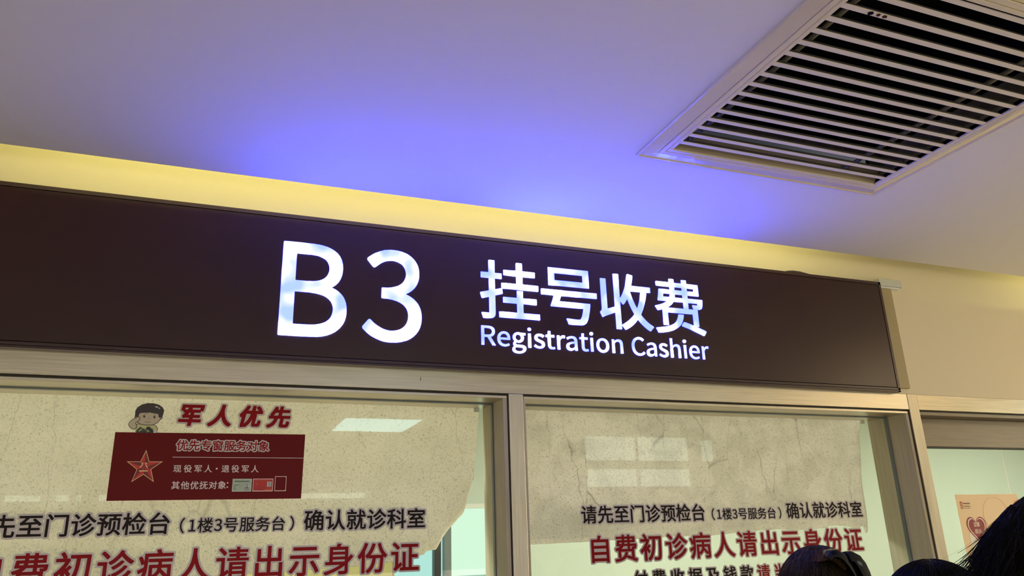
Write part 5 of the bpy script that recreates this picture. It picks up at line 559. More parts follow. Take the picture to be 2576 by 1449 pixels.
 't他': (1.000, 500, [[370,204,327,204,323,207,323,465,320,465,288,428,277,426,273,428,253,462,252,471,254,477,280,505,310,544,344,601,376,673,386,675,423,664,425,655,407,609,374,545,374,209,373,205],[599,676,603,672,604,558,665,581,681,592,692,591,718,579,714,421,709,375,699,352,684,341,652,336,619,336,615,339,606,373,607,384,612,385,651,385,657,389,661,397,665,449,665,523,606,501,603,498,603,319,600,315,558,314,553,317,552,479,550,479,495,458,493,454,493,294,496,270,506,261,521,258,658,258,667,260,677,267,682,277,690,328,692,330,700,331,739,313,737,285,731,255,724,238,713,223,702,216,679,210,508,210,480,214,466,219,456,227,448,240,444,252,442,268,442,435,439,436,406,423,394,424,379,458,378,468,382,471,442,495,443,625,487,627,492,625,493,518,496,515,552,538,554,675,558,676]], []),
 't优': (1.000, 500, [[371,203,330,203,326,207,325,457,323,456,297,427,285,425,263,462,262,473,263,477,289,508,317,547,350,606,379,674,388,676,426,665,428,662,428,655,408,603,376,537,376,208,375,204],[409,206,382,233,381,245,406,266,426,287,442,310,458,338,478,389,486,422,498,505,495,508,390,509,388,513,388,556,394,558,500,559,503,587,503,668,509,671,550,671,555,669,554,559,656,559,656,561,638,585,593,634,593,643,595,647,619,663,632,663,670,627,701,589,701,577,681,561,681,559,728,558,732,557,732,511,727,508,552,508,537,403,528,367,505,308,485,273,470,252,449,228,423,207],[564,483,608,484,612,481,613,278,616,268,629,265,667,265,677,268,683,285,686,339,688,342,699,342,733,325,732,292,728,258,720,237,708,223,692,217,680,216,603,217,580,223,569,234,565,244,562,263,562,479]], []),
 't抚': (1.000, 500, [[701,645,702,602,700,597,583,596,578,504,580,502,731,502,737,500,737,457,735,453,624,452,621,449,621,276,623,267,630,263,685,264,691,275,694,315,698,318,708,317,739,303,741,300,740,273,736,250,730,233,724,225,716,220,701,215,618,215,593,219,584,224,578,231,572,244,570,260,569,437,558,391,540,339,511,285,484,252,453,222,423,202,410,202,382,229,382,240,430,277,448,296,467,321,480,341,499,384,517,449,515,452,442,452,439,450,443,425,442,413,376,390,376,245,373,232,369,222,360,214,341,208,304,205,281,207,270,241,271,253,317,254,325,257,325,371,323,373,280,360,269,360,258,397,258,407,261,411,325,431,326,524,323,527,265,528,264,572,268,576,325,577,326,676,370,677,375,675,377,577,432,576,437,573,435,528,376,525,376,449,378,446,422,460,423,498,425,502,522,502,525,503,530,596,448,598,446,602,446,642,448,645]], []),
 't对': (1.000, 500, [[675,676,677,558,679,557,735,556,737,511,736,508,733,506,679,506,677,505,676,248,674,233,667,220,653,211,632,206,569,203,558,205,546,244,547,256,619,256,625,261,626,504,623,506,487,507,484,510,483,550,463,459,443,393,496,321,504,308,504,296,474,269,462,268,434,311,416,334,383,281,352,245,306,205,293,205,267,235,266,247,305,280,330,307,353,339,376,381,341,420,290,469,289,482,315,506,328,506,400,440,418,498,430,558,427,560,281,561,278,565,279,608,442,610,459,612,487,602,483,555,489,557,623,557,626,559,626,675,631,677],[496,454,526,468,539,466,565,425,584,387,595,357,594,344,561,327,549,328,527,384,495,440]], []),
 't象': (1.000, 500, [[416,679,427,679,465,670,467,659,459,647,459,644,543,644,558,646,584,629,587,626,587,615,561,578,562,576,676,575,681,574,682,452,679,449,668,447,687,432,687,421,677,412,622,379,646,343,675,312,701,291,733,274,733,262,707,229,696,229,678,238,658,253,634,274,605,308,575,356,564,350,571,328,574,304,573,279,569,261,559,241,550,231,535,220,519,213,487,208,433,209,431,212,421,247,421,255,424,258,479,256,493,258,504,263,514,274,521,289,523,302,518,321,471,292,430,272,385,252,321,230,308,231,286,258,285,268,287,272,355,292,404,312,457,339,496,365,491,375,487,377,449,354,410,335,360,316,324,305,313,306,292,334,292,343,295,345,342,359,385,374,433,397,454,410,435,423,373,393,304,370,295,371,276,400,276,409,278,412,338,429,379,447,324,450,323,520,306,512,295,512,270,539,269,550,323,586,357,614,385,641],[633,447,489,447,521,418,543,393,596,423],[481,531,374,532,372,529,373,494,375,492,447,492,467,512],[516,493,629,492,630,495,630,530,627,532,540,532],[396,576,489,576,509,599,420,599]], []),
 't：': (1.000, 500, [[340,317,352,326,366,330,388,329,398,326,408,319,416,309,420,295,420,274,411,255,399,246,381,241,360,242,343,251,335,261,330,276,330,297,334,309],[411,500,399,490,378,486,359,488,343,496,335,506,330,520,331,544,341,563,354,572,373,575,394,573,408,564,415,554,420,540,420,518]], []),
 'p温': (1.000, 500, [[373,404,399,384,401,378,351,280,317,220,313,217,283,239,281,244,325,317,369,403],[377,224,377,259,416,260,419,262,420,416,699,414,699,262,702,260,732,259,731,223],[459,379,457,261,500,260,501,377],[578,260,580,377,537,379,535,261],[658,379,614,377,616,260,659,261],[268,502,286,528,291,530,351,500,377,484,384,476,365,447,360,445,318,473,270,498],[436,455,437,649,681,649,681,455],[475,534,476,490,641,492,640,535],[475,612,476,570,641,571,640,614],[297,638,316,664,321,666,380,637,407,619,413,612,393,584,389,582,358,603,299,635]], []),
 'p馨': (1.000, 500, [[267,311,269,314,318,327,365,343,422,369,289,370,287,373,289,400,479,401,480,418,478,421,360,420,352,444,353,447,463,450,505,453,492,473,338,473,317,432,299,412,293,411,267,431,289,457,301,483,306,511,307,555,491,556,493,481,498,479,541,488,576,500,522,522,522,527,535,543,520,545,519,567,513,571,500,595,502,598,529,608,540,618,544,629,546,663,665,663,669,610,724,610,726,586,724,583,711,581,657,581,644,584,635,593,632,604,631,633,579,634,573,611,566,598,554,586,535,574,678,574,698,565,681,535,650,503,722,467,723,463,706,442,701,441,616,483,576,467,535,455,629,463,656,442,657,437,605,430,521,424,519,421,519,403,521,400,713,399,713,373,711,370,579,369,596,359,638,342,734,315,712,286,650,301,649,210,611,210,608,220,606,221,399,221,396,220,394,208,359,208,357,211,356,302,289,283],[396,262,396,250,399,247,606,247,609,250,609,263,606,265,399,265],[396,302,396,291,399,289,606,289,609,292,609,303,606,305,399,305],[424,333,479,332,479,367],[576,333,522,369,519,368,520,332],[341,500,382,500,382,529,342,529],[413,529,414,500,457,500,457,529],[548,543,614,518,629,527,646,543],[285,645,289,648,375,648,378,650,379,671,412,672,415,669,417,648,506,647,507,623,504,620,416,619,415,603,418,601,495,600,497,577,494,574,302,573,299,576,300,600,375,601,378,603,378,618,375,620,287,621]], []),
 'p提': (1.000, 500, [[721,455,721,423,719,421,592,419,593,366,696,365,697,334,694,331,593,330,592,259,595,255,618,253,735,253,737,249,725,216,612,216,576,220,556,225,530,237,511,251,498,265,478,294,450,242,420,209,416,209,389,231,389,235,422,271,439,302,451,337,465,400,500,395,492,342,496,329,505,311,520,291,539,274,550,268,553,270,552,419,432,421,431,456],[366,672,369,668,369,572,422,571,424,567,424,533,369,530,369,440,372,439,418,452,424,417,422,414,369,395,369,252,363,228,354,220,340,215,287,212,285,214,275,249,323,250,330,255,330,380,327,383,274,366,263,405,330,427,330,529,327,532,269,533,268,569,271,571,330,572,330,670],[453,489,453,655,693,655,693,489],[491,554,491,524,493,521,651,521,654,523,654,554,652,556,494,557],[491,621,491,590,493,587,651,587,654,589,654,620,652,623,494,623]], []),
 'p示': (1.000, 500, [[722,512,723,475,720,473,523,472,521,239,516,227,504,218,489,212,467,210,405,209,390,250,394,252,463,251,474,252,478,255,478,472,282,473,278,475,278,511,281,514],[592,412,623,426,629,425,657,387,691,333,714,286,719,274,717,270,685,255,678,254,651,313,622,362,591,407],[407,417,398,392,370,339,339,294,307,257,300,254,267,276,267,280,291,304,323,345,345,382,366,427],[678,632,678,597,675,594,326,594,322,597,322,632,325,635,675,635]], []),
 'p尊': (1.000, 500, [[716,617,717,586,715,583,559,582,559,560,561,557,675,557,679,555,679,378,614,376,613,349,726,348,729,345,729,317,727,314,614,313,612,239,608,227,599,217,586,212,567,209,507,208,493,241,496,245,560,245,569,247,572,253,570,313,399,313,445,278,471,254,470,249,445,226,411,257,362,293,362,297,376,313,272,315,271,345,274,348,569,348,572,351,572,374,569,376,322,377,321,556,436,557,438,560,438,581,435,583,284,583,281,586,282,617,398,618,394,627,369,658,373,662,401,673,426,647,446,618,557,618,591,673,631,659,604,618],[639,408,639,424,636,426,362,426,359,423,359,407,362,405,636,405],[435,528,360,528,360,455,383,454,366,482,395,490,414,499,428,511],[639,456,639,472,637,474,560,475,535,479,527,486,524,494,521,528,477,529,474,527,465,502,447,482,421,467,388,455,636,454],[559,527,559,507,563,502,634,501,639,503,638,528],[475,582,476,558,522,559,521,583]], []),
 'p敬': (1.000, 500, [[712,210,708,209,696,216,662,240,638,264,612,296,565,248,532,224,503,208,498,209,479,237,464,220,449,213,419,210,381,212,371,249,430,248,439,255,445,268,452,301,458,368,464,479,462,489,340,487,324,453,424,451,424,310,421,308,338,308,336,281,304,281,302,421,293,413,289,412,260,437,294,487,308,517,323,558,336,558,336,583,333,586,274,586,273,621,335,623,336,669,340,672,373,671,375,623,424,623,426,671,462,671,464,623,522,622,522,587,465,585,464,547,460,544,426,545,424,586,375,586,373,554,362,551,356,526,502,525,505,522,505,491,523,525,539,569,563,670,604,664,587,578,729,577,729,540,697,537,685,469,674,427,661,386,638,336,655,311,681,283,708,261,738,243,737,240],[483,249,516,266,545,288,571,314,588,336,561,400,541,464,519,432,515,432,504,442,502,440,493,313],[390,342,390,418,338,419,337,343],[612,382,625,412,640,461,652,523,653,537,651,539,575,539,568,526,574,494,587,447]], []),
 'p的': (1.000, 500, [[293,222,292,589,295,592,348,593,369,672,409,666,412,664,389,592,469,590,470,493,489,520,513,569,530,612,549,673,586,664,568,593,715,592,710,424,701,308,691,259,682,240,671,229,659,222,640,217,565,219,550,256,556,258,632,256,642,260,651,272,661,315,667,371,676,553,554,555,551,553,530,509,505,467,502,466,476,484,470,486,469,261,332,260,330,257,329,222],[430,415,331,414,331,299,430,300],[525,463,552,479,558,478,616,399,635,368,635,362,606,344,601,343,570,395,525,459],[430,453,430,553,331,553,331,453]], []),
}

# LETTERS GO HERE


def decode(key, which):
    q = GLYPHS[key][1]
    out = []
    for part in GLYPHS[key][which]:
        v = [n / q - 0.5 for n in part]
        out.append(list(zip(v[0::2], v[1::2])))
    return out


def flat_mesh(contours, depth, name):
    """closed contours (with holes) filled in the local XY plane and given a thickness"""
    from mathutils.geometry import delaunay_2d_cdt
    pts, edges = [], []
    for c in contours:
        n0 = len(pts)
        pts += [Vector((p[0], p[1])) for p in c]
        edges += [(n0 + i, n0 + (i + 1) % len(c)) for i in range(len(c))]
    span = max(max(p.x for p in pts) - min(p.x for p in pts), max(p.y for p in pts) - min(p.y for p in pts))
    vs, es, fs, ov, oe, of = delaunay_2d_cdt(pts, edges, [], 0, span * 1e-6)

    def inside(x, y):
        k = False
        for c in contours:
            for i in range(len(c)):
                (x0, y0), (x1, y1) = c[i - 1][:2], c[i][:2]
                if (y0 > y) != (y1 > y) and x < x0 + (y - y0) / (y1 - y0) * (x1 - x0):
                    k = not k
        return k

    tris = []
    for f in fs:
        cx = sum(vs[i].x for i in f) / len(f); cy = sum(vs[i].y for i in f) / len(f)
        if inside(cx, cy):
            ar = sum(vs[f[i - 1]].x * vs[f[i]].y - vs[f[i]].x * vs[f[i - 1]].y for i in range(len(f)))
            tris.append(tuple(f) if ar > 0 else tuple(reversed(f)))
    count = {}
    for f in tris:
        for i in range(len(f)):
            count[(f[i - 1], f[i])] = 1
    n = len(vs); h = depth / 2
    verts = [(v.x, v.y, h) for v in vs] + [(v.x, v.y, -h) for v in vs]
    faces = list(tris) + [tuple(n + i for i in reversed(f)) for f in tris]
    faces += [(b, a, n + a, n + b) for (a, b) in count if (b, a) not in count]
    me = bpy.data.meshes.new(name)
    me.from_pydata(verts, [], faces)
    me.update()
    return me


CACHE = {}


def glyph_mesh(key, outline, depth, mat):
    k = (key, outline, round(depth, 5), mat)
    if k not in CACHE:
        me = flat_mesh(decode(key, 3 if outline else 2), depth, 'character')
        me.materials.append(MATS[mat])
        CACHE[k] = me
    return CACHE[k]


def bounds(key):
    pts = [p for c in decode(key, 2) for p in c]
    xs = [p[0] for p in pts]; ys = [p[1] for p in pts]
    return min(xs), max(xs), min(ys), max(ys)


def put(me, name, x, y, z, sx, sz, parent, depth_scale=None):
    """stand a flat mesh upright facing -Y with its local origin at x, y, z"""
    o = bpy.data.objects.new(name, me)
    COL.objects.link(o)
    o.rotation_euler = (math.pi / 2, 0, 0)
    o.scale = (sx, sz, 1.0 if depth_scale is None else depth_scale)
    o.location = (x, y, z)
    if parent is not None:
        attach(o, parent)
    return o


def flat(contours, name, mat, y, parent, depth=0.0004, loc=None):
    """flat printed shape on a wall-parallel plane, contours in world x,z"""
    cx, cz = loc if loc else contours[0][0]
    me = flat_mesh([[(p[0] - cx, p[1] - cz) for p in c] for c in contours], depth, name)
    me.materials.append(MATS[mat])
    return put(me, name, cx, y, cz, 1, 1, parent)


def rect(x0, x1, z0, z1):
    return [(x0, z0), (x1, z0), (x1, z1), (x0, z1)]


def ell(cx, cz, rx, rz, n=28, a0=0, a1=2 * math.pi, rot=0):
    pts = []
    for i in range(n):
        a = a0 + (a1 - a0) * i / (n if a1 - a0 > 6.28 else n - 1)
        u, w = rx * math.cos(a), rz * math.sin(a)
        pts.append((cx + u * math.cos(rot) - w * math.sin(rot), cz + u * math.sin(rot) + w * math.cos(rot)))
    return pts


def stroke(pts, w):
    """ribbon polygon of width w along pts"""
    L, Rr = [], []
    for i, p in enumerate(pts):
        a = pts[max(i - 1, 0)]; b = pts[min(i + 1, len(pts) - 1)]
        dx, dz = b[0] - a[0], b[1] - a[1]
        d = math.hypot(dx, dz) or 1
        nx, nz = -dz / d * w / 2, dx / d * w / 2
        L.append((p[0] + nx, p[1] + nz)); Rr.append((p[0] - nx, p[1] - nz))
    return L + Rr[::-1]


# ================================================================== SETTING
XL, XR, YR = -4.0, 8.0, -8.0
tag(MB().box(XL, XR, YR, 3.3, -0.1, 0.0).build('floor', 'floor_tile'), kind='structure')

# vent opening in the ceiling
VX0, VX1, VY0, VY1 = 1.113, 1.916, -1.452, -0.645
CE = -0.13
m = MB()
for x0, x1, y0, y1 in ((XL, VX0, YR, CE), (VX1, XR, YR, CE), (VX0, VX1, YR, VY0), (VX0, VX1, VY1, CE)):
    m.box(x0, x1, y0, y1, HC, HC + 0.012)
tag(m.build('ceiling', 'ceiling_paint'), kind='structure')
# cove behind the ceiling edge: upstand, back and top
m = MB()
m.box(XL, XR, -0.42, -0.41, HC + 0.012, 2.98)
m.box(XL, XR, -0.42, 0.0, 2.98, 3.0)
tag(m.build('trim_cove', 'ceiling_paint'), kind='structure')

# front wall with openings for two windows and the door
WX0, WX1, DX1, TOP, SILL = -0.86, 2.622, 3.72, 2.1165, 0.95
m = MB()
m.box(XL, XR, 0.003, 0.21, TOP, 3.0)
m.box(XL, WX0, 0.003, 0.21, 0, TOP)
m.box(WX0, WX1, 0.003, 0.21, 0, SILL)
m.box(DX1, XR, 0.003, 0.21, 0, TOP)
tag(m.build('wall_front', 'wall_paint'), kind='structure')
tag(MB().box(XL - 0.1, XL, YR, 0.21, 0, 3.0).build('wall_left', 'hall_wall'), kind='structure')
tag(MB().box(XR, XR + 0.1, YR, 0.21, 0, 3.0).build('wall_right', 'hall_wall'), kind='structure')
tag(MB().box(XL, XR, YR - 0.1, YR, 0, 3.0).build('wall_rear', 'hall_wall'), kind='structure')
# return wall of the hall on the right, with a transom window (seen mirrored in the glass)
m = MB()
RY = -4.3
wins = [(3.42, 4.62, 2.07, 2.24), (3.42, 4.62, 2.32, 2.56), (4.76, 4.93, 2.32, 2.54)]
m.box(2.75, 3.42, RY - 0.1, RY, 0, HC)
m.box(3.42, 4.62, RY - 0.1, RY, 0, 2.07)
m.box(3.42, 4.62, RY - 0.1, RY, 2.24, 2.32)
m.box(3.42, 4.62, RY - 0.1, RY, 2.56, HC)
m.box(4.62, 4.76, RY - 0.1, RY, 0, HC)
m.box(4.76, 4.93, RY - 0.1, RY, 0, 2.32)
m.box(4.76, 4.93, RY - 0.1, RY, 2.54, HC)
m.box(4.93, XR, RY - 0.1, RY, 0, HC)
tag(m.build('wall_return', 'hall_wall'), kind='structure')
w = empty('window_3', (4.2, RY - 0.05, 2.07), kind='structure')
for x0, x1, z0, z1 in wins:
    MB().box(x0, x1, RY - 0.06, RY - 0.05, z0, z1).build('pane', 'pane_daylight', w)
MB().box(3.995, 4.02, RY - 0.05, RY - 0.02, 2.07, 2.56).build('window_bar', 'lamp_frame', w)
# low glowing strip added to the rear wall, fills light on upright surfaces
w = empty('window_5', (-0.5, YR, 0.2), kind='structure')
for i in range(6):
    MB().box(-3.7 + i * 1.25, -2.5 + i * 1.25, YR + 0.004, YR + 0.012, 0.15, 1.25).build('pane', 'rear_fill', w)
MB().box(-3.8, 3.9, YR, YR + 0.02, 1.25, 1.31).build('window_frame', 'lamp_frame', w)
w = empty('window_7', (0, YR, 2.2), kind='structure')
for xa, xb in ((-2.14, -1.79), (-1.63, -1.50), (-1.42, -1.37), (-1.18, -1.08), (0.90, 1.96)):
    MB().box(xa, xb, YR + 0.004, YR + 0.012, 2.195, 2.262).build('pane', 'pane_daylight', w)
MB().box(-2.5, 2.3, YR, YR + 0.016, 2.165, 2.190).build('window_frame', 'lamp_frame', w)
w = empty('window_6', (XR, -2.4, 0.9), kind='structure')  # unseen window added to brighten the front wall from the right
for i in range(2):
    MB().box(XR - 0.012, XR - 0.004, -2.75 + i * 1.1, -1.7 + i * 1.1, 0.9, 2.5).build('pane', 'side_fill', w)
MB().box(XR - 0.02, XR, -2.8, -0.55, 2.5, 2.56).build('window_frame', 'lamp_frame', w)
# office behind the glass
OX0, OX1, OY, OZ = -2.0, 8.6, 3.2, 2.75
m = MB()
m.box(OX0, 1.25, OY, OY + 0.1, 0, OZ)
m.box(2.12, OX1, OY, OY + 0.1, 0, OZ)
m.box(1.25, 2.12, OY, OY + 0.1, 1.84, OZ)
m.box(1.25, 2.12, OY, OY + 0.1, 0, 0.9)
tag(m.build('wall_office', 'room_wall'), kind='structure')
m = MB()
m.box(OX0 - 0.1, OX0, 0.21, OY + 0.1, 0, OZ)
tag(m.build('wall_office_left', 'room_wall'), kind='structure')
tag(MB().box(OX1, OX1 + 0.1, 0.21, OY + 0.1, 0, OZ).build('wall_office_right', 'room_wall'), kind='structure')
tag(MB().box(OX0, OX1, 0.21, OY + 0.1, OZ, OZ + 0.05).build('ceiling_office', 'room_wall'), kind='structure')
w = empty('window_4', (1.68, OY, 0.9), kind='structure')
MB().box(1.25, 1.66, OY + 0.03, OY + 0.04, 0.9, 1.84).build('pane', 'office_daylight_blue', w)
MB().box(1.66, 2.12, OY + 0.03, OY + 0.04, 0.9, 1.84).build('pane', 'office_daylight', w)
MB().box(1.522, 1.570, OY - 0.03, OY + 0.03, 0.9, 1.84).build('window_post', 'post_dark', w)
MB().box(1.596, 1.645, OY - 0.03, OY + 0.03, 0.9, 1.84).build('window_post', 'post_grey', w)
MB().box(1.25, 2.12, OY - 0.03, OY + 0.03, 1.832, 1.862).build('window_head', 'trunk_plastic', w)
MB().box(1.66, 2.12, OY - 0.03, OY + 0.03, 1.33, 1.375).build('window_rail', 'teal_rail', w)
tag(MB().box(7.38, 7.392, OY - 0.004, OY, 0, OZ).build('trim_seam', 'vinyl_white'), kind='structure')

# ---- steel frame
tag(MB().box(WX0, 2.6215, 0.0, 0.02, 2.054, TOP).build('trim_rail', 'steel_horizontal', bevel=0.0012), kind='structure')
tag(MB().box(2.6755, DX1, 0.0, 0.02, 2.054, TOP).build('trim_door_rail', 'rail_steel_shaded', bevel=0.0012), kind='structure')
tag(MB().box(0.888, 0.9385, 0.0, 0.21, SILL, 2.0535).build('trim_mullion', 'steel_vertical', bevel=0.0015), kind='structure')
tag(MB().box(2.622, 2.675, -0.001, 0.21, 0.0, TOP + 0.001).build('trim_post', 'post_steel_shaded', bevel=0.0015), kind='structure')


MB().box(0.5935, 0.5955, -0.0004, 0.0004, 2.083, 2.094).build('scratch', 'steel_gap', bpy.data.objects['trim_rail'])


def window(n, x0, x1, ji, jo, ziop):
    """one fixed window: bead, jambs and head lining of brushed steel, a pane of glass"""
    root = empty('window_%d' % n, ((x0 + x1) / 2, 0.0, SILL), kind='structure')
    # dark gap behind the outer edge
    g = MB()
    g.box(x0, x1, 0.012, 0.208, 2.0445, 2.0535)
    g.box(x0, x0 + 0.004, 0.012, 0.208, SILL, 2.0445)
    g.box(x1 - 0.004, x1, 0.012, 0.208, SILL, 2.0445)
    g.build('frame_gap', 'steel_gap', root)
    h = MB()
    h.box(x0 + 0.004, x1 - 0.004, 0.006, 0.208, ziop, 2.0475)
    h.build('head_lining', 'steel_horizontal', root, bevel=0.0012)
    j = MB()
    j.box(x1 - jo, x1 - 0.004, 0.006, 0.208, SILL, ziop)
    j.build('jamb_lining', 'jamb_steel', root, bevel=0.0012)
    j = MB()
    j.box(x0 + 0.003, x0 + ji, 0.006, 0.208, SILL, ziop)
    j.build('jamb_lining', 'jamb_steel', root, bevel=0.0012)
    # rubber seal around the pane
    s = MB()
    s.box(x0 + ji, x1 - jo, GLASS_Y - 0.004, GLASS_Y + 0.012, ziop - 0.004, ziop)
    s.box(x1 - jo - 0.004, x1 - jo, GLASS_Y - 0.004, GLASS_Y + 0.012, SILL, ziop)
    s.box(x0 + ji, x0 + ji + 0.003, GLASS_Y - 0.004, GLASS_Y + 0.012, SILL, ziop)
    s.build('seal', 'post_grey', root)
    MB().box(x0 + ji, x1 - jo, GLASS_Y, GLASS_Y + 0.006, SILL, ziop).build('pane', 'window_glass', root)
    MB().box(x0, x1, 0.0, 0.208, SILL - 0.03, SILL).build('window_sill', 'steel_horizontal', root)
    # small white stop on the head by the right jamb
    MB().box(x1 - jo - 0.030, x1 - jo - 0.012, 0.210, 0.218, ziop - 0.012, ziop + 0.01).build('stop', 'lamp_frame', root)
    return root


window(1, WX0, 0.888, 0.012, 0.018, 2.0385)
window(2, 0.9385, 2.622, 0.010, 0.018, 2.0385)

# ---- door on the right
d = empty('door_1', (2.675, 0.0, 0.0), kind='structure')
m = MB()
m.box(2.675, DX1, 0.006, 0.13, 2.034, 2.0475)
m.build('door_head', 'door_steel', d, bevel=0.001)
MB().box(2.675, DX1, 0.012, 0.13, 2.0475, 2.0535).build('frame_gap', 'steel_gap', d)
MB().box(3.69, DX1, 0.006, 0.13, 0, 2.034).build('door_jamb', 'door_steel', d)
MB().box(2.685, 3.69, 0.078, 0.118, 1.918, 2.0335).build('leaf_rail', 'door_steel', d, bevel=0.001)
MB().box(2.685, 3.69, 0.080, 0.116, 1.9135, 1.918).build('seal', 'steel_gap', d)
MB().box(2.685, 3.69, 0.078, 0.118, 0.005, 0.12).build('leaf_rail', 'door_steel', d, bevel=0.001)
MB().box(3.60, 3.69, 0.078, 0.118, 0.12, 1.918).build('leaf_stile', 'door_steel', d, bevel=0.001)
MB().box(2.685, 3.60, 0.090, 0.098, 0.12, 1.9135).build('pane', 'window_glass', d)

# ================================================================== LIGHT FITTINGS
# tubes lying in the cove
for x0, x1, lab in ((-3.9, -1.35, 'warm light tube hidden in the ceiling cove left of the sign'),
                    (-0.66, 2.20, 'warm light tube hidden in the ceiling cove above the sign'),
                    (3.52, 6.4, 'warm light tube hidden in the ceiling cove above the door')):
    t = empty('cove_light', ((x0 + x1) / 2, -0.41, HC + 0.185), lab, 'light', 'cove light tubes')
    MB().box(x0, x1, -0.41, -0.36, HC + 0.185, HC + 0.235).build('batten', 'lamp_frame', t)
    MB().tube([(x0 + 0.02, -0.345, HC + 0.21), (x1 - 0.02, -0.345, HC + 0.21)], 0.014, 12).build('tube', 'cove_tube_light', t)


def panel_light(x0, x1, y0, y1, z, mat, lab, group):
    t = empty('ceiling_light', ((x0 + x1) / 2, (y0 + y1) / 2, z - 0.012), lab, 'light', group)
    f = MB()
    for a, b, c, e in ((x0 - 0.02, x1 + 0.02, y0 - 0.02, y0), (x0 - 0.02, x1 + 0.02, y1, y1 + 0.02), (x0 - 0.02, x0, y0, y1), (x1, x1 + 0.02, y0, y1)):
        f.box(a, b, c, e, z - 0.012, z)
    f.build('frame', 'lamp_frame', t)
    MB().box(x0, x1, y0, y1, z - 0.008, z).build('diffuser', mat, t)


panel_light(1.05, 1.73, -4.88, -4.07, HC, 'hall_panel_light', 'square white ceiling light mirrored in the left window beside the red card', 'hall ceiling lights')
for i, (px, py, lab) in enumerate(((-2.8, -4.4, 'white fill light added to the ceiling at the left side of the hall'),  # unseen panels added to light the hall
                                   (-0.4, -6.6, 'white fill light added to the ceiling in the rear of the hall'),
                                   (4.62, -2.0, 'warm ceiling light added right of the door for its reflection in the sign'), (7.0, -2.1, 'white fill light added to the ceiling near the right wall of the hall'))):
    panel_light(px - 0.34, px + 0.34, py - 0.4, py + 0.4, HC, 'warm_fill_light' if 'warm' in lab else 'hall_panel_light', lab, 'hall ceiling lights')
for px, lab in ((-0.1, 'white ceiling light in the office behind the left window'), (3.3, 'white ceiling light in the office behind the right window'), (6.8, 'white ceiling light in the office behind the door')):
    panel_light(px - 0.5, px + 0.5, 0.85, 1.65, OZ, 'room_panel_light', lab, 'office ceiling lights')

# ================================================================== OFFICE CABINET
cab = empty('filing_cabinet', (0.46, 2.85, 0.0), 'olive filing cabinet in the office below the left curtain hem', 'cabinet')
MB().box(-0.20, 1.115, 2.62, 3.10, 0.0, 1.78).build('cabinet_body', 'olive_paint', cab, bevel=0.004)
for x0, x1, hx in ((-0.185, 0.452, 0.41), (0.463, 1.100, 0.505)):
    dr = MB().box(x0, x1, 2.602, 2.62, 0.08, 1.76).build('cabinet_door', 'olive_paint', cab, bevel=0.003)
    MB().box(hx - 0.008, hx + 0.008, 2.585, 2.602, 0.95, 1.12).build('handle', 'lamp_frame', dr, bevel=0.002)

# ================================================================== SIGN
SX0, SX1, SZ0, SZ1 = -0.76, 2.5635, 2.1175, 2.5828
sign = empty('illuminated_sign', ((SX0 + SX1) / 2, 0.0, SZ0), 'long dark maroon sign box with lit white lettering above the windows', 'sign')
F = SIGN_Y
m = MB()
m.box(SX0 + 0.002, SX1 - 0.002, F + 0.003, 0.0, SZ0 + 0.001, SZ1 - 0.001)
m.build('sign_body', 'sign_groove', sign)
m = MB()
m.box(SX0 + 0.0155, SX1 - 0.0155, F, F + 0.0025, SZ0 + 0.0185, SZ1 - 0.0150)
m.build('face_panel', 'sign_face', sign, bevel=0.0008)
m = MB()
m.box(SX0, SX1, F - 0.0005, -0.004, SZ1 - 0.0125, SZ1)
m.box(SX0, SX1, F - 0.0005, -0.004, SZ0, SZ0 + 0.0065)
m.box(SX0, SX1, F - 0.0005, F + 0.003, SZ0 + 0.0075, SZ0 + 0.0165)
m.box(SX0, SX0 + 0.0125, F - 0.0005, -0.004, SZ0, SZ1)
m.box(SX1 - 0.0125, SX1, F - 0.0005, -0.004, SZ0, SZ1)
m.build('edge_frame', 'sign_edge', sign, bevel=0.0008)
# tan return panel on the wall beyond the sign's end
MB().box(2.53, 2.6345, -0.014, 0.0025, 2.1380, 2.5700).build('end_panel', 'tan_panel', sign, bevel=0.001)


def lit(key, x0, x1, z0, z1):
    bx0, bx1, bz0, bz1 = bounds(key)
    sx = (x1 - x0) / (bx1 - bx0); sz = (z1 - z0) / (bz1 - bz0)
    me = glyph_mesh(key, False, 0.0022, 'lit_acrylic')
    put(me, 'letter', x0 - bx0 * sx, F - 0.0011, z0 - bz0 * sz, sx, sz, sign)


lit('LB', 0.1550, 0.3525, 2.1948, 2.4915)
lit('L3', 0.4025, 0.5890, 2.1925, 2.4982)
lit('s挂', 0.7868, 0.9980, 2.2945, 2.4990)
lit('s号', 1.0066, 1.2190, 2.2935, 2.4955)
lit('s收', 1.2285, 1.4400, 2.2905, 2.4990)
lit('s费', 1.4500, 1.6620, 2.2895, 2.4985)


def lit_line(word, x0, x1, base, em):
    adv = 0; items = []
    for ch in word:
        items.append((ch, adv)); adv += GLYPHS['l' + ch][0]
    a = bounds('l' + word[0])[0]
    b = items[-1][1] + bounds('l' + word[-1])[1]
    sx = (x1 - x0) / (b - a)
    for ch, ad in items:
        me = glyph_mesh('l' + ch, False, 0.0022, 'lit_acrylic')
        put(me, 'letter', x0 + (ad - a) * sx, F - 0.0011, base, sx, em, sign)


lit_line('Registration', 0.7880, 1.3085, 2.2045, 0.0868)
lit_line('Cashier', 1.3440, 1.6630, 2.2015, 0.0868)

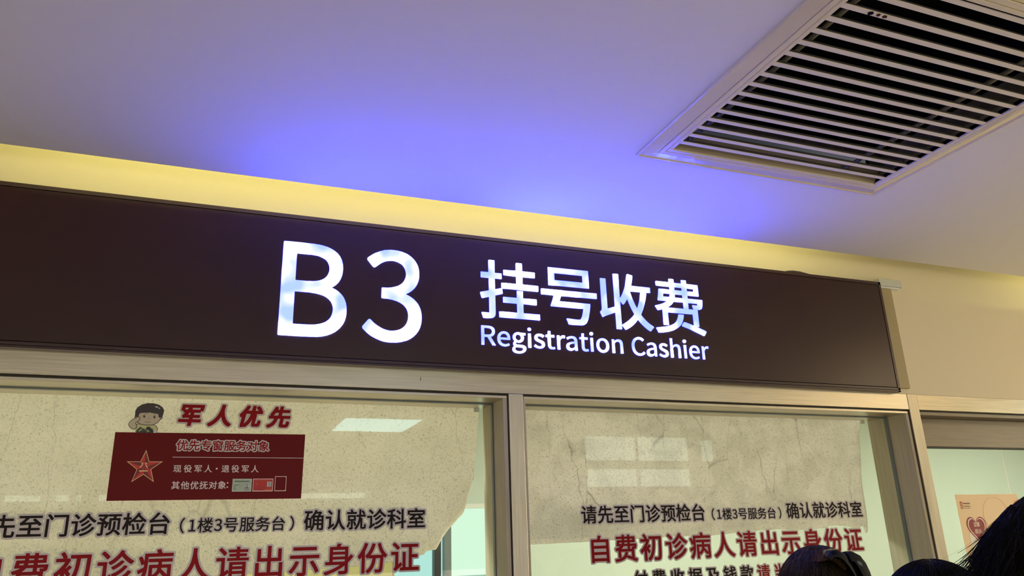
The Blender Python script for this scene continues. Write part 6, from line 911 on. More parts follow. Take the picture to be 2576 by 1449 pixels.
# cable trunking at the sign's top right corner
t = empty('cable_trunking', (2.64, 0.003, 2.562), 'short pale grey cable trunking at the top right corner of the sign', 'cable trunking')
MB().box(2.566, 2.692, -0.022, 0.0025, 2.5712, 2.6020).build('cover', 'trunk_plastic', t, bevel=0.001)
MB().box(2.566, 2.680, -0.018, 0.0025, 2.5640, 2.5705).build('base', 'lamp_frame', t, bevel=0.0008)
tag(MB().tube([(2.085, -0.010, 2.5845), (2.10, -0.011, 2.5885), (2.125, -0.012, 2.5915), (2.155, -0.012, 2.5910), (2.185, -0.011, 2.5875), (2.21, -0.010, 2.5845)], 0.0055, 8).build('cable', 'cable_dark', smooth=True),
    'dark cable bump lying on top of the maroon sign', 'cable')

# ================================================================== AIR VENT
vent = empty('air_vent', (1.515, -1.048, HC), 'large square off-white ceiling vent with long slats', 'vent')


def ring(x0, x1, y0, y1, wd, z0, z1):
    mm = MB()
    mm.box(x0, x1, y0, y0 + wd, z0, z1); mm.box(x0, x1, y1 - wd, y1, z0, z1)
    mm.box(x0, x0 + wd, y0 + wd, y1 - wd, z0, z1); mm.box(x1 - wd, x1, y0 + wd, y1 - wd, z0, z1)
    return mm


def mitred(x0, x1, y0, y1, prof):
    """picture-frame moulding: prof = [(inset, z)] from the outside in"""
    mm = MB(); bm = mm.bm; loops = []
    for ins, z in prof:
        loops.append([bm.verts.new(c) for c in ((x0 + ins, y0 + ins, z), (x1 - ins, y0 + ins, z), (x1 - ins, y1 - ins, z), (x0 + ins, y1 - ins, z))])
    for a, b in zip(loops, loops[1:]):
        for k in range(4):
            bm.faces.new((a[k], a[(k + 1) % 4], b[(k + 1) % 4], b[k]))
    return mm


OXa, OXb, OYa, OYb = 1.0690, 1.9605, -1.496, -0.6025
mitred(OXa, OXb, OYa, OYb, [(0, HC + 0.002), (0, HC - 0.004), (0.003, HC - 0.008), (0.006, HC - 0.0085), (0.009, HC - 0.0055), (0.041, HC - 0.011), (0.0435, HC - 0.011), (0.0435, HC + 0.03)]).build('outer_frame', 'vent_paint', vent)
mitred(OXa, OXb, OYa, OYb, [(0.0450, HC + 0.03), (0.0450, HC - 0.012), (0.0465, HC - 0.0135), (0.0590, HC - 0.0135), (0.0600, HC - 0.0115), (0.0625, HC - 0.0115), (0.0635, HC - 0.0135), (0.0740, HC - 0.0135), (0.0750, HC - 0.012), (0.0750, HC - 0.008)]).build('core_frame', 'vent_paint', vent)
ring(OXa + 0.0435, OXb - 0.0435, OYa + 0.0435, OYb - 0.0435, 0.0015, HC - 0.006, HC + 0.02).build('groove', 'steel_gap', vent)
ix0, ix1, iy0, iy1 = OXa + 0.075, OXb - 0.075, OYa + 0.075, OYb - 0.075
slat_me = None
stain_slat = None
k = 0
y = -0.7175
while y > iy0 + 0.012:
    if slat_me is None:
        mm = MB().box(ix0 - 0.002, ix1 + 0.002, -0.0066, 0.0066, -0.011, -0.0085)
        s = mm.build('slat', 'vent_slat', None, bevel=0.0006)
        slat_me = s
        s.location = Vector((0, y, HC)) - parent_world(vent)
        s.parent = vent
    else:
        s = slat_me.copy()
        COL.objects.link(s)
        s.location = Vector((0, y, HC)) - parent_world(vent)
    if abs(y + 1.336) < 0.022:
        stain_slat = s
    k += 1
    y -= 0.0432
sy = parent_world(stain_slat).y if stain_slat else -1.33


# dark plate on every slat, painting the shade on the slat sides
shade_plate = None
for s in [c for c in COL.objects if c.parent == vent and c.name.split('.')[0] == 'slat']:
    if shade_plate is None:
        shade_plate = MB().box(ix0, ix1, -0.0012, 0.0012, -0.0085, 0.0015).build('slat_shade_plate', 'slat_shade', None)
        o = shade_plate
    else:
        o = shade_plate.copy()
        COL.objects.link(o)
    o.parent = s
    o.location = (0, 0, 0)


def blob(x, yy, rx, ry, z, name, mat, parent):
    mm = MB(); bm = mm.bm
    n = 14
    a = []
    for i in range(n):
        f = 1 + 0.25 * noise.noise(Vector((math.cos(6.28 * i / n) * 1.5 + x * 300, math.sin(6.28 * i / n) * 1.5, 3)))
        a.append((x + rx * f * math.cos(6.283 * i / n), yy + ry * f * math.sin(6.283 * i / n)))
    lo = [bm.verts.new((p[0], p[1], z - 0.0003)) for p in a]
    hi = [bm.verts.new((p[0], p[1], z + 0.0003)) for p in a]
    bm.faces.new(lo); bm.faces.new(hi[::-1])
    for i in range(n):
        bm.faces.new((lo[i], hi[i], hi[(i + 1) % n], lo[(i + 1) % n]))
    return mm.build(name, mat, parent)


blob(1.2220, sy, 0.0075, 0.0055, HC - 0.0113, 'hole', 'black_hole', stain_slat)
blob(1.2430, sy - 0.001, 0.0050, 0.0040, HC - 0.0113, 'rust_spot', 'rust', stain_slat)
blob(1.2600, sy - 0.001, 0.0060, 0.0045, HC - 0.0113, 'rust_spot', 'rust', stain_slat)
for rx in (1.1830, 1.7430):
    MB().tube([(rx, iy0, HC + 0.0085), (rx, iy1, HC + 0.0085)], 0.0062, 10).build('cross_rod', 'rod_grey', vent, smooth=True)
# collar behind the slats and the dark duct above it
def sloped(xa, xb, y0, z0, y1, z1, t, name, mat):
    mm = MB(); bm = mm.bm
    a = [bm.verts.new(c) for c in ((xa, y0, z0), (xb, y0, z0), (xb, y1, z1), (xa, y1, z1))]
    b = [bm.verts.new(c) for c in ((xa, y0 + t, z0 + t), (xb, y0 + t, z0 + t), (xb, y1 + t, z1 + t), (xa, y1 + t, z1 + t))]
    bm.faces.new(a); bm.faces.new(b[::-1])
    for i in range(4):
        bm.faces.new((a[i], a[(i + 1) % 4], b[(i + 1) % 4], b[i]))
    return mm.build(name, mat, vent)


sloped(ix0, ix1, iy1 - 0.0005, HC - 0.0085, iy1 - 0.034, HC + 0.026, 0.002, 'collar_plate', 'collar_tan')
for xa, xb in ((1.365, 1.392), (1.742, 1.760)):
    sloped(xa, xb, iy1 - 0.0185, HC + 0.0085, iy1 - 0.0215, HC + 0.0115, 0.0012, 'slot', 'black_hole')
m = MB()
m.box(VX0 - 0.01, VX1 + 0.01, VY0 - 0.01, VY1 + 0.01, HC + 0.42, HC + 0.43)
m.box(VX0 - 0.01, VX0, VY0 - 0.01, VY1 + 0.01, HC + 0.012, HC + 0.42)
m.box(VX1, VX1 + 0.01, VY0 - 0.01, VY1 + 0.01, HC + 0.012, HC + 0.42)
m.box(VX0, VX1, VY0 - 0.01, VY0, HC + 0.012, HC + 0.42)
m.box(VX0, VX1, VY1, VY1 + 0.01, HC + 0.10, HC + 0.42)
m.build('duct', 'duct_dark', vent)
m = MB()
m.box(ix1 - 0.004, ix1, iy0, iy1, HC + 0.012, HC + 0.07)
m.box(ix0, ix1, iy1 - 0.05, iy1 - 0.046, HC + 0.05, HC + 0.085)
m.build('duct_collar', 'duct_metal', vent)

# ================================================================== CURTAINS


def interp(tab, x):
    if x <= tab[0][0]:
        return tab[0][1]
    for (a, b), (c, e) in zip(tab, tab[1:]):
        if x <= c:
            return b + (e - b) * (x - a) / (c - a)
    return tab[-1][1]


def curtain(name, x0, x1, bottom, ztop, mat, lab, curl, seed, cols=220, rows=70, kind='sheet'):
    bm = bmesh.new()
    grid = []
    for i in range(cols + 1):
        u = i / cols
        x = x0 + (x1 - x0) * (1 - (1 - u) ** 1.6)
        zb = interp(bottom, x) + 0.002 * noise.noise(Vector((x * 60, seed, 0)))
        col = []
        for j in range(rows + 1):
            v = j / rows
            z = ztop + (zb - ztop) * (1 - (1 - v) ** 1.3)
            y = 0.226 + 0.005 * noise.noise(Vector((x * 5, z * 1.5, seed))) + 0.0025 * noise.noise(Vector((x * 19, z * 7, seed + 5)))
            y += curl(x, z, zb)
            xx = x + (0.0015 * noise.noise(Vector((z * 22, seed, 2))) if i == cols else 0)
            col.append(bm.verts.new((xx, y, z)))
        grid.append(col)
    for i in range(cols):
        for j in range(rows):
            bm.faces.new((grid[i][j], grid[i][j + 1], grid[i + 1][j + 1], grid[i + 1][j]))
    me = bpy.data.meshes.new(name)
    bm.to_mesh(me); bm.free()
    me.materials.append(MATS[mat])
    for f in me.polygons:
        f.use_smooth = True
    o = bpy.data.objects.new(name, me)
    COL.objects.link(o)
    so = o.modifiers.new('thickness', 'SOLIDIFY')
    so.thickness = 0.0012
    return tag(o, lab, 'curtain')


botL = [(-0.9219, 1.4976), (0.0410, 1.5283), (0.2206, 1.5309), (0.4568, 1.5385), (0.5818, 1.5488), (0.6453, 1.5631), (0.6709, 1.5652), (0.6842, 1.5770), (0.7160, 1.5785), (0.7273, 1.5969), (0.7387, 1.6184),  # botL, botR: hems from image pixels, then scaled about the camera to a deeper plane
        (0.7660, 1.6492), (0.8103, 1.6922), (0.8190, 1.7239), (0.8317, 1.7639), (0.8382, 1.7885), (0.8453, 1.8745), (0.8535, 1.9411), (0.8628, 2.0517), (0.8645, 2.0712)]


def curlL(x, z, zb):
    # the lower right corner rolls forward into a lip
    d = (x - 0.560) * 0.62 + (1.735 - z) * 0.60
    y = 0.0
    if x > 0.615 and z < 1.80:
        e = max(0.0, min(1.0, (z - zb) / 0.035))
        y += 0.028 * (1 - e) ** 2 * max(0, min(1, (x - 0.636) / 0.06))
    ridge = (x - 0.636) - (z - 1.57) * 0.93
    y -= 0.006 * math.exp(-(ridge / 0.016) ** 2) * max(0, min(1, (x - 0.615) / 0.05)) * max(0, min(1, (1.82 - z) / 0.1))
    return y


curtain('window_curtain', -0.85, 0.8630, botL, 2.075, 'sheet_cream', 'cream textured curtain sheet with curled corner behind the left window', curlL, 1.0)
botR = [(0.9731, 1.5836), (1.0462, 1.5848), (1.2564, 1.5877), (1.4466, 1.5916), (1.5877, 1.5959), (1.7855, 1.5949), (1.9462, 1.6061), (2.0810, 1.6102), (2.1779, 1.6041), (2.2535, 1.6061), (2.3202, 1.6102), (2.3529, 1.6194), (2.3866, 1.6174),
        (2.4352, 1.6136), (2.4852, 1.6007), (2.5044, 1.6113), (2.5091, 1.6120), (2.5157, 1.5959), (2.5244, 1.5821), (2.5280, 1.6051), (2.5321, 1.6225), (2.5346, 1.6615), (2.5372, 1.7680), (2.5485, 1.8335), (2.5587, 1.9175), (2.5833, 2.0456), (2.5843, 2.0814)]


def curlR(x, z, zb):
    e = max(0.0, min(1.0, (z - zb) / 0.02))
    return 0.012 * (1 - e) ** 2 + 0.0025 * math.sin(x * 46 + z * 9) * max(0, 1 - abs(z - 1.72) / 0.25)


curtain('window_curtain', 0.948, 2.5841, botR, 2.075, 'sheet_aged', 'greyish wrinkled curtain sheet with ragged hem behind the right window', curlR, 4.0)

# ================================================================== LETTERING ON THE GLASS
Y_BACK, Y_FRONT = GLASS_Y - 0.0006, GLASS_Y - 0.0013


def write(root, chars, sty, centers, zc, em, mat, back=True, part='character'):
    """row of characters centred on the given x positions; white backing behind each"""
    for ch, cx in zip(chars, centers):
        key = sty + ch
        a0, a1, b0, b1 = bounds(key)
        wid = GLYPHS[key][0]
        ox = cx - em * (wid / 2 if (wid > 0.8 and ch not in '（）') else (a0 + a1) / 2)
        oz = zc - 0.384 * em
        c = put(glyph_mesh(key, False, 0.0005, mat), part, ox, Y_FRONT, oz, em, em, root)
        if back:
            put(glyph_mesh(key, True, 0.0005, 'vinyl_white'), 'white_outline', ox, Y_BACK, oz, em, em, c)


def lettering(x, z, lab):
    return empty('glass_lettering', (x, Y_FRONT, z), lab, 'lettering', 'lettering stuck on the glass')


def row(c0, pitch, n):
    return [c0 + pitch * i for i in range(n)]


BR = '（1楼3号服务台）'


def bracket(c):
    """centres of the bracketed group, c = centre of its first full character"""
    return [c - 0.0590, c - 0.0335, c, c + 0.0330, c + 0.0665, c + 0.1090, c + 0.1512, c + 0.1935, c + 0.2310]


def resize(root, k, x, z):  # scales a sticker about the camera to suit the deeper glass; x, z precomputed
    root.scale = (k, k, k)
    root.location.x = x
    root.location.z = z


for c_first, c_br, c_tail, side in ((-0.5370, 0.0050, 0.2980, 'left window under the red card'), (1.1845, 1.7300, 2.0200, 'right window above the red line')):
    r = lettering((c_first + c_tail) / 2, 1.645, 'black outlined lettering row across the ' + side)
    write(r, '请先至门诊预检台', 'b', row(c_first, 0.0607, 8), 1.6735, 0.0600, 'vinyl_black')
    write(r, BR, 'm', bracket(c_br), 1.6665, 0.0412, 'vinyl_black')
    write(r, '确认就诊科室', 'b', row(c_tail, 0.0605, 6), 1.6735, 0.0600, 'vinyl_black')
    resize(r, 1.0176, -0.1216 if c_first < 0 else 1.6304, 1.6458)
for c0, p, side in ((-0.4970, 0.0967, 'left window at the foot of the picture'), (1.2170, 0.0971, 'right window just below the curtain hem')):
    r = lettering(c0 + 0.5, 1.52, 'large red outlined lettering row across the ' + side)
    write(r, '自费初诊病人请出示身份证', 'r', row(c0, p, 12), 1.5650, 0.0890, 'vinyl_red')
    resize(r, 1.0176, 0.0031 if c0 < 0 else 1.7472, 1.5186)
r = lettering(1.64, 1.44, 'small black and red lettering row under the big red row on the right window')
write(r, '付费收据及钱款', 'b', row(1.3600, 0.0709, 7), 1.4660, 0.0560, 'vinyl_black')
write(r, '请当', 'b', row(1.8560, 0.0720, 2), 1.4660, 0.0560, 'vinyl_red')
resize(r, 1.0176, 1.6689, 1.4372)
r = lettering(0.065, 1.94, 'bold slanted red title lettering above the red card')
write(r, '军人优先', 'h', [-0.0645, 0.0165, 0.0975, 0.1785], 1.9685, 0.0640, 'vinyl_red')
resize(r, 1.0176, 0.0661, 1.9460)

# ================================================================== RED PRIORITY CARD
card = empty('notice_sticker', (0.005, Y_BACK, 1.734), 'dark red notice card with gold star on the left window', 'sticker')
YC = GLASS_Y - 0.0006
flat([[(-0.2478, 1.7335), (0.2575, 1.7345), (0.2598, 1.9186), (-0.2478, 1.9157)]], 'card_panel', 'card_red', YC, card, 0.0006)
Y1 = YC - 0.0007
Y2 = Y1 - 0.0006
Y3 = Y2 - 0.0006


def card_write(chars, sty, centers, zc, em, mat, name):
    write_y(card, chars, sty, centers, zc, em, mat, Y2, name)


def write_y(root, chars, sty, centers, zc, em, mat, yy, name='character'):
    for ch, cx in zip(chars, centers):
        key = sty + ch
        a0, a1, b0, b1 = bounds(key)
        wid = GLYPHS[key][0]
        ox = cx - em * (wid / 2 if (wid > 0.8 and ch not in '·：') else (a0 + a1) / 2)
        put(glyph_mesh(key, False, 0.0004, mat), name, ox, yy, zc - 0.384 * em, em, em, root)


# heading with its white backing
for ch, cx in zip('优先专窗服务对象', row(-0.0746, 0.03125, 8)):
    key = 'c' + ch
    ox = cx - 0.0305 * 0.5; oz = 1.8828 - 0.384 * 0.0305
    c = put(glyph_mesh(key, False, 0.0004, 'vinyl_red'), 'character', ox, Y2, oz, 0.0305, 0.0305, card)
    put(glyph_mesh(key, True, 0.0004, 'vinyl_white'), 'white_outline', ox, Y1, oz, 0.0305, 0.0305, c)
flat([rect(-0.0965, 0.2585, 1.8487, 1.8502)], 'ruled_line', 'card_text', Y2, card)
card_write('现役军人·退役军人', 't', [-0.0812, -0.0542, -0.0277, -0.0012, 0.0213, 0.0445, 0.0711, 0.0975, 0.1240], 1.8183, 0.0218, 'card_text', 'character')
card_write('其他优抚对象', 't', row(-0.0813, 0.0241, 6), 1.7733, 0.0228, 'card_text', 'character')
card_write('：', 't', [0.0535], 1.7750, 0.0235, 'card_text', 'character')
# star: gold rim and ten facets
SCX, SCZ = -0.1652, 1.8225
outer = [(-0.1653, 1.8690), (-0.1198, 1.8375), (-0.1372, 1.7820), (-0.1930, 1.7820), (-0.2106, 1.8372)]
SCX = sum(p[0] for p in outer) / 5; SCZ = sum(p[1] for p in outer) / 5


def star(f, g=0.40):
    pts = []
    for i in range(5):
        a = outer[i]; b = outer[(i + 1) % 5]
        pts.append((SCX + (a[0] - SCX) * f, SCZ + (a[1] - SCZ) * f))
        mx, mz = (a[0] + b[0]) / 2, (a[1] + b[1]) / 2
        pts.append((SCX + (mx - SCX) * f * g / 0.809 * 1.0, SCZ + (mz - SCZ) * f * g / 0.809))
    return pts


st = flat([star(1.0)], 'star', 'star_gold', Y1, card)
inner = star(0.90)
for par, mat in ((0, 'star_light'), (1, 'star_dark')):
    tri = []
    for i in range(5):
        tip = inner[2 * i]
        nb = inner[(2 * i + (1 if par else -1)) % 10]
        tri.append([(SCX, SCZ), tip, nb])
    mm = MB()
    for t3 in tri:
        a, b, c = t3
        mm.prism([a, b, c] if ((b[0] - a[0]) * (c[1] - a[1]) - (b[1] - a[1]) * (c[0] - a[0])) < 0 else [a, c, b], Y2 - 0.0002, Y2 + 0.0002)
    mm.build('star_facets', mat, card)
# characters in the star
em_x, em_z = -0.1660, 1.8222
e1 = [(-0.0098, 0.0115), (0.0090, 0.0115), (0.0090, 0.0090), (-0.0098, 0.0090)]
mm = MB()
for poly in ([(-0.0075, 0.0115), (-0.0030, 0.0115), (-0.0030, 0.0092), (-0.0038, 0.0050), (-0.0062, 0.0010), (-0.0098, -0.0028), (-0.0108, -0.0008), (-0.0082, 0.0030), (-0.0062, 0.0065), (-0.0056, 0.0092), (-0.0075, 0.0092)],
             [(0.0012, 0.0115), (0.0072, 0.0115), (0.0072, 0.0092), (0.0052, 0.0092), (0.0056, 0.0060), (0.0076, 0.0020), (0.0104, -0.0008), (0.0090, -0.0030), (0.0058, 0.0004), (0.0034, 0.0048), (0.0026, 0.0092), (0.0012, 0.0092)],
             [(-0.0112, -0.0090), (0.0104, -0.0090), (0.0104, -0.0120), (-0.0112, -0.0120)]):
    mm.prism([(em_x + a, em_z + b) for a, b in poly], Y3 - 0.0002, Y3 + 0.0002)
mm.build('star_emblem', 'star_gold', card)
# three small printed cards
c1 = flat([rect(0.0664, 0.1182, 1.7552, 1.7903)], 'green_card', 'id_mint', Y1, card)
flat([rect(0.0682, 0.1164, 1.7572, 1.7885)], 'card_print', 'id_green', Y2, c1)
flat([rect(0.0725, 0.1115, 1.7822, 1.7843)], 'card_print', 'print_dark', Y3, c1)
flat([rect(0.0722, 0.0840, 1.7726, 1.7738)], 'card_print', 'toon_line', Y3, c1)
for q in range(5):
    flat([rect(0.0712, 0.0712 + (0.006, 0.004, 0.007, 0.003, 0.006)[q], 1.7690 - q * 0.0022, 1.7698 - q * 0.0022)], 'card_print', 'print_dark', Y3, c1)
flat([ell(0.1060, 1.7712, 0.0052, 0.0068)], 'portrait', 'id_mint', Y3, c1)
flat([ell(0.1060, 1.7722, 0.0036, 0.0046)], 'portrait', 'id_grey', Y3 - 0.0004, c1)
flat([[(0.0985, 1.7578), (0.1135, 1.7578), (0.1120, 1.7640), (0.1080, 1.7668), (0.1040, 1.7668), (0.1000, 1.7640)]], 'portrait', 'id_grey', Y3, c1)
c2 = flat([rect(0.1214, 0.1770, 1.7552, 1.7906)], 'red_card', 'poster_pink', Y1, card)
flat([rect(0.1230, 0.1754, 1.7574, 1.7888)], 'card_print', 'id_red', Y2, c2)
flat([rect(0.1265, 0.1725, 1.7845, 1.7858)], 'card_print', 'id_orange', Y3, c2)
flat([rect(0.1285, 0.1335, 1.7750, 1.7785)], 'card_print', 'id_orange', Y3, c2)
flat([[(0.1500, 1.7580), (0.1745, 1.7580), (0.1745, 1.7625), (0.1580, 1.7620)]], 'card_print', 'id_orange', Y3, c2)
flat([rect(0.1605, 0.1722, 1.7680, 1.7820)], 'portrait', 'id_mint', Y3, c2)
flat([rect(0.1630, 0.1706, 1.7686, 1.7806)], 'portrait', 'id_grey', Y3 - 0.0004, c2)
c3 = flat([rect(0.1815, 0.2133, 1.7556, 1.7975)], 'booklet', 'poster_pink', Y1, card)
flat([[(0.1830, 1.7576), (0.2095, 1.7576), (0.2118, 1.7598), (0.2118, 1.7935), (0.2095, 1.7958), (0.1830, 1.7958)]], 'card_print', 'card_red', Y2, c3)

resize(card, 1.0176, 0.0051, 1.7364)

# cartoon soldier printed above the card
toon = empty('cartoon_sticker', (-0.162, Y_BACK, 1.916), 'small printed cartoon boy saluting above the red card', 'sticker')


def tp(x, y):
    """picture grid of the little drawing -> place on the glass"""
    return (-0.2170 + (x - 200) * 0.0000861, 2.0012 - (y - 150) * 0.0000772)


def toon_shape(pts, name, mat, layer, line=True):
    w = [tp(*p) for p in pts]
    yy = GLASS_Y - 0.0006 - layer * 0.0005
    o = flat([w], name, mat, yy, toon, 0.0004)
    if line:
        cx = sum(p[0] for p in w) / len(w); cz = sum(p[1] for p in w) / len(w)
        g = []
        n = len(w)
        area = sum(w[i][0] * w[(i + 1) % n][1] - w[(i + 1) % n][0] * w[i][1] for i in range(n))
        for i in range(n):
            a = w[i - 1]; b = w[(i + 1) % n]
            dx, dz = b[0] - a[0], b[1] - a[1]; dd = math.hypot(dx, dz) or 1
            sgn = 1 if area > 0 else -1
            g.append((w[i][0] + sgn * dz / dd * 0.0016, w[i][1] - sgn * dx / dd * 0.0016))
        flat([g], 'outline', 'toon_line', yy + 0.00025, toon, 0.0004)
    return o


def smooth_loop(pts, n=6):
    out = []
    L = len(pts)
    for i in range(L):
        p0, p1, p2, p3 = (pts[(i + q) % L] for q in (-1, 0, 1, 2))
        for k in range(n):
            t = k / n
            out.append(tuple(0.5 * ((2 * p1[c]) + (-p0[c] + p2[c]) * t + (2 * p0[c] - 5 * p1[c] + 4 * p2[c] - p3[c]) * t * t + (-p0[c] + 3 * p1[c] - 3 * p2[c] + p3[c]) * t ** 3) for c in (0, 1)))
    return out


toon_shape([(430, 1255), (440, 960), (600, 960), (900, 970), (1010, 1020), (1050, 1110), (1050, 1260)], 'shirt', 'toon_shirt', 0)
toon_shape(smooth_loop([(455, 1255), (470, 1150), (560, 1060), (620, 1110), (700, 1110), (760, 1040), (880, 1080), (935, 1160), (940, 1258), (700, 1262)], 4), 'camouflage_vest', 'camouflage', 1, False)
toon_shape([(950, 1180), (1045, 1165), (1045, 1260), (945, 1260)], 'arm', 'toon_shine', 1, False)
toon_shape(smooth_loop([(360, 720), (375, 680), (410, 690), (410, 740)], 4), 'ear', 'toon_skin', 1)
toon_shape(smooth_loop([(1100, 690), (1150, 680), (1150, 730), (1110, 760)], 4), 'ear', 'toon_skin', 1)
toon_shape(smooth_loop([(400, 600), (430, 860), (560, 950), (730, 975), (900, 960), (1040, 870), (1110, 720), (1110, 560), (900, 470), (600, 470)], 5), 'face', 'toon_skin', 2)
toon_shape(smooth_loop([(210, 960), (290, 820), (440, 720), (495, 725), (490, 800), (420, 890), (385, 930), (430, 1010), (410, 1110), (340, 1130), (250, 1060)], 5), 'saluting_arm', 'toon_skin', 4)
toon_shape([(370, 690), (365, 480), (410, 370), (520, 270), (680, 215), (850, 212), (1010, 255), (1120, 340), (1180, 440), (1165, 600), (1140, 690), (1070, 690), (1050, 570), (940, 535), (820, 525), (790, 500), (760, 520), (640, 520), (520, 535), (460, 570), (440, 690)], 'hair', 'toon_hair', 3)
toon_shape(smooth_loop([(910, 315), (960, 300), (1020, 340), (1000, 355), (940, 340)], 4), 'hair_shine', 'toon_shine', 4, False)
toon_shape(smooth_loop([(1025, 365), (1060, 350), (1078, 375), (1045, 395)], 4), 'hair_shine', 'toon_shine', 4, False)
for ex, ey in ((630, 672), (935, 688)):
    toon_shape(ell(ex, ey, 34, 50, 20), 'eye', 'toon_line', 3, False)
    toon_shape(ell(ex + 22, ey - 16, 16, 22, 14), 'eye_glint', 'toon_skin', 4, False)
for pts in ([(632, 575), (670, 565), (708, 582)], [(885, 582), (920, 570), (955, 572)]):
    toon_shape(stroke(pts, 12), 'eyebrow', 'toon_line', 3, False)
toon_shape(stroke([(768, 735), (788, 752), (770, 775)], 11), 'nose', 'toon_line', 3, False)
toon_shape(stroke([(665, 875), (710, 888), (770, 890), (832, 878)], 12), 'mouth', 'toon_line', 3, False)

resize(toon, 1.0176, -0.1649, 1.9216)

# ================================================================== POSTER ON THE DOOR
PX0, PX1, PZ0, PZ1 = 2.8830, 3.2480, 1.2200, 1.7240
PY = 0.0895
poster = empty('poster', (PX0, PY, PZ0), 'peach coloured notice poster with red heart on the glass door', 'poster')
flat([rect(PX0, PX1, PZ0, PZ1)], 'poster_sheet', 'poster_peach', PY, poster, 0.0006)
q1 = PY - 0.0007; q2 = q1 - 0.0005; q3 = q2 - 0.0005


def pp(x, y):
    """point of the poster measured in its own picture grid (world metres)"""
    return (2.8830 + x, 1.7240 - y)


flat([[(2.9190, 1.2500), (3.2200, 1.2500), (3.2200, 1.5725), (2.9190, 1.5725)]], 'inner_panel', 'poster_white', q1, poster)
flat([ell(3.098, 1.640, 0.075, 0.072, 48), ell(3.098, 1.640, 0.0738, 0.0708, 48)], 'circle_line', 'poster_line', q1, poster, 0.0003)
flat([stroke([(2.919, 1.5735), (3.2200, 1.5735)], 0.0010)], 'ruled_line', 'poster_line', q2, poster)
flat([stroke([(2.905, 1.4740), (2.9600, 1.4740)], 0.0010)], 'ruled_line', 'poster_line', q2, poster)


def heart(cx, cz, s, n=60):
    pts = []
    for i in range(n):
        t = 2 * math.pi * i / n
        pts.append((cx + s * 16 * math.sin(t) ** 3, cz + s * 1.12 * (13 * math.cos(t) - 5 * math.cos(2 * t) - 2 * math.cos(3 * t) - math.cos(4 * t))))
    return pts


HX, HZ, HS = 2.9710, 1.5885, 0.00345
hb = flat([heart(HX, HZ, HS)], 'heart', 'poster_red', q1 - 0.0002, poster)
flat([heart(HX, HZ, HS * 0.90), heart(HX, HZ + 0.0003, HS * 0.81)], 'heart_line', 'poster_pink', q2 - 0.0002, hb)
write_y(poster, '温馨', 'p', [2.9600, 2.9790], 1.6050, 0.0200, 'poster_pink', q3)
write_y(poster, '提示', 'p', [2.9630, 2.9820], 1.5780, 0.0200, 'poster_pink', q3)
write_y(poster, '尊敬的', 'p', [2.9440, 2.9595, 2.9750], 1.4880, 0.0155, 'poster_ink', q3)
flat([rect(2.9025, 2.9145, 1.6875, 1.6960)], 'logo_mark', 'poster_seal', q2, poster)
flat([rect(2.9025, 2.9145, 1.6790, 1.6850)], 'logo_mark', 'poster_seal', q2, poster)
flat([ell(2.9085, 1.6715, 0.0068, 0.0055, 20), ell(2.9085, 1.6715, 0.0040, 0.0030, 20)], 'logo_mark', 'poster_seal', q2, poster)
for z, wd, hh in ((1.6870, 0.040, 0.0035), (1.6805, 0.036, 0.0012), (1.6745, 0.038, 0.0022), (1.6685, 0.036, 0.0010)):
    x = 2.9180
    while x < 2.9180 + wd:
        s = random.uniform(0.0022, 0.0036)
        flat([rect(x, x + s, z, z + hh)], 'logo_print', 'poster_ink', q2, poster)
        x += s + 0.0008
mm = MB()
for i in range(16):
    a = random.uniform(0, 1)
    x = 3.196 + 0.045 * a; z = 1.668 + 0.022 * a + random.uniform(-0.006, 0.008)
    mm.prism([(x, z), (x + 0.016, z + 0.006), (x + 0.015, z + 0.0085), (x - 0.001, z + 0.002)], q2 - 0.0003 - i * 1e-5, q2)
mm.build('flower_print', 'poster_coral', poster)


# ================================================================== PEOPLE


def skin_mesh(verts, edges, radii, name, levels=2):
    me = bpy.data.meshes.new(name)
    me.from_pydata(verts, edges, [])
    o = bpy.data.objects.new(name, me)
    COL.objects.link(o)
    o.modifiers.new('skin', 'SKIN')
    for i, r in enumerate(radii):
        me.skin_vertices[0].data[i].radius = r if isinstance(r, tuple) else (r, r)
        me.skin_vertices[0].data[i].use_root = (i == 0)
    s = o.modifiers.new('sub', 'SUBSURF'); s.levels = levels; s.render_levels = levels
    dg = bpy.context.evaluated_depsgraph_get(); dg.update()
    out = bpy.data.meshes.new_from_object(o.evaluated_get(dg))
    out.name = name
    bpy.data.objects.remove(o)
    bpy.data.meshes.remove(me)
    for f in out.polygons:
        f.use_smooth = True
    return out


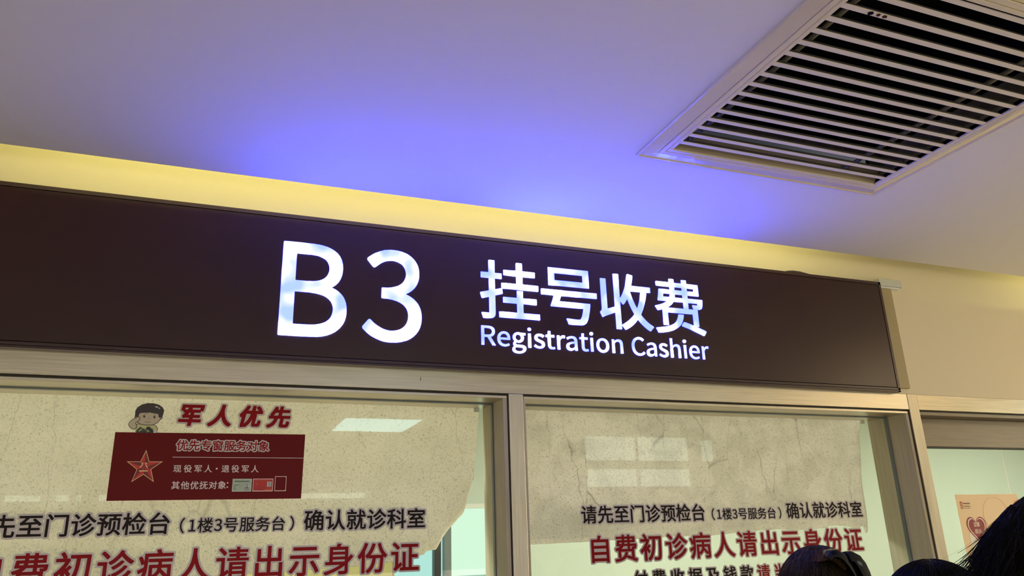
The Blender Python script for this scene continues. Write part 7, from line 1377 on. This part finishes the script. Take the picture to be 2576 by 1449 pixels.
def figure(h):
    """standing skeleton facing local -Y with arms hanging: verts, edges, radii"""
    s = h / 1.65
    V = [(0, 0, 0.92), (0, 0.005, 1.05), (0, 0.01, 1.20), (0, 0.012, 1.34), (0, 0.008, 1.41), (0, 0, 1.455), (0, -0.012, 1.50), (0, -0.012, 1.565), (0, -0.005, 1.615)]
    Rr = [(0.15, 0.11), (0.125, 0.095), (0.14, 0.10), (0.12, 0.085), (0.055, 0.055), (0.052, 0.055), (0.066, 0.078), (0.074, 0.088), (0.058, 0.068)]
    E = [(i, i + 1) for i in range(8)]
    for sd in (-1, 1):
        b = len(V)
        V += [(sd * 0.17, 0.01, 1.345), (sd * 0.205, 0.015, 1.10), (sd * 0.215, -0.02, 0.87), (sd * 0.216, -0.03, 0.81)]
        Rr += [0.058, 0.044, 0.030, (0.022, 0.034)]
        E += [(3, b), (b, b + 1), (b + 1, b + 2), (b + 2, b + 3)]
        for f, (dy, ln) in enumerate(((-0.030, 0.070), (-0.010, 0.080), (0.010, 0.075), (0.028, 0.060))):
            q = len(V)
            V += [(sd * 0.216, -0.03 + dy, 0.775), (sd * 0.210, -0.03 + dy * 1.1, 0.775 - ln * 0.55), (sd * 0.200, -0.03 + dy * 1.1, 0.775 - ln)]
            Rr += [0.0095, 0.0085, 0.0075]
            E += [(b + 3, q), (q, q + 1), (q + 1, q + 2)]
        q = len(V)
        V += [(sd * 0.205, -0.068, 0.815), (sd * 0.198, -0.085, 0.780)]
        Rr += [0.011, 0.009]
        E += [(b + 2, q), (q, q + 1)]
        b = len(V)
        V += [(sd * 0.09, 0.0, 0.84), (sd * 0.095, -0.01, 0.47), (sd * 0.10, 0.02, 0.09), (sd * 0.105, -0.06, 0.035), (sd * 0.11, -0.14, 0.028)]
        Rr += [0.088, 0.058, 0.038, 0.034, 0.026]
        E += [(0, b), (b, b + 1), (b + 1, b + 2), (b + 2, b + 3), (b + 3, b + 4)]
    return [(x * s, y * s, z * s) for x, y, z in V], E, [(r[0] * s, r[1] * s) if isinstance(r, tuple) else r * s for r in Rr]


def person(loc, heading, h, lab, coat):
    root = empty('person', (loc[0], loc[1], 0.0), lab, 'person')
    root.rotation_euler = (0, 0, heading)
    V, E, Rr = figure(h)
    me = skin_mesh(V, E, Rr, 'body')
    s = h / 1.65
    # face: nose, brow, chin and ears pushed out of the head surface
    for v in me.vertices:
        x, y, z = v.co
        if z > 1.42 * s:
            zz = z / s
            nose = math.exp(-(x / 0.012) ** 2 - ((zz - 1.545) / 0.016) ** 2)
            chin = math.exp(-(x / 0.024) ** 2 - ((zz - 1.478) / 0.016) ** 2)
            sock = sum(math.exp(-((x - q) / 0.013) ** 2 - ((zz - 1.565) / 0.010) ** 2) for q in (-0.03, 0.03))
            mouth = math.exp(-(x / 0.022) ** 2 - ((zz - 1.512) / 0.005) ** 2)
            if y < 0:
                v.co.y += (-0.020 * nose - 0.008 * chin + 0.006 * sock + 0.003 * mouth) * s
            ear = math.exp(-((y / s + 0.002) / 0.012) ** 2 - ((zz - 1.55) / 0.020) ** 2)
            v.co.x += math.copysign(0.012 * ear * s, x) if abs(x) > 0.03 else 0
    me.materials.append(MATS['skin'])
    b = bpy.data.objects.new('body', me); COL.objects.link(b); b.parent = root
    # coat over torso and arms
    cv = [V[i] for i in (0, 1, 2, 3)] + [(0, 0.008 * s, 1.395 * s)]
    cr = [(0.178 * s, 0.135 * s), (0.155 * s, 0.122 * s), (0.165 * s, 0.125 * s), (0.135 * s, 0.105 * s), (0.078 * s, 0.075 * s)]
    ce = [(0, 1), (1, 2), (2, 3), (3, 4)]
    for sd in (-1, 1):
        q = len(cv)
        cv += [(sd * 0.172 * s, 0.01 * s, 1.345 * s), (sd * 0.207 * s, 0.015 * s, 1.10 * s), (sd * 0.217 * s, -0.015 * s, 0.90 * s)]
        cr += [0.076 * s, 0.062 * s, 0.048 * s]
        ce += [(3, q), (q, q + 1), (q + 1, q + 2)]
    cm = skin_mesh(cv, ce, cr, 'coat'); cm.materials.append(MATS[coat])
    c = bpy.data.objects.new('coat', cm); COL.objects.link(c); c.parent = root
    tv = [(0, 0, 0.90 * s)]; tr = [(0.162 * s, 0.122 * s)]; te = []
    for sd in (-1, 1):
        q = len(tv)
        tv += [(sd * 0.092 * s, 0, 0.80 * s), (sd * 0.097 * s, -0.008 * s, 0.47 * s), (sd * 0.10 * s, 0.018 * s, 0.10 * s)]
        tr += [0.102 * s, 0.075 * s, 0.058 * s]
        te += [(0, q), (q, q + 1), (q + 1, q + 2)]
    tm = skin_mesh(tv, te, tr, 'trousers'); tm.materials.append(MATS['trousers'])
    c = bpy.data.objects.new('trousers', tm); COL.objects.link(c); c.parent = root
    for sd in (-1, 1):
        mm = MB(); mm.tube([(sd * 0.10 * s, 0.055 * s, 0.048), (sd * 0.103 * s, 0.0, 0.050), (sd * 0.108 * s, -0.09 * s, 0.044), (sd * 0.112 * s, -0.175 * s, 0.034)], [0.036, 0.046, 0.044, 0.030], 14)
        sm = mm.build('shoe', 'shoe', None, smooth=True); sm.parent = root
    return root


def hair_mass(root, cz, rx, ry, rz, zlow, mat, seed, amp=0.004, lower=1.0, off=(0, 0), name='hair', pw=1.0):
    """rounded volume of hair round the skull, open towards the face"""
    bm = bmesh.new()
    rows, segs = 34, 56
    g = []
    for i in range(rows + 1):
        t = i / rows
        ring_ = []
        for k in range(segs):
            a = 2 * math.pi * k / segs
            ph = t * math.pi * 0.5
            if t < 0.6:
                ph = t / 0.6 * math.pi * 0.5
                z = cz + rz * math.cos(ph); f = math.sin(ph) ** pw
            else:
                q = (t - 0.6) / 0.4
                z = cz - (cz - zlow) * q; f = 1 + (lower - 1) * q
            # keep the face free
            front = max(0, -math.sin(a))
            if t > 0.5:
                f *= 1 - 0.35 * front ** 3 * min(1, (t - 0.5) / 0.15)
            nn = noise.noise(Vector((math.cos(a) * 3 + seed, math.sin(a) * 3, z * 22))) * amp + noise.noise(Vector((a * 6, z * 14, seed))) * amp * 0.6
            ring_.append(bm.verts.new((off[0] + (rx * f + nn * min(1, f * 2)) * math.cos(a), off[1] + (ry * f + nn * min(1, f * 2)) * math.sin(a), z + nn * 0.5)))
        g.append(ring_)
    for i in range(rows):
        for k in range(segs):
            bm.faces.new((g[i][k], g[i + 1][k], g[i + 1][(k + 1) % segs], g[i][(k + 1) % segs]))
    bm.faces.new(list(reversed(g[-1])))
    bmesh.ops.remove_doubles(bm, verts=bm.verts, dist=1e-5)
    bmesh.ops.recalc_face_normals(bm, faces=bm.faces)
    me = bpy.data.meshes.new(name); bm.to_mesh(me); bm.free()
    for f in me.polygons:
        f.use_smooth = True
    me.materials.append(MATS[mat])
    o = bpy.data.objects.new(name, me); COL.objects.link(o); o.parent = root
    return o


def strands(parent, polys, radius, mat, name='loose_strands'):
    hc = bpy.data.hair_curves.new(name)
    hc.add_curves([len(p) for p in polys])
    pos = [c for p in polys for v in p for c in v]
    hc.attributes['position'].data.foreach_set('vector', pos) if 'position' in hc.attributes else None
    ra = hc.attributes.get('radius') or hc.attributes.new('radius', 'FLOAT', 'POINT')
    rad = []
    for p in polys:
        n = len(p)
        rad += [radius * (1 - 0.8 * i / (n - 1)) for i in range(n)]
    ra.data.foreach_set('value', rad)
    hc.materials.append(MATS[mat])
    o = bpy.data.objects.new(name, hc); COL.objects.link(o); o.parent = parent
    o['kind'] = 'stuff'
    return o


def flow(n, cz, rx, ry, rz, part, length, lift, flare, seed, off=(0, 0), a_range=(0, 2 * math.pi), jit=0.25, start=(0.05, 0.95), pw=1.0):
    """strands that start near the parting and follow the skull downwards"""
    rnd = random.Random(seed)
    out = []
    for _ in range(n):
        a = rnd.uniform(*a_range)
        ph = rnd.uniform(*start) * math.pi / 2
        L = length * rnd.uniform(0.6, 1.15)
        steps = 8
        pts = []
        tw = rnd.uniform(-jit, jit)
        lf = lift * rnd.random() ** 2
        fl = flare * rnd.random() ** 2
        p = ph
        z_over = 0.0
        for k in range(steps):
            q = k / (steps - 1)
            pa = ph + L * q / max(rx, rz)
            aa = a + tw * q
            e = 1.0 + (0.003 + lf * q + fl * q * q * q) / rx
            if pa < math.pi / 2:
                z = cz + rz * math.cos(pa) * (1 + 0.02); r = math.sin(pa) ** pw
            else:
                z = cz - (pa - math.pi / 2) * rz; r = 1.0
            pts.append((off[0] + rx * r * e * math.cos(aa), off[1] + ry * r * e * math.sin(aa), z + 0.004 * (1 - q)))
        out.append(pts)
    return out


# --- woman with brown hair held up by a claw clip, at the right window
p1 = person((1.526, -0.584), math.radians(150), 1.510, 'person seen from behind with brown hair pinned up in a black claw clip', 'coat_grey')
h1 = hair_mass(p1, 1.445, 0.104, 0.116, 0.112, 1.37, 'hair_brown', 3.0, 0.004, 0.8)
for n_, m_, sd_ in ((1800, 'hair_brown', 11), (800, 'hair_grey', 12), (160, 'hair_tint', 13)):
    strands(h1, flow(n_, 1.445, 0.105, 0.117, 0.113, 0, 0.11, 0.004, 0.004, sd_), 0.0005, m_)
strands(h1, flow(160, 1.445, 0.105, 0.117, 0.113, 0, 0.08, 0.014, 0.010, 14, jit=0.8), 0.00022, 'hair_tint')


def local(root, w):
    """world point -> local coordinates of a person"""
    h = root.rotation_euler.z
    dx, dy = w[0] - root.location.x, w[1] - root.location.y
    return (dx * math.cos(h) + dy * math.sin(h), -dx * math.sin(h) + dy * math.cos(h), w[2])


# twist of hair above the clip and the clip itself
TW = Vector((1.500, -0.655, 1.4955))
right = Vector((0.9328, -0.359, -0.03)); up = Vector((-0.03, -0.05, 1.0)).normalized(); away = right.cross(up)


def at_head(x, y, dpt=0.0):
    """offset from the middle of the twist: x to the right, y up, dpt away"""
    w = TW + right * x * 1.122 + up * y * 1.122 - away * dpt
    return local(p1, w)


rnd = random.Random(5)
tw = []
for i in range(700):
    x0 = rnd.uniform(-0.028, 0.030); d0 = rnd.uniform(-0.035, 0.030)
    y0 = 0.040 - max(0, x0 - 0.004) ** 1.5 * 5.5 - max(0, -0.012 - x0) * 0.25
    top = rnd.uniform(0.004, 0.020) * (1.25 if rnd.random() < 0.2 else 0.8)
    sp = rnd.uniform(-0.004, 0.020)
    tw.append([at_head(x0 - 0.012 + (0.012 + sp) * q, y0 - 0.008 + top * math.sin(q * 1.9), d0 * (1 - 0.3 * q) - 0.01) for q in (0, 0.2, 0.4, 0.6, 0.8, 1.0)])
strands(h1, tw, 0.0005, 'hair_tint')
mm = MB()
mm.tube([at_head(-0.020, 0.036, 0.02), at_head(-0.008, 0.042, 0.01), at_head(0.004, 0.041, -0.005), at_head(0.016, 0.034, -0.01), at_head(0.027, 0.021, -0.01), at_head(0.033, -0.002, -0.01), at_head(0.034, -0.040, -0.01)], [0.004, 0.010, 0.014, 0.016, 0.016, 0.016, 0.014], 14)
tb = mm.build('hair_twist', 'hair_brown', None, smooth=True); tb.parent = p1


def band(pts, wid, thick, name, parent):
    """curved flat bar: wid across the view depth, thick in the picture plane"""
    mm = MB(); bm = mm.bm
    rings = []
    for i, (x, y) in enumerate(pts):
        a = pts[max(i - 1, 0)]; b = pts[min(i + 1, len(pts) - 1)]
        dx, dy = b[0] - a[0], b[1] - a[1]; dd = math.hypot(dx, dy)
        nx, ny = -dy / dd, dx / dd
        t = thick * (0.55 + 0.45 * math.sin(math.pi * (0.15 + 0.7 * i / (len(pts) - 1))))
        rings.append([bm.verts.new(at_head(x + nx * u * t, y + ny * u * t, v * wid - 0.022)) for u, v in ((-0.5, -0.5), (0.5, -0.32), (0.62, 0), (0.5, 0.32), (-0.5, 0.5))])
    for a, b in zip(rings, rings[1:]):
        for k in range(5):
            bm.faces.new((a[k], a[(k + 1) % 5], b[(k + 1) % 5], b[k]))
    bm.faces.new(rings[0][::-1]); bm.faces.new(rings[-1])
    o = mm.build(name, 'clip_gloss', None, bevel=0.0015, smooth=True)
    o.parent = parent
    return o


clip = bpy.data.objects.new('hair_clip', None); COL.objects.link(clip); clip.parent = p1
tag(clip, 'glossy black claw clip')
band([(-0.0174, 0.0352), (-0.0087, 0.0450), (0.0042, 0.0467), (0.0174, 0.0392), (0.0289, 0.0250), (0.0374, 0.0080), (0.0430, -0.0095), (0.0484, -0.0330)], 0.066, 0.0150, 'clip_jaw', clip)
band([(0.0300, 0.0380), (0.0390, 0.0392), (0.0485, 0.0335), (0.0565, 0.0205), (0.0628, 0.0040), (0.0665, -0.0130), (0.0684, -0.0370)], 0.060, 0.0230, 'clip_jaw', clip)

# --- person with smooth black hair between the window and the door
p2 = person((1.416, -1.035), math.radians(-120), 1.488, 'person with smooth black hair standing before the steel post by the door', 'coat_black')
h2 = hair_mass(p2, 1.419, 0.100, 0.106, 0.112, 1.34, 'hair_black', 8.0, 0.0025, 0.9)
for n_, m_, sd_ in ((1500, 'hair_black', 21), (500, 'hair_soot', 22)):
    strands(h2, flow(n_, 1.419, 0.1005, 0.1065, 0.1125, 0, 0.13, 0.0012, 0.001, sd_, jit=0.1), 0.0004, m_)

# --- person with fluffy dark hair at the right edge, close to the camera
p3 = person((1.055, -1.563), math.radians(160), 1.588, 'person with fluffy blue black hair at the right edge before the poster', 'coat_navy')
h3 = hair_mass(p3, 1.505, 0.096, 0.098, 0.133, 1.38, 'hair_dark', 12.0, 0.008, 1.08, pw=1.4)
for n_, m_, sd_ in ((4000, 'hair_dark', 31), (1200, 'hair_soot', 32)):
    strands(h3, flow(n_, 1.505, 0.096, 0.098, 0.133, 0, 0.15, 0.012, 0.020, sd_, jit=0.5, pw=1.4), 0.00045, m_)
strands(h3, flow(900, 1.505, 0.097, 0.099, 0.134, 0, 0.11, 0.010, 0.055, 33, jit=0.5, start=(0.35, 0.98), pw=1.4), 0.0011, 'hair_dark')
strands(h3, flow(120, 1.505, 0.097, 0.099, 0.134, 0, 0.12, 0.030, 0.085, 34, jit=1.0, start=(0.3, 0.95), pw=1.4), 0.00018, 'hair_dark')
